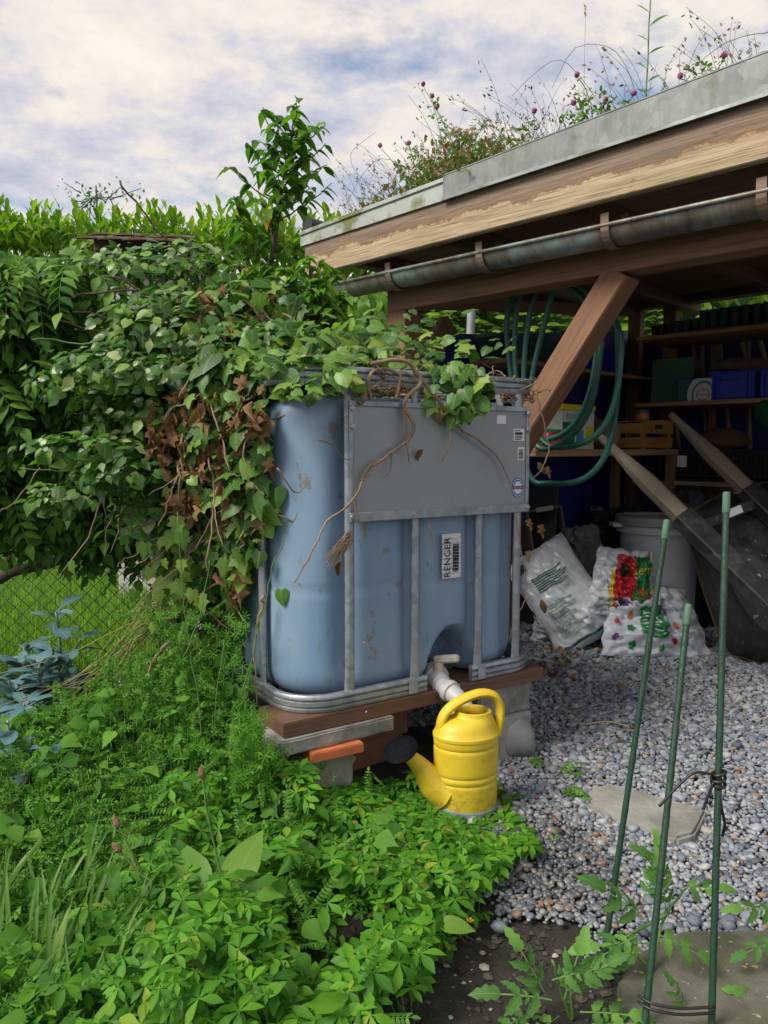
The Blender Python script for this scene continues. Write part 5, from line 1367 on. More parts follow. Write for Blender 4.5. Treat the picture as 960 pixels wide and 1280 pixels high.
for (u, v, lb) in ((775, 926, 'brown dry leaf on gravel beside the green blade'), (733, 888, 'brown dry leaf on gravel above the straw stalk')):
    o = thing('fallen_leaf', lb, 'leaf', G(u, v)); L = Leaves(L_dead, DEADM); L.add(G(u, v, .03), (random.gauss(0, 1), random.gauss(0, 1), .1), (.1, -.2, 1), .04); L.build(o, 1)
L = Leaves(L_dead, DEADM); lt = Leaves(L_oval, DEADM)
for k in range(170):
    y = random.uniform(1.75, 4.0); x = random.uniform(.3, y*.5)
    if in_gravel(x, y): lt.add((x, y, .026), Vector((random.gauss(0, 1), random.gauss(0, 1), .1)), Vector((0, 0, 1))+rv(.3), random.uniform(.008, .026))
lo = thing('leaf_crumbs', 'tiny brown leaf crumbs scattered over the gravel', 'leaves', (.8, 2.6, .02)); lt.build(lo, 0, 'crumbs')
for k in range(60):
    p = G(random.uniform(668, 725), random.uniform(800, 850), .03); L.add(p, rdir(), Vector((0, 0, 1))+rv(.3), random.uniform(.02, .05))
o = thing('leaf_litter', 'brown dry leaf litter on gravel by the tank corner', 'leaves', G(690, 830)); L.build(o, 40, 'litter')

# ================================================================== tomato plants and stakes
def tomato(label, base, stems, s=.145):
    r = thing('tomato_plant', label, 'tomato plant', (base.x, base.y, 0)); L = Leaves(L_tom, TOMM)
    for (pts, lv) in stems:
        pp = [Vector(q) for q in pts]; stem_path(pp, .0045, .0022, 6, GSTEM, 'stem', r, .001, 7)
    for (p, d, nrm, k) in [x for _, lv in stems for x in lv]: L.add(p, d, nrm, s*k)
    L.build(r, 60)
def tl(u, v, Y, dx, dy, dz, k): return (P(u, v, Y), (dx, dy, dz), (-.1+random.gauss(0, .1), -.55, .85), k)
Y1 = 1.38; b1 = Vector((P(715, 1290, 1.42).x, 1.42, 0))
tomato('low bushy tomato plant on dark soil left of the stakes', b1, [
    ([b1, b1+Vector((-.02, -.01, .05)), P(690, 1200, Y1)], [tl(690, 1250, Y1, -.9, -.2, .35, .8), tl(705, 1250, Y1, .15, -.2, 1, .75), tl(690, 1225, Y1, .8, -.2, .45, .75), tl(700, 1270, Y1, -.7, -.5, .0, .7), tl(725, 1265, Y1, .9, -.3, .25, .7), tl(680, 1240, Y1, -.4, -.1, .9, .7), tl(700, 1285, Y1, .4, -.6, .2, .7), tl(665, 1265, Y1, -.9, -.3, -.2, .55)]),
    ([b1, P(715, 1240, Y1+.02)], [tl(720, 1230, Y1, .4, -.2, .5, .6), tl(740, 1280, Y1, .6, -.3, .3, .6)])])
b2 = Vector((P(800, 1300, 1.45).x, 1.47, 0))
tomato('tall tomato plant tied against the middle green stake', b2, [
    ([b2, P(812, 1220, 1.5), P(830, 1150, 1.55), P(862, 1105, 1.6)], [tl(812, 1180, 1.5, -.9, -.2, .2, .85), tl(815, 1165, 1.5, .9, -.3, -.2, .75), tl(805, 1150, 1.5, -.6, -.2, .7, .85), tl(832, 1140, 1.52, -.1, -.2, .9, .7), tl(850, 1110, 1.55, .8, -.2, .2, .6), tl(845, 1110, 1.55, -.5, -.2, .8, .7), tl(795, 1170, 1.5, -.9, -.3, -.2, .6), tl(828, 1105, 1.6, -.1, -.2, 1, .6), tl(806, 1125, 1.52, .2, .1, .8, .5)]),
    ([P(812, 1210, 1.5), P(790, 1190, 1.48)], []), ([P(836, 1140, 1.55), P(770, 1180, 1.5)], [])])
b3 = Vector((P(985, 1290, 1.5).x, 1.5, 0))
tomato('tomato plant leaning in beside the mossy stone', b3, [([b3, P(985, 1180, 1.5), P(975, 1100, 1.55)], [tl(972, 1140, 1.5, -.9, -.2, .3, .6), tl(972, 1175, 1.5, -.8, -.2, -.1, .55), tl(975, 1260, 1.45, -.7, -.2, .5, .65), tl(980, 1290, 1.4, -.8, -.2, .3, .7), tl(985, 1110, 1.5, .5, -.2, .6, .6)])])
b4 = Vector((P(850, 1290, 1.42).x, 1.43, 0))
tomato('small tomato seedling at the foot of the right stake', b4, [([b4, P(855, 1262, 1.42)], [tl(855, 1262, 1.4, -.3, -.2, .9, .45), tl(860, 1280, 1.4, .8, -.3, .3, .45), tl(855, 1285, 1.38, -.9, -.3, .2, .4)])], .14)
STAKE = M('green plastic stake', (.016, .055, .032), (.012, .04, .024), 25, .45, 0, .5, 120, (1, 1, .3))
CAPM = M('pale green cap', (.09, .19, .12), (.06, .14, .09), 20, .5, 0, .2, 50)
def stake(u0, v0, y0, u1, v1, y1, label, r=.0067):
    a = P(u0, v0, y0); b = P(u1, v1, y1); d = (b-a).normalized(); b = a+d*(a.z+.05)/(-d.z)
    o = thing('garden_stake', label, 'stake', (b.x, b.y, 0)); L = (b-a).length
    pts = [a+d*L*k/60 for k in range(61)]
    mbx = MB(); mbx.tube(pts, [r*(1+.05*((k*7) % 3-1)) for k in range(61)], 10); mbx.obj('pole', STAKE, o, None, smooth='auto')
    MB().tube([a-d*.012, a-d*.01, a+d*.03, a+d*.032], [r*.7, r*1.15, r*1.2, r*1.05], 12).obj('cap', CAPM, o, None, smooth='auto')
    return a, d
s1 = stake(833, 656, 1.74, 755, 1195, 1.60, 'green garden stake leaning most, in gravel before the slab')
s2 = stake(860, 762, 1.58, 808, 1260, 1.36, 'shortest green garden stake with tomato plant tied to it')
s3 = stake(908, 622, 1.58, 890, 1260, 1.36, 'tallest green garden stake with black cable knotted around it')
kn = s3[0]+s3[1]*((P(908, 622, 1.58)-P(896, 972, 1.46)).length)
cab = thing('black_tie', 'black cable knotted around tallest stake with a loose end', 'cable', (kn.x, kn.y, .6))
CAB = M('black cable', (.012, .012, .013), (.02, .02, .02), 20, .4, 0, 0)
mbx = MB()
for k in range(3):
    mbx.tube([kn+Vector((.0125*math.cos(a), .0125*math.sin(a), .010*(k-1)+.004*math.sin(a+k))) for a in [6.2832*j/14 for j in range(14)]], .0034, 7, closed=True)
mbx.obj('knot', CAB, cab, None, smooth=True)
for pts in ([(890, 968), (868, 966), (845, 985), (824, 1008)], [(892, 978), (884, 998), (879, 1012)], [(897, 980), (902, 1010), (906, 1030), (903, 1045)]):
    MB().tube(smooth_path([P(u, v, 1.445) for u, v in pts], 6), .0028, 7).obj('loose_end', CAB, cab, None, smooth=True)
cb2 = thing('black_tie', 'black cable slung low between two stakes above the mossy stone', 'cable', P(840, 1262, 1.34))
for dz in (0, .012): MB().tube(smooth_path([P(798, 1252, 1.365)+Vector((0, 0, dz)), P(815, 1262, 1.345)+Vector((0, 0, dz)), P(850, 1268, 1.335)+Vector((0, 0, dz)), P(893, 1266, 1.345)+Vector((0, 0, dz))], 6), .0028, 7).obj('strand', CAB, cb2, None, smooth=True)
# ================================================================== watering can
YELP, t_, b_ = newmat('yellow plastic')
_v = coords(t_, 'Object'); _n = noise_tex(t_, _v, 7, 6, .6)
_c = mixc(t_, ramp(t_, _n, [(.35, 0), (.7, 1)]), (.70, .52, .03), (.61, .44, .025))
_c = mixc(t_, ramp(t_, noise_tex(t_, _v, 26, 6, .7), [(.66, 0), (.72, .7)]), _c, (.25, .15, .04))
_sx = t_.nodes.new('ShaderNodeSeparateXYZ'); t_.links.new(_v, _sx.inputs[0])
_c = mixc(t_, math_node(t_, 'MULTIPLY', ramp(t_, noise_tex(t_, _v, 45, 6, .75), [(.48, 0), (.62, .75)]), ramp(t_, _sx.outputs[2], [(.03, 1), (.14, .12)])), _c, (.20, .14, .07))
setin(t_, b_.inputs['Base Color'], _c); b_.inputs['Roughness'].default_value = .46; bump(t_, b_, noise_tex(t_, _v, 60, 4), .06, .004)
CAN = T(CANP.x, CANP.y, .004) @ RZ(R(14)) @ Matrix.Scale(.96, 4)
can = thing('watering_can', 'yellow plastic watering can with black rose standing under the tank tap', 'watering can', (CANP.x, CANP.y, .004))
def ell_ring(cx_, a, b, z, n=40): return [(cx_+a*math.cos(6.2832*k/n), b*math.sin(6.2832*k/n), z) for k in range(n)]
prof = [(0, .098, .078, .0), (0, .101, .081, .004)]
z = .004
for zz_ in np.linspace(.01, .225, 44):
    g_ = 0
    for zc in (.105, .125, .205): g_ += -.0035*math.exp(-((zz_-zc)/.0035)**2)
    prof.append((0, .101+.004*zz_/.22+g_, .081+.004*zz_/.22+g_, zz_))
prof += [(0, .1045, .0845, .228), (0, .1075, .0875, .230), (0, .1075, .0875, .238), (0, .104, .084, .241), (0, .098, .079, .256), (.003, .088, .072, .270), (.012, .074, .064, .280), (.022, .062, .056, .285),
         (.024, .059, .053, .290), (.024, .057, .051, .298), (.024, .053, .047, .300), (.024, .050, .044, .296), (.024, .050, .044, .27), (.0, .085, .07, .24), (0, .09, .072, .05), (0, .0, .0, .05)]
mb = MB(); vs = []; fs = []; n = 40
for c, a, b, z in prof: vs += ell_ring(c, a, b, z*1.12, n)
for i in range(len(prof)-1):
    for k in range(n): l = (k+1) % n; fs.append((i*n+k, i*n+l, (i+1)*n+l, (i+1)*n+k))
fs.append(tuple(range(n-1, -1, -1)))
mb.add(vs, fs).obj('body', YELP, can, CAN, smooth='auto')
hp = smooth_path([(-.085, 0, .262), (-.083, 0, .305), (-.064, 0, .340), (-.02, 0, .368), (.04, 0, .386), (.088, 0, .378), (.112, 0, .345), (.113, 0, .30), (.104, 0, .25)], 7)
mb = MB(); vs = []; fs = []; n = 12
for i, p in enumerate(hp):
    t = (hp[min(i+1, len(hp)-1)]-hp[max(i-1, 0)]).normalized(); nn = Vector((0, 1, 0)).cross(t)
    for k in range(n):
        a = 6.2832*k/n; vs.append(p+Vector((0, 1, 0))*(.021*math.cos(a))+nn*(.0145*math.sin(a)))
for i in range(len(hp)-1):
    for k in range(n): l = (k+1) % n; fs.append((i*n+k, i*n+l, (i+1)*n+l, (i+1)*n+k))
fs += [tuple(range(n)), tuple((len(hp)-1)*n+k for k in range(n-1, -1, -1))]
mb.add(vs, fs).obj('handle', YELP, can, CAN, smooth='auto')
sp = smooth_path([(-.075, 0, .085), (-.105, 0, .105), (-.135, 0, .145), (-.172, 0, .190), (-.212, 0, .215)], 6)
mb = MB(); m = len(sp)
mb.tube(sp, [.048*(1-i/(m-1))**1.2+.0155 for i in range(m)], 20); spo = mb.obj('spout', YELP, can, CAN, smooth='auto')
ROSE = M('black rose plastic', (.006, .007, .011), (.004, .005, .008), 12, .62, 0, .1)
ROSE.node_tree.nodes['Principled BSDF'].inputs['Specular IOR Level'].default_value = .04
rd = Vector((-.42, -.30, .88)).normalized(); rp = Vector((-.208, 0, .212))
fm = frame_x(rp, rp+rd) @ RY(R(90))
rs = MB().lathe([(.017, -.012), (.019, .0), (.026, .008), (.052, .016), (.056, .020), (.056, .024), (.051, .027), (.02, .0295), (0, .030)], 32, fm).obj('rose', ROSE, can, CAN, smooth='auto')
mb = MB()
for ri, cnt in ((.0, 1), (.008, 6), (.016, 12), (.024, 18), (.032, 24)):
    for k in range(cnt):
        a = 6.2832*k/cnt; mb.lathe([(.0012, .0285), (.0012, .0305)], 5, fm @ T(ri*math.cos(a), ri*math.sin(a), 0 if ri < .03 else -.001))
mb.obj('rose_holes', INK, rs, CAN)
TAPE = M('silver tape', (.33, .36, .40), (.26, .29, .33), 12, .35, .4, .4, 25)
mb = MB(); vs = []; fs = []; n = 60
for z, o in ((.0, .0), (.002, .0015), (.02, .002), (.036, .0022), (.040, .0)):
    for k in range(n):
        a = 6.2832*k/n; w_ = .001*mnoise.noise(Vector((math.cos(a)*4, math.sin(a)*4, z*60))); zz2 = z+(.004*math.sin(a*2+1) if z > .03 else 0)
        vs.append(((.1025+o+w_)*math.cos(a), (.0825+o+w_)*math.sin(a), zz2))
for i in range(4):
    for k in range(n): l = (k+1) % n; fs.append((i*n+k, i*n+l, (i+1)*n+l, (i+1)*n+k))
mb.add(vs, fs).obj('tape_band', TAPE, can, CAN, smooth=True)
me = text_mesh('ecoplast', .020, YELP)
for v in me.vertices:
    a = -math.pi/2+R(28)+v.co.x/.092; zl_ = .205+v.co.y; v.co = Vector(((.1045+.0012)*math.cos(a), (.0845+.0012)*math.sin(a), zl_))
link('embossed_lettering', me, can, CAN)
# ================================================================== things in the shed
# --- bags: a pillow surface S(u,v) that prints follow
class Bag:
    def __init__(s, W, H, D, seed, world, pinch=.0, sag=.3, wr=.012, bend=0.0):
        s.W, s.H, s.D, s.seed, s.M, s.sag, s.wr, s.bend, s.pinch = W, H, D, seed, world, sag, wr, bend, pinch
    def pt(s, u, v, side=-1, out=0):
        e = (max(0, math.sin(math.pi*min(1, max(0, u))))**.55)*(max(0, math.sin(math.pi*min(1, max(0, v**(1-.35*s.sag)))))**.5)
        pin = 1-s.pinch*v*v
        x = s.W*(u-.5)*pin*(1-.06*math.sin(math.pi*v)); z = s.H*v
        q = Vector((u*3.1+s.seed, v*3.7, side*2.0))
        n1 = mnoise.noise(q*1.3); n2 = mnoise.noise(q*3.2); n3 = 1-abs(mnoise.noise(Vector((u*5+s.seed, v*9, side*3+1))))*2; n4 = 1-abs(mnoise.noise(Vector((u*14+v*9+s.seed, v*5-u*6, side*3+4))))*2
        y = side*(s.D*.5*e+out)+(s.wr*(n1*1.6+n2*.8+n3*.9+n4*.55))*(.3+e)*1.0
        x += s.wr*.8*mnoise.noise(Vector((v*6, s.seed, 3+u*2))); z += s.wr*mnoise.noise(Vector((u*6, s.seed, 9+v*2)))
        y += s.bend*(v-.2)**2*s.H*(1 if v > .2 else 0)
        return Vector((x, y, z))
    def build(s, name, mat, label, cat='bag', nu=64, nv=64):
        o = thing(name, label, cat, s.M.translation.copy()); mb = MB(); vs = []; fs = []
        for side in (-1, 1):
            for i in range(nu+1):
                for j in range(nv+1): vs.append(s.pt(i/nu, j/nv, side))
        k1 = (nu+1)*(nv+1)
        for i in range(nu):
            for j in range(nv):
                a = i*(nv+1)+j; b = a+nv+1; fs.append((a, b, b+1, a+1)); fs.append((k1+a, k1+a+1, k1+b+1, k1+b))
        for j in range(nv):
            fs.append((j, j+1, k1+j+1, k1+j)); a = nu*(nv+1)+j; fs.append((a, k1+a, k1+a+1, a+1))
        for i in range(nu):
            a = i*(nv+1); b = a+nv+1; fs.append((a, k1+a, k1+b, b)); fs.append((a+nv, b+nv, k1+b+nv, k1+a+nv))
        s.o = o; s.body = mb.add(vs, fs).obj('sack', mat, o, s.M, smooth=True); return s
    def quad(s, u0, v0, u1, v1, m, name='print', n=8, out=.0025):
        n = max(6, int(max(abs(u1-u0), abs(v1-v0))*70)); out = out+.0035
        vs = []; fs = []
        for i in range(n+1):
            for j in range(n+1): vs.append(s.pt(u0+(u1-u0)*i/n, v0+(v1-v0)*j/n, -1, out))
        for i in range(n):
            for j in range(n): a = i*(n+1)+j; fs.append((a, a+n+1, a+n+2, a+1))
        return MB().add(vs, fs).obj(name, m, s.body, s.M, smooth=True)
    def text(s, t, u, v, size, m, rot=0, sx=1):
        me = text_mesh(t, size, m, sx=sx); c, sn = math.cos(rot), math.sin(rot)
        for q in me.vertices:
            x, y = q.co.x*c-q.co.y*sn, q.co.x*sn+q.co.y*c; q.co = s.pt(u+x/s.W, v+y/s.H, -1, .0085)
        link('print', me, s.body, s.M)
    def lines(s, u0, v0, u1, v1, k, m):
        mb = MB()
        for i in range(k):
            v = v0+(v1-v0)*i/k; ue = u0+(u1-u0)*random.uniform(.6, 1); nn = 24; vs = []
            for j in range(nn+1):
                for dv in (0, .45*(v1-v0)/k): vs.append(s.pt(u0+(ue-u0)*j/nn, v+dv, -1, .006))
            mb.add(vs, [(2*j, 2*j+2, 2*j+3, 2*j+1) for j in range(nn)])
        mb.obj('print', m, s.body, s.M)
def film(name, c, c2, rough=.3): return M(name, c, c2, 6, rough, 0, .25, 14)
WBAG = film('white compost film', (.62, .66, .72), (.50, .54, .60)); GBAG = film('grey plastic film', (.36, .38, .42), (.27, .29, .33), .28)
CGREEN = M('print green', (.02, .22, .06), None, 8, .35, 0, 0); CRED = M('print red', (.50, .02, .03), None, 8, .35, 0, 0); CYEL = M('print yellow', (.75, .60, .03), None, 8, .35, 0, 0); CDG = M('print dark green', (.03, .12, .08), None, 8, .4, 0, 0); CORG = M('print orange', (.65, .17, .02), None, 8, .35, 0, 0); CVIO = M('print violet', (.28, .10, .40), None, 8, .35, 0, 0); CGREY = M('print grey green', (.36, .45, .44), None, 8, .4, 0, 0)
def bagM(u, v, Y, roll=0, yaw=0, lean=0, z=None):
    p = P(u, v, Y)
    if z is not None: p.z = z
    return T(*p) @ RZ(R(yaw)) @ RX(R(-lean)) @ RY(R(roll))
# big leaning compost sack
b1 = Bag(.40, .60, .19, 3.3, bagM(742, 800, 4.14, -33, -6, 16, .06), sag=.5, wr=.012, bend=.05).build('compost_bag', WBAG, 'large white compost bag with green print leaning against shed side')
b1.lines(.16, .16, .62, .50, 13, CGREY); b1.lines(.22, .62, .8, .78, 7, CDG); b1.quad(.80, .30, .90, .36, CYEL); b1.quad(.10, .86, .26, .93, CDG); b1.quad(.07, .06, .93, .085, CDG)
# veg-print sack lying in front
b3 = Bag(.62, .40, .20, 8.1, bagM(822, 828, 3.98, 6, 8, 28, .012), pinch=.35, sag=.2, wr=.022).build('compost_bag', WBAG, 'white bag printed with small vegetables and flowers on the gravel')
b3.quad(.30, .24, .55, .66, CGREEN, n=10); 
for i in range(5): b3.quad(.33, .56-.06*i, .33+random.uniform(.1, .19), .575-.06*i, WHITEP, n=3, out=.005)
def dot_on(b, u, v, r, m, petals=0, green=False):
    mb = MB(); n = 14; vs = [b.pt(u, v, -1, .008)]
    for k in range(n):
        a = 6.2832*k/n; rr = r*(1+(.3*math.cos(a*petals) if petals else 0)); vs.append(b.pt(u+rr*math.cos(a)/b.W, v+rr*math.sin(a)/b.H, -1, .008))
    mb.add(vs, [(0, 1+k, 1+(k+1) % n) for k in range(n)]).obj('print', m, b.body, b.M)
for (u, v, r, m, pt_) in ((.10, .22, .016, CVIO, 6), (.10, .44, .016, CRED, 0), (.13, .68, .018, CVIO, 6), (.22, .36, .020, CGREEN, 5), (.24, .12, .018, CGREEN, 5), (.22, .78, .014, CORG, 3), (.38, .10, .016, CRED, 0), (.50, .12, .018, CGREEN, 5), (.62, .2, .016, CRED, 0), (.66, .42, .016, CORG, 3), (.6, .6, .018, CVIO, 6), (.58, .74, .016, CGREEN, 5), (.42, .78, .016, CRED, 0), (.33, .86, .015, CVIO, 6), (.74, .3, .016, CGREEN, 5), (.80, .52, .014, CVIO, 6), (.48, .9, .015, CORG, 3), (.20, .55, .016, CORG, 3)):
    dot_on(b3, u, v, r, m, pt_)
# crumpled empty sack behind it
b4 = Bag(.40, .42, .13, 21.7, bagM(848, 815, 4.08, -32, 5, 20, .02), pinch=.45, sag=.1, wr=.034).build('empty_bag', WBAG, 'crumpled white empty bag beside the barrow tub')
b4.lines(.2, .3, .7, .6, 6, CGREY); b4.quad(.38, .15, .5, .22, CGREEN)
# red and green seed-soil bag
b2 = Bag(.36, .38, .16, 14.2, bagM(772, 772, 4.10, 8, -4, 10, .20), pinch=.2, sag=.3, wr=.02).build('soil_bag', WBAG, 'red and green soil bag with yellow lettering on the white bags')
b2.quad(.34, .08, .68, .92, CRED, n=12); b2.quad(.68, .10, .95, .90, CGREEN, n=12, out=.003); b2.quad(.27, .10, .34, .70, CYEL, out=.004); b2.quad(.16, .08, .32, .20, CGREY, out=.006)
b2.text('sem', .80, .72, .075, CYEL); b2.text('30 L', .305, .35, .02, INK, R(90)); b2.quad(.40, .62, .56, .80, INK, out=.006); dot_on(b2, .82, .40, .028, CORG); b2.quad(.40, .18, .62, .30, INK, out=.006)
b5 = Bag(.34, .20, .12, 31.7, bagM(700, 800, 4.3, 4, 0, 8, .012), pinch=.1, wr=.02).build('compost_bag', WBAG, 'end of a small white bag under the big leaning bag')
dot_on(b5, .75, .5, .02, CVIO, 6); dot_on(b5, .9, .35, .018, CRED)
# grey plastic sheeting
b6 = Bag(.50, .62, .24, 44.1, bagM(735, 770, 4.75, -10, -10, 14, .02), pinch=.45, sag=.3, wr=.045).build('plastic_sheet', GBAG, 'crumpled grey plastic sack behind the leaning compost bag')
b6.quad(.25, .8, .5, .85, INK)
# things behind: clay bag, yellow bag, green sack, pale bag
b7 = Bag(.30, .30, .16, 52.5, bagM(851, 655, 5.1, 0, 0, 5), sag=.3, wr=.014).build('clay_bag', M('dim grey bag film', (.22, .22, .24), (.16, .16, .17), 6, .5, 0, .2), 'grey bag lettered ARGILLA under the rear shelves')
b7.text('ARGILLA', .5, .50, .055, INK, R(8)); b7.text('AXLE E', .5, .80, .05, INK, R(8))
b8 = Bag(.24, .32, .16, 61.5, bagM(905, 660, 4.95, 0, 0, 5), sag=.3, wr=.014).build('soil_bag', M('ochre film', (.40, .24, .03), (.3, .18, .02), 6, .45, 0, .2), 'ochre soil bag with yellow stripe under the rear shelves')
b8.quad(.28, .1, .62, .9, CYEL); b8.text('terra di', .45, .5, .05, INK, R(90))
b9 = Bag(.40, .20, .26, 71.5, bagM(875, 692, 4.75, 0, 5, 5), sag=.2, wr=.02).build('green_sack', M('green film', (.02, .15, .07), (.015, .11, .05), 6, .3, 0, .2), 'dark green plastic sack lying behind the white bin')
b10 = Bag(.16, .26, .12, 75.5, bagM(873, 655, 5.05, 0, 0, 4), wr=.012).build('pale_bag', GBAG, 'pale blue grey bag between grey and ochre bags')
b11 = Bag(.34, .30, .2, 81.5, bagM(772, 690, 5.0, 0, 0, 4), wr=.03).build('dark_sack', M('dark green film', (.02, .06, .04), (.015, .04, .03), 6, .25, 0, .2), 'shiny dark green refuse sack left of the white bin')
b12 = Bag(.26, .30, .16, 91.5, bagM(925, 690, 4.6, 0, 0, 4), wr=.012).build('soil_bag', BLACKP, 'black soil bag with yellow letters behind the barrow handles')
b12.text('pu', .35, .62, .11, CYEL)
for bg_ in (b7, b8, b9, b10, b11, b12):                     # these stand on a low pallet of the rear shelves
    pass
# --- white bin with lid
BINM = M('white plastic bin', (.74, .76, .80), (.66, .68, .72), 5, .38, 0, .05)
BINL = M('pale grey lid', (.42, .42, .42), (.36, .35, .34), 6, .55, 0, .1)
bp = P(825, 640, 4.55); bx_, by_ = bp.x, 4.55
binn = thing('plastic_bin', 'round white plastic bin with grey lid behind the bags', 'bin', (bx_, by_, .004)); BW = T(bx_, by_, .004); bz = bp.z-.03
print('bin height', bz)
MB().lathe([(.19, 0), (.20, .01), (.225, bz-.09), (.245, bz-.088), (.245, bz-.075), (.23, bz-.07), (.235, bz-.01), (.0, bz-.01)], 40).obj('tub', BINM, binn, BW, smooth='auto')
lid = MB().lathe([(.25, bz-.045), (.255, bz-.04), (.255, bz), (.245, bz+.008), (.235, bz+.004), (.20, bz+.012), (.0, bz+.015)], 40).obj('lid', BINL, binn, BW, smooth='auto')
for dy in (-.03, .05): MB().box((-.2, dy-.006, bz+.0135), (.2, dy+.006, bz+.020)).obj('lid_rib', BINL, lid, BW @ RZ(R(8)), bevel=.002)
for sg in (-1, 1): MB().box((sg*.26-.03, -.05, bz-.06), (sg*.26+.03, .05, bz-.035)).obj('handle', BINM, binn, BW, bevel=.006)
# --- wheelbarrow stood on its nose, underside to the camera
BTUB, t_, b_ = newmat('dirty black tub')
_v = coords(t_, 'Object'); _n = noise_tex(t_, _v, 7, 8, .7)
_c = mixc(t_, ramp(t_, _n, [(.45, 0), (.66, .8)]), (.022, .024, .028), (.075, .068, .058))
_c = mixc(t_, ramp(t_, noise_tex(t_, _v, 22, 6, .7), [(.63, 0), (.68, .8)]), _c, (.30, .29, .27))
setin(t_, b_.inputs['Base Color'], _c); setin(t_, b_.inputs['Roughness'], ramp(t_, _n, [(.4, .38), (.65, .8)])); bump(t_, b_, _n, .3, .01)
wb = thing('wheelbarrow', 'black wheelbarrow tipped up with worn wooden handles', 'wheelbarrow', G(930, 838))
h1a, h1b = P(750, 545, 3.75), P(985, 775, 3.25); h2a, h2b = P(838, 518, 4.05), P(1060, 735, 3.5)
def handle(a, b):
    # worn round grip swelling into a flat bar, black coated further down
    d = (b-a); L = d.length; fm = frame_x(a, b, (0, -.7, .7)); n = 12; vs = []; fs = []
    K = 30
    for i in range(K+1):
        t = i/K*.50; x = L*t
        w_ = .021+.024*min(1, max(0, (t-.06)/.22)); h_ = .019+.012*min(1, max(0, (t-.06)/.2))
        if t < .02: w_ *= .8+10*t; h_ *= .8+10*t
        sq = min(1, t/.2)*.5
        for k in range(n):
            a_ = 6.2832*k/n; c, s = math.cos(a_), math.sin(a_); pw = 1-sq*.7
            vs.append((x, w_*math.copysign(abs(c)**pw, c), h_*math.copysign(abs(s)**pw, s)))
    for i in range(K):
        for k in range(n): l = (k+1) % n; fs.append((i*n+k, i*n+l, (i+1)*n+l, (i+1)*n+k))
    fs += [tuple(range(n-1, -1, -1)), tuple(K*n+k for k in range(n))]
    MB().add(vs, fs).obj('handle', OLDWOOD, wb, fm, smooth='auto')
    MB().box((L*.46, -.050, -.037), (L*1.0, .050, .037)).obj('frame_bar', BTUB, wb, fm, bevel=.006)
handle(h1a, h1b); handle(h2a, h2b)
wc = (h1b+h2b)*.5+(h1b-h1a).normalized()*.12; wx = (h2b-h1b).normalized(); fmw = frame_x(wc, wc+wx)
whl = MB().tube([fmw @ Vector((0, .17*math.cos(a), .17*math.sin(a))) for a in [6.2832*k/28 for k in range(28)]], .035, 10, closed=True).obj('wheel', BLACKP, wb, None, smooth=True)
MB().lathe([(.02, -.05), (.03, -.02), (.14, -.018), (.14, .018), (.03, .02), (.02, .05)], 24, fmw @ RY(R(90))).obj('hub', GALV_OLD, whl, None, smooth='auto')
# tub: loft from mouth rim (away) to base (toward camera)
rim_px = [(857, 652, 3.95), (866, 690, 3.97), (884, 750, 4.0), (908, 812, 4.0), (928, 842, 3.92), (965, 846, 3.82), (1040, 800, 3.75), (1120, 740, 3.8), (1150, 660, 4.0), (1080, 600, 4.2), (980, 600, 4.25), (900, 620, 4.1)]
base_px = [(878, 668, 3.72), (895, 700, 3.68), (918, 750, 3.62), (950, 790, 3.55), (985, 800, 3.5), (1015, 790, 3.46), (1060, 760, 3.46), (1090, 720, 3.5), (1080, 670, 3.6), (1030, 640, 3.72), (965, 640, 3.78), (905, 648, 3.78)]
rimp = [P(*q) for q in rim_px]; basep = [P(*q) for q in base_px]
rimp = [Vector((q.x, q.y, max(q.z, .035))) for q in rimp]
Rr = smooth_path(rimp, 5, True); Bb = smooth_path(basep, 5, True); n = len(Rr)
cB = sum(Bb, Vector())/n
mb = MB(); vs = []; fs = []
rings = [Rr, [a.lerp(b, .35)+(a-b).normalized()*.0 for a, b in zip(Rr, Bb)], [a.lerp(b, .75) for a, b in zip(Rr, Bb)], [a.lerp(b, .96) for a, b in zip(Rr, Bb)], [b.lerp(cB, .05)+(b-a)*.04 for a, b in zip(Rr, Bb)], [b.lerp(cB, .5)+(b-a)*.02 for a, b in zip(Rr, Bb)], [cB+(b-cB)*.02 for b in Bb]]
for rg in rings: vs += rg
for i in range(len(rings)-1):
    for k in range(n): l = (k+1) % n; fs.append((i*n+k, i*n+l, (i+1)*n+l, (i+1)*n+k))
tub = mb.add(vs, fs).obj('tub', BTUB, wb, None, smooth='auto')
RUST = M('rusty rim', (.16, .09, .05), (.09, .06, .04), 20, .7, .2, .3)
MB().tube(Rr, .008, 8, closed=True).obj('rim', RUST, tub, None, smooth=True)
beam('crossbar', P(880, 655, 3.68), P(1000, 605, 3.80), .03, .05, BTUB, wb)
MB().box((-.045, -.003, -.018), (.045, .003, .018)).obj('white_sticker', WHITEP, wb, T(*P(916, 640, 3.60)) @ RY(R(-22)))
brd = boxobj('board', (-.11, -.2, 0), (.25, .2, .018), M('pale board', (.45, .42, .37), (.36, .33, .29), 6, .7, 0, .1), None, T(*P(940, 618, 4.25)) @ RZ(R(-20)), label='pale board lying behind the barrow handles', cat='board')
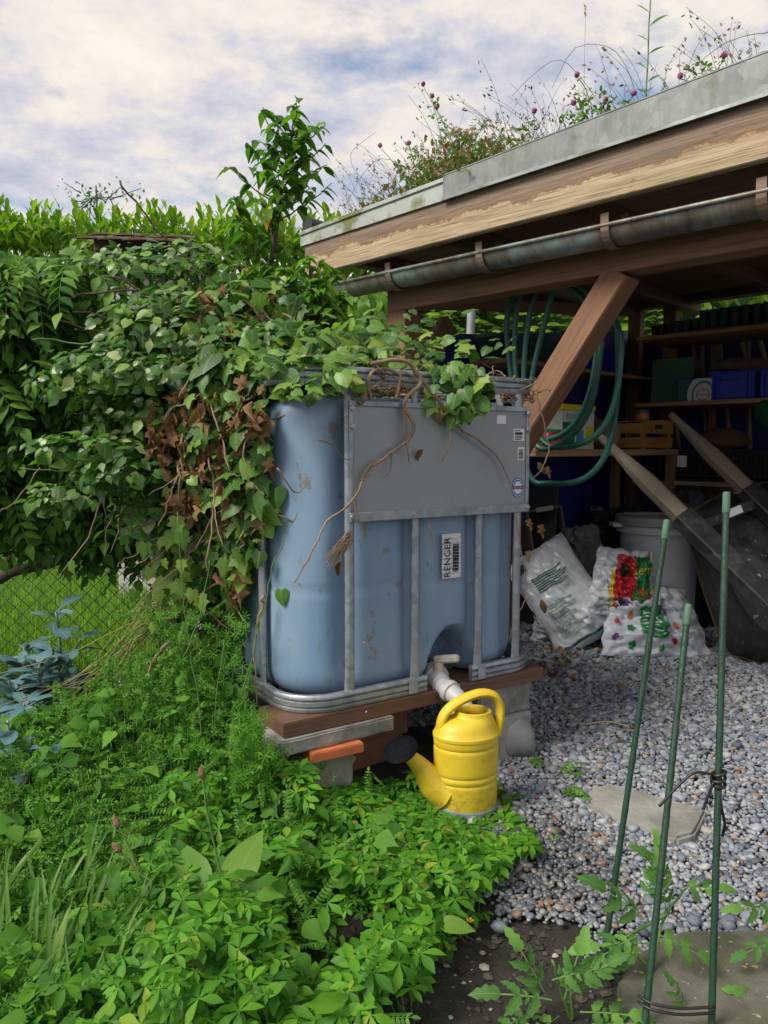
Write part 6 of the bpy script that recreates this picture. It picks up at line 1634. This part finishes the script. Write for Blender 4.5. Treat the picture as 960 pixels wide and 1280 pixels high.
# --- green hose
HOSE = M('green hose', (.022, .115, .085), (.016, .085, .062), 10, .38, 0, .05)
hs = thing('garden_hose', 'dark green garden hose hanging in loops from the shed beam', 'hose', PS(705, 560, .17))
for lp in ([(700, 350), (742, 400), (742, 470), (722, 525), (690, 548), (665, 540), (645, 470), (650, 370)], [(702, 352), (747, 400), (748, 460), (733, 520), (700, 555), (668, 553), (655, 470), (668, 370)],
           [(705, 350), (768, 400), (774, 470), (757, 530), (722, 556), (680, 553), (662, 500), (682, 400)], [(705, 352), (764, 395), (772, 480), (760, 560), (732, 597), (690, 604), (660, 590), (640, 480), (638, 380)]):
    dd = random.uniform(.14, .22); MB().tube(smooth_path([PS(u, v, dd+.01*(i % 2)) for i, (u, v) in enumerate(lp)], 8, True), .0135, 10, closed=True).obj('loop', HOSE, hs, None, smooth=True)
beam('hook', PS(703, 352, .02), PS(703, 352, .26), .02, .02, GALV_OLD, hs)
# --- bench along the left side with its goods
bench = thing('work_bench', 'narrow wooden bench along the left side of the shed', 'bench', S(.4, 1.1, 0))
zbn = 1.115
beam('bench_top', S(.36, .30, zbn-.02), S(.36, 1.86, zbn-.02), .44, .035, SHELFW, bench)
for (s, d) in ((.55, 1.82), (.18, .62), (.18, 1.82)): beam('leg', S(s, d, 0), S(s, d, zbn-.039), .05, .05, TIMBER, bench, up=tuple(_b))
def on_bench(u, s=.48):                        # shed-local d for pixel column u at depth plane s on the bench
    return SL(PW(u, 560, s)).y
def SBox(name, s, d, z, ls, ld, lz, m, label, cat, yaw=0, bev=.004):
    W = SM @ T(s, d, z) @ RZ(R(yaw)); return MB().box((-ls/2, -ld/2, 0), (ls/2, ld/2, lz)).obj(name, m, None, W, bevel=bev, label=label, cat=cat)
zB = zbn-.002
pk = thing('carton', 'white carton with yellow lid edge and green print on the bench', 'box', S(.44, on_bench(712), zB)); W = SM @ T(.44, on_bench(712), zB)
MB().box((-.09, -.16, 0), (.09, .16, .20)).obj('carton_body', M('white carton', (.62, .65, .62), (.5, .54, .5), 7, .6, 0, 0), pk, W, bevel=.003)
MB().box((-.095, -.165, .201), (.095, .165, .232)).obj('lid', CYEL, pk, W, bevel=.003)
for (y0, y1, z0, z1, m) in ((-.15, -.04, .02, .14, CGREEN), (-.02, .05, .03, .10, M('print blue', (.08, .30, .50), None, 8, .5, 0, 0)), (.07, .15, .02, .12, CYEL), (-.12, .1, .155, .185, CGREY)):
    MB().box((.0902, y0, z0), (.092, y1, z1)).obj('print', m, pk, W)
pot = thing('red_pot', 'red pot with green lid in front of the carton', 'pot', S(.50, on_bench(684), zB)); W = SM @ T(.50, on_bench(684), zB)
MB().lathe([(.04, 0), (.06, .02), (.062, .06), (.05, .085)], 20).obj('pot_body', CRED, pot, W, smooth='auto'); MB().lathe([(.052, .086), (.052, .10), (0, .105)], 20).obj('lid', CGREEN, pot, W, smooth='auto')
lg = thing('wood_round', 'sawn log round standing on edge on the bench', 'log', S(.46, on_bench(758), zB)); W = SM @ T(.46, on_bench(758), zB+.085)
MB().lathe([(.0, -.06), (.083, -.06), (.085, -.05), (.085, .05), (.083, .06), (0, .06)], 20, RY(R(90))).obj('round', OLDWOOD, lg, W, smooth='auto'); MB().lathe([(.0, .061), (.06, .061)], 20, RY(R(90)), cap=False).obj('heartwood', SHELFW, lg, W)
CRATEW = wood('orange crate board', (.45, .23, .07), (.36, .17, .05), (.2, .1, .04))
def crate(name, s, d, z, ls, ld, lz, m, label, slots=True, yaw=0):
    r = thing(name, label, 'crate', S(s, d, z)); W = SM @ T(s, d, z) @ RZ(R(yaw)); t = .009
    for sg in (-1, 1):
        MB().box((sg*(ls/2)-t/2, -ld/2, lz*.06), (sg*(ls/2)+t/2, ld/2, lz*.42)).obj('side_board', m, r, W, bevel=.002)
        b_up = MB(); z0, z1 = lz*.56, lz*1.0; yh = ld*.16; zh0, zh1 = lz*.72, lz*.86
        x0, x1 = sg*(ls/2)-t/2, sg*(ls/2)+t/2
        for (y0, y1, za, zb_) in ((-ld/2, -yh, z0, z1), (yh, ld/2, z0, z1), (-yh, yh, z0, zh0), (-yh, yh, zh1, z1)): b_up.box((x0, y0, za), (x1, y1, zb_))
        b_up.obj('end_board', m, r, W)
        for k in (.06, .56): MB().box((-ls/2+t, sg*(ld/2-t/2)-t/2, lz*k), (ls/2-t, sg*(ld/2-t/2)+t/2, lz*(k+.36))).obj('side_board', m, r, W, bevel=.002)
        for s2 in (-1, 1): MB().box((sg*(ls/2-.02)-.012, s2*(ld/2-.022)-.012, 0), (sg*(ls/2-.02)+.012, s2*(ld/2-.022)+.012, lz)).obj('corner_post', m, r, W, bevel=.002)
    MB().box((-ls/2+t, -ld/2+t*1.2, lz*.04), (ls/2-t, ld/2-t*1.2, lz*.07)).obj('floor', m, r, W)
    return r, W
dcr = on_bench(803); cr, Wc = crate('fruit_crate', .43, dcr, zB, .30, .36, .165, CRATEW, 'orange wooden fruit crate with hand hole on the bench')
mkx = MB()
for k in range(3): mkx.tube([(.30/2+.0062, -.10+(.03)*math.cos(a), .05+.022*math.sin(a)) for a in [6.2832*j/20 for j in range(20)]], .0018, 4, closed=True) if k == 0 else None
mkx.obj('stamp', CRED, cr, Wc)
link('stamp', text_mesh('Bellavista', .036, CRED), cr, Wc @ T(.1562, .03, .05) @ RZ(R(90)) @ RX(R(90)))
tn = thing('small_tin', 'small green tin standing on the fruit crate', 'tin', S(.43, dcr+.10, zB+.165)); W = SM @ T(.43, dcr+.08, zB+.166)
MB().box((-.15, -.06, -.0005), (.15, .05, .006)).obj('board', SHELFW, tn, W); MB().lathe([(.045, .007), (.045, .065), (.047, .067), (.047, .075), (0, .076)], 20).obj('tin_body', CDG, tn, W, smooth='auto'); MB().lathe([(.0455, .015), (.0455, .05)], 20, cap=False).obj('label', CORG, tn, W, smooth=True)
# jumble of dark things at the back of the bench
boulder('dark_bundle', S(.16, on_bench(790)-.1, zB), (.12, .22, .14), DTIMBER, 'dark brown bundle behind the fruit crate', 'bundle', 8)
# planters, tub and pot at the left side shelf
PGREEN = M('dark green planter', (.015, .06, .045), (.01, .045, .035), 8, .5, 0, .1)
zsl = zl+.0125
def trough(s, d, z, ls, ld, lz, m, label, cat='planter', taper=.85):
    r = thing('planter_trough' if cat == 'planter' else 'storage_tub', label, cat, S(s, d, z)); W = SM @ T(s, d, z); vs = []
    for (f, zz2, ins) in ((taper, 0, 0), (1, lz, 0), (1, lz, .008), (taper, .01, .008)):
        for (a, b) in ((-1, -1), (1, -1), (1, 1), (-1, 1)): vs.append((a*(ls/2*f-ins), b*(ld/2*f-ins), zz2))
    fs = [(3, 2, 1, 0)]
    for i in range(3):
        for k in range(4): l = (k+1) % 4; fs.append((i*4+k, i*4+l, i*4+4+l, i*4+4+k))
    fs.append((12, 13, 14, 15))
    MB().add(vs, fs).obj('shell', m, r, W)
    mr = MB(); 
    for (lo, hi) in (((-ls/2-.008, -ld/2-.008, lz-.018), (ls/2+.008, -ld/2+.001, lz)), ((-ls/2-.008, ld/2-.001, lz-.018), (ls/2+.008, ld/2+.008, lz)), ((-ls/2-.008, -ld/2+.0011, lz-.018), (-ls/2+.001, ld/2-.0011, lz)), ((ls/2-.001, -ld/2+.0011, lz-.018), (ls/2+.008, ld/2-.0011, lz))): mr.box(lo, hi)
    mr.obj('rim', m, r, W, bevel=.002)
    nb = max(3, int(ld/.06))
    for k in range(nb): MB().box((ls/2*.95, -ld/2*.85+ld*.85*k/nb, lz*.1), (ls/2*1.0+.002, -ld/2*.85+ld*.85*k/nb+.012, lz*.8)).obj('rib', m, r, W)
    return r
def dpos(u, v, s): return SL(PW(u, v, s))
q = dpos(660, 455, .16); trough(.14, q.y, zsl, .20, .62, .13, PGREEN, 'long dark green balcony planter on the left side shelf')
q = dpos(748, 465, .14); trough(.12, q.y-.05, zsl, .22, .42, .13, M('bright blue plastic', (.01, .03, .42), (.008, .02, .3), 6, .4, 0, .05), 'bright blue plastic tub on the left side shelf', 'tub')
sp_ = thing('metal_pot', 'dull silver metal pot near the shed corner post', 'pot', S(.10, .46, zl+.0125)); q = P(545, 440, 4.35)
boxobj('pot_bracket', (-.1, -.1, -.012), (.14, .14, .0), SHELFW, shed, T(q.x, q.y, q.z-.02) @ RZ(R(45)))
sp_.matrix_basis.translation = (q.x, q.y, q.z-.019); WM[sp_] = sp_.matrix_basis.copy()
MB().lathe([(.068, 0), (.072, .005), (.074, .10), (.077, .102), (.077, .11), (.07, .11), (.066, .02), (0, .015)], 28).obj('pot_body', M('dull aluminium', (.40, .38, .33), (.3, .28, .24), 12, .4, .8, .05), sp_, T(q.x, q.y, q.z-.019), smooth='auto')
MB().tube([P(590, 372, 5.6), P(588, 418, 5.6), P(588, 560, 5.6)*1.0], .03, 12).obj('vent_pipe', M('grey pipe', (.40, .42, .45), None, 8, .4, .2, 0), shed, None, smooth='auto')
# --- rear shelf goods
BCR = M('blue crate plastic', (.03, .065, .55), (.022, .05, .42), 6, .42, 0, .05)
dR = dB-.36
def rs(u, v): return SL(PS(u, v, dR-.18)).x
def stack_crate(s, z, ls, m, label, lz=.165, ld=.34, vents=False):
    r = thing('plastic_crate', label, 'crate', S(s, dR, z)); W = SM @ T(s, dR, z); t = .006
    if not vents:
        for (lo, hi) in (((-ls/2, -ld/2, .01), (ls/2, -ld/2+t, lz*.98)), ((-ls/2, ld/2-t, .01), (ls/2, ld/2, lz*.98)), ((-ls/2, -ld/2+t, .01), (-ls/2+t, ld/2-t, lz*.98)), ((ls/2-t, -ld/2+t, .01), (ls/2, ld/2-t, lz*.98))): MB().box(lo, hi).obj('wall', m, r, W)
        for x in (-.32, .32, -.42, .42): MB().box((x*ls-.006, -ld/2-.014, .012), (x*ls+.006, -ld/2-.0005, lz*.86)).obj('rib', m, r, W)
        MB().box((-ls*.25, -ld/2-.016, lz*.70), (ls*.25, -ld/2-.0005, lz*.80)).obj('grip', m, r, W, bevel=.003)
    else:
        for k in range(16):
            x = -ls/2+ls*k/16
            MB().box((x, -ld/2, .02), (x+.008, -ld/2+t, lz*.94)).obj('bar', m, r, W)
        for k in range(5): MB().box((-ls/2, -ld/2+t, .03+lz*.18*k), (ls/2, -ld/2+t*1.8, .045+lz*.18*k)).obj('slat', m, r, W)
        for sg in (-1, 1): MB().box((sg*ls/2-t/2, -ld/2+t*2, .02), (sg*ls/2+t/2, ld/2, lz*.94)).obj('wall', m, r, W)
        MB().box((-ls/2, ld/2+.0005, .02), (ls/2, ld/2+t, lz*.94)).obj('wall', m, r, W)
    MB().box((-ls/2-.012, -ld/2-.018, lz*.94), (ls/2+.012, -ld/2+.004, lz)).obj('rim', m, r, W, bevel=.002)
    MB().box((-ls/2-.012, ld/2-.004, lz*.94), (ls/2+.012, ld/2+.018, lz)).obj('rim', m, r, W, bevel=.002)
    MB().box((-ls/2+t, -ld/2+t*2, .0), (ls/2-t, ld/2-t, .012)).obj('floor', m, r, W)
    return r
sa = rs(885, 497); sb_ = rs(944, 497); wdt = (sb_-sa)
stack_crate((sa+sb_)/2, zs2+.001, wdt-.02, BCR, 'blue plastic stacking crate beside the white oval box')
stack_crate(sb_+wdt*.52, zs2+.001, wdt-.03, BCR, 'blue plastic stacking crate at the far end of shelf')
s5 = rs(868, 497); ob = thing('printed_box', 'white and teal cardboard box with oval emblem on shelf', 'box', S(s5, dR-.05, zs2)); W = SM @ T(s5, dR-.05, zs2+.001)
MB().box((-.11, -.12, 0), (.10, .12, .135)).obj('box_body', M('teal carton', (.05, .14, .18), (.04, .1, .14), 6, .6, 0, 0), ob, W, bevel=.003)
for (ra, rb, m, y) in ((.10, .115, WHITEP, -.1215), (.072, .085, M('teal ink', (.08, .35, .32), None, 5, .6, 0, 0), -.123), (.060, .07, WHITEP, -.1245), (.042, .036, CORG, -.126), (.036, .030, WHITEP, -.1275)):
    vs = [(.05, y, .035)]+[(min(.0995, max(-.1095, .05+ra*math.cos(6.2832*k/28))), y, min(.134, max(.001, .035+rb*math.sin(6.2832*k/28)))) for k in range(28)]
    MB().add(vs, [(0, 1+(k+1) % 28, 1+k) for k in range(28)]).obj('print', m, ob, W)
link('print', text_mesh('Goldmann', .02, INK), ob, W @ T(.05, -.1285, .035) @ RX(R(90)))
s6 = rs(833, 470); fo = boxobj('green_folder', (-.13, -.01, 0), (.13, .01, .28), M('green board', (.05, .16, .10), (.04, .12, .08), 6, .6, 0, .1), None, SM @ T(s6, dR-.1, zs2+.001) @ RZ(R(8)) @ RX(R(-6)), label='upright green board leaning on shelf beside teal box', cat='board')
boulder('rag_bundle', S(rs(912, 466), dR, zs2+.168), (.18, .1, .05), M('brown rag', (.16, .11, .08), (.1, .07, .05), 12, .95, 0, .8, 30), 'brown rags piled on the blue crate', 'rags', 4)
# seed trays and pots on the top shelf
k = 0
for u in range(812, 846, 16): k += 1
def pots(s, n, cols, m, label, sz=.055, h=.06):
    r = thing('seed_tray', label, 'seed tray', S(s, dR, zs1)); W = SM @ T(s, dR-.05, zs1+.001)
    MB().box((-cols*sz/2-.01, -n*sz/2-.01, 0), (cols*sz/2+.01, n*sz/2+.01, .008)).obj('tray', m, r, W)
    for i in range(cols):
        for j in range(n):
            MB().lathe([(sz*.34, .009), (sz*.46, h), (sz*.49, h+.002), (sz*.49, h+.008), (sz*.42, h+.008), (sz*.3, .02)], 8, T((i-cols/2+.5)*sz, (j-n/2+.5)*sz, 0)).obj('pot', m, r, W)
    return r
pots(rs(830, 412), 4, 4, BLACKP, 'black seed tray with small pots at the left of the top shelf')
pots(rs(868, 408), 4, 5, PGREEN, 'dark green seed tray in the middle of the top shelf', .06, .07)
pots(rs(905, 404), 5, 5, PGREEN, 'dark green tall pot tray right of the middle tray', .062, .11)
pots(rs(946, 400), 5, 5, PGREEN, 'dark green tall pot tray at the right of the top shelf', .062, .11)
stack_crate(rs(925, 600), zs3+.001, .42, BLACKP, 'black slatted crate on the lowest shelf under the blue crates', .19, vents=True)
stack_crate(rs(858, 600), zs3+.001, .36, BLACKP, 'black slatted crate with paper tag on the lowest shelf', .19, vents=True)
MB().box((-.03, -.002, -.035), (.03, .002, .035)).obj('paper_tag', WHITEP, bpy.data.objects['plastic_crate.003'], SM @ T(rs(848, 600)+.02, dR-.185, zs3+.12))
boulder('coil_bundle', S(rs(888, 560), dR, zs3+.195), (.16, .12, .07), M('brown rope', (.13, .07, .035), (.08, .045, .025), 30, .9, 0, 1, 60), 'brown coil of rope on the black crates', 'rope', 6)
TOOLW = wood('ash tool handle', (.42, .34, .24), (.33, .26, .18), (.18, .13, .09))
for i, (u0, v0, u1, v1) in enumerate(((862, 420, 880, 490), (876, 415, 880, 492), (898, 420, 906, 492), (922, 412, 944, 480), (944, 405, 962, 470), (836, 428, 842, 492), (935, 412, 936, 480))):
    a = PS(u0, v0, dB-.02); b = PS(u1, v1, dB-.02); d_ = (b-a).normalized(); foot = a+d_*(a.z/(-d_.z)); 
    o = MB().tube([a-d_*.02, foot], [.015, .017], 10).obj('tool_handle', TOOLW if i in (3, 4) else OLDWOOD, None, None, smooth='auto')
    o['label'] = ['grey tool handle leaning behind the teal box', 'grey upright tool handle above the blue crate', 'grey tool handle behind the rag bundle', 'pale tool handle with slant behind the blue crates', 'yellowish tool handle at the far right of the rear wall', 'grey tool handle behind the green board', 'thin grey handle between pale and yellowish handles'][i]; o['category'] = 'tool handle'
gc = thing('green_can', 'dark green watering can spout hanging at the right of the shelves', 'watering can', PS(962, 520, dB-.9)); W = T(*PS(962, 520, dB-.9))
GCM = M('glossy green plastic', (.012, .10, .045), (.01, .08, .035), 6, .25, 0, 0)
MB().lathe([(0, -.05), (.06, -.05), (.085, -.03), (.09, .01), (.07, .045), (0, .055)], 24, RY(R(60))).obj('rose', GCM, gc, W, smooth='auto'); MB().tube([(.02, 0, -.02), (.06, 0, -.10), (.16, .02, -.22)], [.03, .028, .035], 14).obj('spout', GCM, gc, W, smooth='auto')
MB().lathe([(0, 0), (.12, 0), (.13, .01), (.13, .24), (.10, .27), (0, .27)], 24, T(.26, .05, -.40)).obj('can_body', GCM, gc, W, smooth='auto')
boxobj('can_hook', (.2, .04, -.45), (.32, .06, -.402), SHELFW, gc, W)
# leaning boards and a dirty trough left of the bags
BRDK = M('black board', (.018, .02, .024), (.03, .03, .034), 6, .5, 0, .1)
p0 = G(690, 806); boxobj('leaning_board', (-.13, -.015, 0), (.09, .015, .92), BRDK, None, T(P(672, 700, 4.6).x, 4.6, .0) @ RZ(R(-35)) @ RX(R(-6)), label='black board leaning behind the tank corner', cat='board')
tt = thing('dirty_trough', 'dirty brown plastic trough standing on end behind the white bag', 'trough', (P(705, 690, 4.55).x, 4.55, 0)); W = T(P(705, 650, 4.55).x, 4.55, 0) @ RZ(R(10)) @ RX(R(-8)) @ RY(R(-8))
zt = P(705, 634, 4.55).z; TRM = M('dirty trough', (.16, .13, .10), (.10, .08, .065), 8, .8, 0, .3)
for (lo, hi, nm) in (((-.10, .10, 0), (.10, .112, zt), 'back'), ((-.115, -.06, 0), (-.101, .112, zt), 'side'), ((.101, -.06, 0), (.115, .112, zt), 'side'), ((-.10, -.06, zt-.014), (.10, .0995, zt), 'end')): MB().box(lo, hi).obj(nm, TRM, tt, W, bevel=.003)
MB().box((-.055, -.066, zt-.02), (.055, -.0605, zt+.008)).obj('lip', M('pale lip', (.4, .38, .33), None, 8, .7, 0, 0), tt, W, bevel=.002)
# low rack that carries the bags at the rear
for i, bb in enumerate((b7, b10, b8, b9, b11, b12)):
    pw = bb.M.translation; hgt = pw.z-.004
    if hgt > .05:
        c = link('support_crate', MB().box((-bb.W*.48, -.10, 0), (bb.W*.48, .14, hgt)).mesh('support_crate', BRDK), None, T(pw.x, pw.y, .004), ['dark crate under the grey lettered bag', 'dark crate under the pale bag', 'dark crate under the ochre bag', 'dark crate under the green sack', 'dark crate under the refuse sack', 'dark crate under the black soil bag'][i], 'crate')
# ================================================================== plants on the roof
PINK = M('clover flower', (.36, .10, .22), (.26, .07, .16), 60, .8, 0, .8, 90)
CLOVM = leafmat('clover leaf', [(0, (.04, .12, .02)), (.7, (.09, .21, .04)), (1, (.18, .24, .05))], rough=.5, trans=.4)
L_trif = combine([blade((.02, .20, .30, .26, .08), L=1, curve=.1, fold=.2, ang=R(a)) for a in (-110, 0, 110)], 'leaf')
def rp(u, v, off=.12): return PS(u, v, dF+off)
def roof_base(u, off=.12):
    p = PS(u, 200, dF+off); l = SL(p); l.z = ztop(l.x)-.035; return SM @ l
def head(p, r, root, d):
    bm = bmesh.new(); bmesh.ops.create_icosphere(bm, subdivisions=2, radius=r)
    for v in bm.verts: v.co *= 1+.22*random.uniform(-1, 1)*(1 if v.co.z > -r*.6 else .3); v.co.z *= 1.1
    me = bpy.data.meshes.new('flower_head'); bm.to_mesh(me); bm.free(); me.materials.append(PINK); link('flower_head', me, root, T(*p))
def clover(label, ub, heads, nl, off, spread=.12):
    b = roof_base(ub, off); r = thing('clover_plant', label, 'clover', b, group=None); L = Leaves(L_trif, CLOVM)
    for (u, v) in heads:
        t = rp(u, v, off); stem_path([b+rv(.01)*Vector((1, 1, 0)) if False else b, b.lerp(t, .5)+Vector((random.gauss(0, .02), 0, .03)), t], .0026, .0016, 5, GSTEM, 'stem', r, .002, 5); head(t+Vector((0, 0, .008)), .0105, r, None)
        for k in range(5): f = random.uniform(.35, .97); q = b.lerp(t, f)+rv(.012); L.add(q, Vector((random.gauss(0, 1), random.gauss(0, 1), .2)), Vector((0, -.3, 1))+rv(.4), random.uniform(.018, .030))
    for k in range(nl):
        q = b+Vector((random.gauss(0, spread), random.gauss(0, .05), abs(random.gauss(.06, .05)))); L.add(q, rdir(), Vector((0, -.3, 1))+rv(.4), random.uniform(.018, .028))
    L.build(r, 45)
clover('clover leaning out over the roof edge with three pink heads in line', 590, [(529, 107), (540, 122), (546, 136)], 40, .16)
clover('clover low at the left end of the roof planting, two pink heads', 535, [(475, 184), (511, 181), (500, 215)], 40, .14)
clover('clover in mid roof with pink head beside reddish herbs', 640, [(668, 141), (612, 183), (575, 170)], 40, .15)
clover('clover with dark leaves and pink heads at the zinc edge', 742, [(717, 131), (721, 96), (757, 128), (792, 119)], 60, .10, .05)
clover('clover behind the highest part of the zinc edge', 870, [(850, 98), (905, 72)], 30, .14, .06)
hb = Leaves(L_oval, REDM); hb2 = Leaves(L_small, CLOVM); stx = MB(); sdm = Leaves(L_oval, M('grass seed', (.30, .22, .13), (.22, .15, .09), 20, .8, 0, 0))
for k in range(3200):
    u = min(690, max(462, random.gauss(565, 58))); off = random.uniform(.06, .5); b = roof_base(u, off); hmax = .21*math.exp(-((u-565)/85)**2)+.05
    q = b+Vector((random.gauss(0, .03), random.gauss(0, .03), random.uniform(.0, hmax)))
    (hb if k % 3 else hb2).add(q, rdir()+Vector((0, 0, .4)), rdir()+Vector((0, -.4, .4)), random.uniform(.018, .042) if k % 3 else random.uniform(.035, .06))
for k in range(900):
    u = random.uniform(860, 940) if k % 3 == 0 else random.uniform(680, 960); b = roof_base(u, random.uniform(.1, .5)); q = b+Vector((random.gauss(0, .03), 0, random.uniform(.0, .12)))
    hb2.add(q, rdir()+Vector((0, 0, .4)), rdir()+Vector((0, -.4, .4)), random.uniform(.02, .035))
for k in range(330):                                         # thin grasses and their seeds
    u = random.gauss(575, 75) if k % 2 else random.uniform(460, 960); b = roof_base(min(975, max(440, u)), random.uniform(.05, .5)); h = random.uniform(.10, .30)*(1.0 if k % 7 else 1.35); lean = random.gauss(-.25, .45)
    t = b+Vector((lean*h, random.gauss(0, .05), h)); m_ = b.lerp(t, .55)+Vector((0, 0, h*.14)); stem_into(stx, [b, m_, t], .0011, .0006, 4, .001, 4)
    for j in range(random.randint(2, 7)):
        f = random.uniform(.7, 1.03); q = b.lerp(t, f)+rv(.008); sdm.add(q, Vector((lean, 0, .6))+rv(.5), rdir(), random.uniform(.010, .018))
for pts, off in (([(800, 130), (770, 65), (720, 60), (690, 110)], .2), ([(760, 145), (700, 75), (640, 120)], .2), ([(960, 40), (910, 52), (860, 90)], .2), ([(470, 235), (445, 215), (440, 190), (470, 165)], .15), ([(520, 215), (470, 200), (430, 260)], .12)):
    stem_into(stx, [rp(u, v, off) for u, v in pts], .0016, .0009, 6, .001, 5)
rg = thing('roof_herbs', 'reddish and green wild herbs with dry grasses along the roof edge', 'wild plants', roof_base(580, .2))
hb.build(rg, 0, 'red_herbs'); hb2.build(rg, 0, 'green_herbs'); sdm.build(rg, 0, 'grass_seeds'); stx.obj('grass_stems', M('thin dry stem', (.20, .20, .09), (.14, .13, .06), 9, .7, 0, 0), rg, None, smooth=True, kind='stuff')
tall = thing('tall_weed', 'tall upright weed with narrow leaves standing above the roof edge', 'weed', roof_base(815, .15)); L = Leaves(L_laurel, SAPM)
tp0 = roof_base(806, .15); tp1 = rp(815, -30, .15); stem_path([tp0, tp0.lerp(tp1, .5)+Vector((-.004, 0, 0)), tp1], .003, .002, 6, GSTEM, 'stem', tall, .001, 6)
for (f, dx, s) in ((.18, 1, .045), (.24, -1, .045), (.32, .9, .05), (.40, -1, .055), (.50, 1, .06), (.58, -1, .05), (.68, .8, .07), (.76, -.9, .06), (.88, .9, .06), (.1, -.8, .04)):
    L.add(tp0.lerp(tp1, f), (dx, -.2, .55), (-dx*.5, -.6, .8), s)
L.build(tall, 12)
ss = thing('seed_grass', 'single tall grass stem with seed head above the roof', 'grass', roof_base(728, .3)); a = roof_base(728, .3); b = rp(732, 8, .3); stem_path([a, a.lerp(b, .5), b], .0012, .0008, 5, STRAW, 'stem', ss, .001, 4); L = Leaves(L_oval, sdm.mat)
for j in range(9): L.add(a.lerp(b, .93+.008*j), rv(.3)+Vector((0, 0, 1)), rdir(), .016)
L.build(ss, 0, 'seed_head')
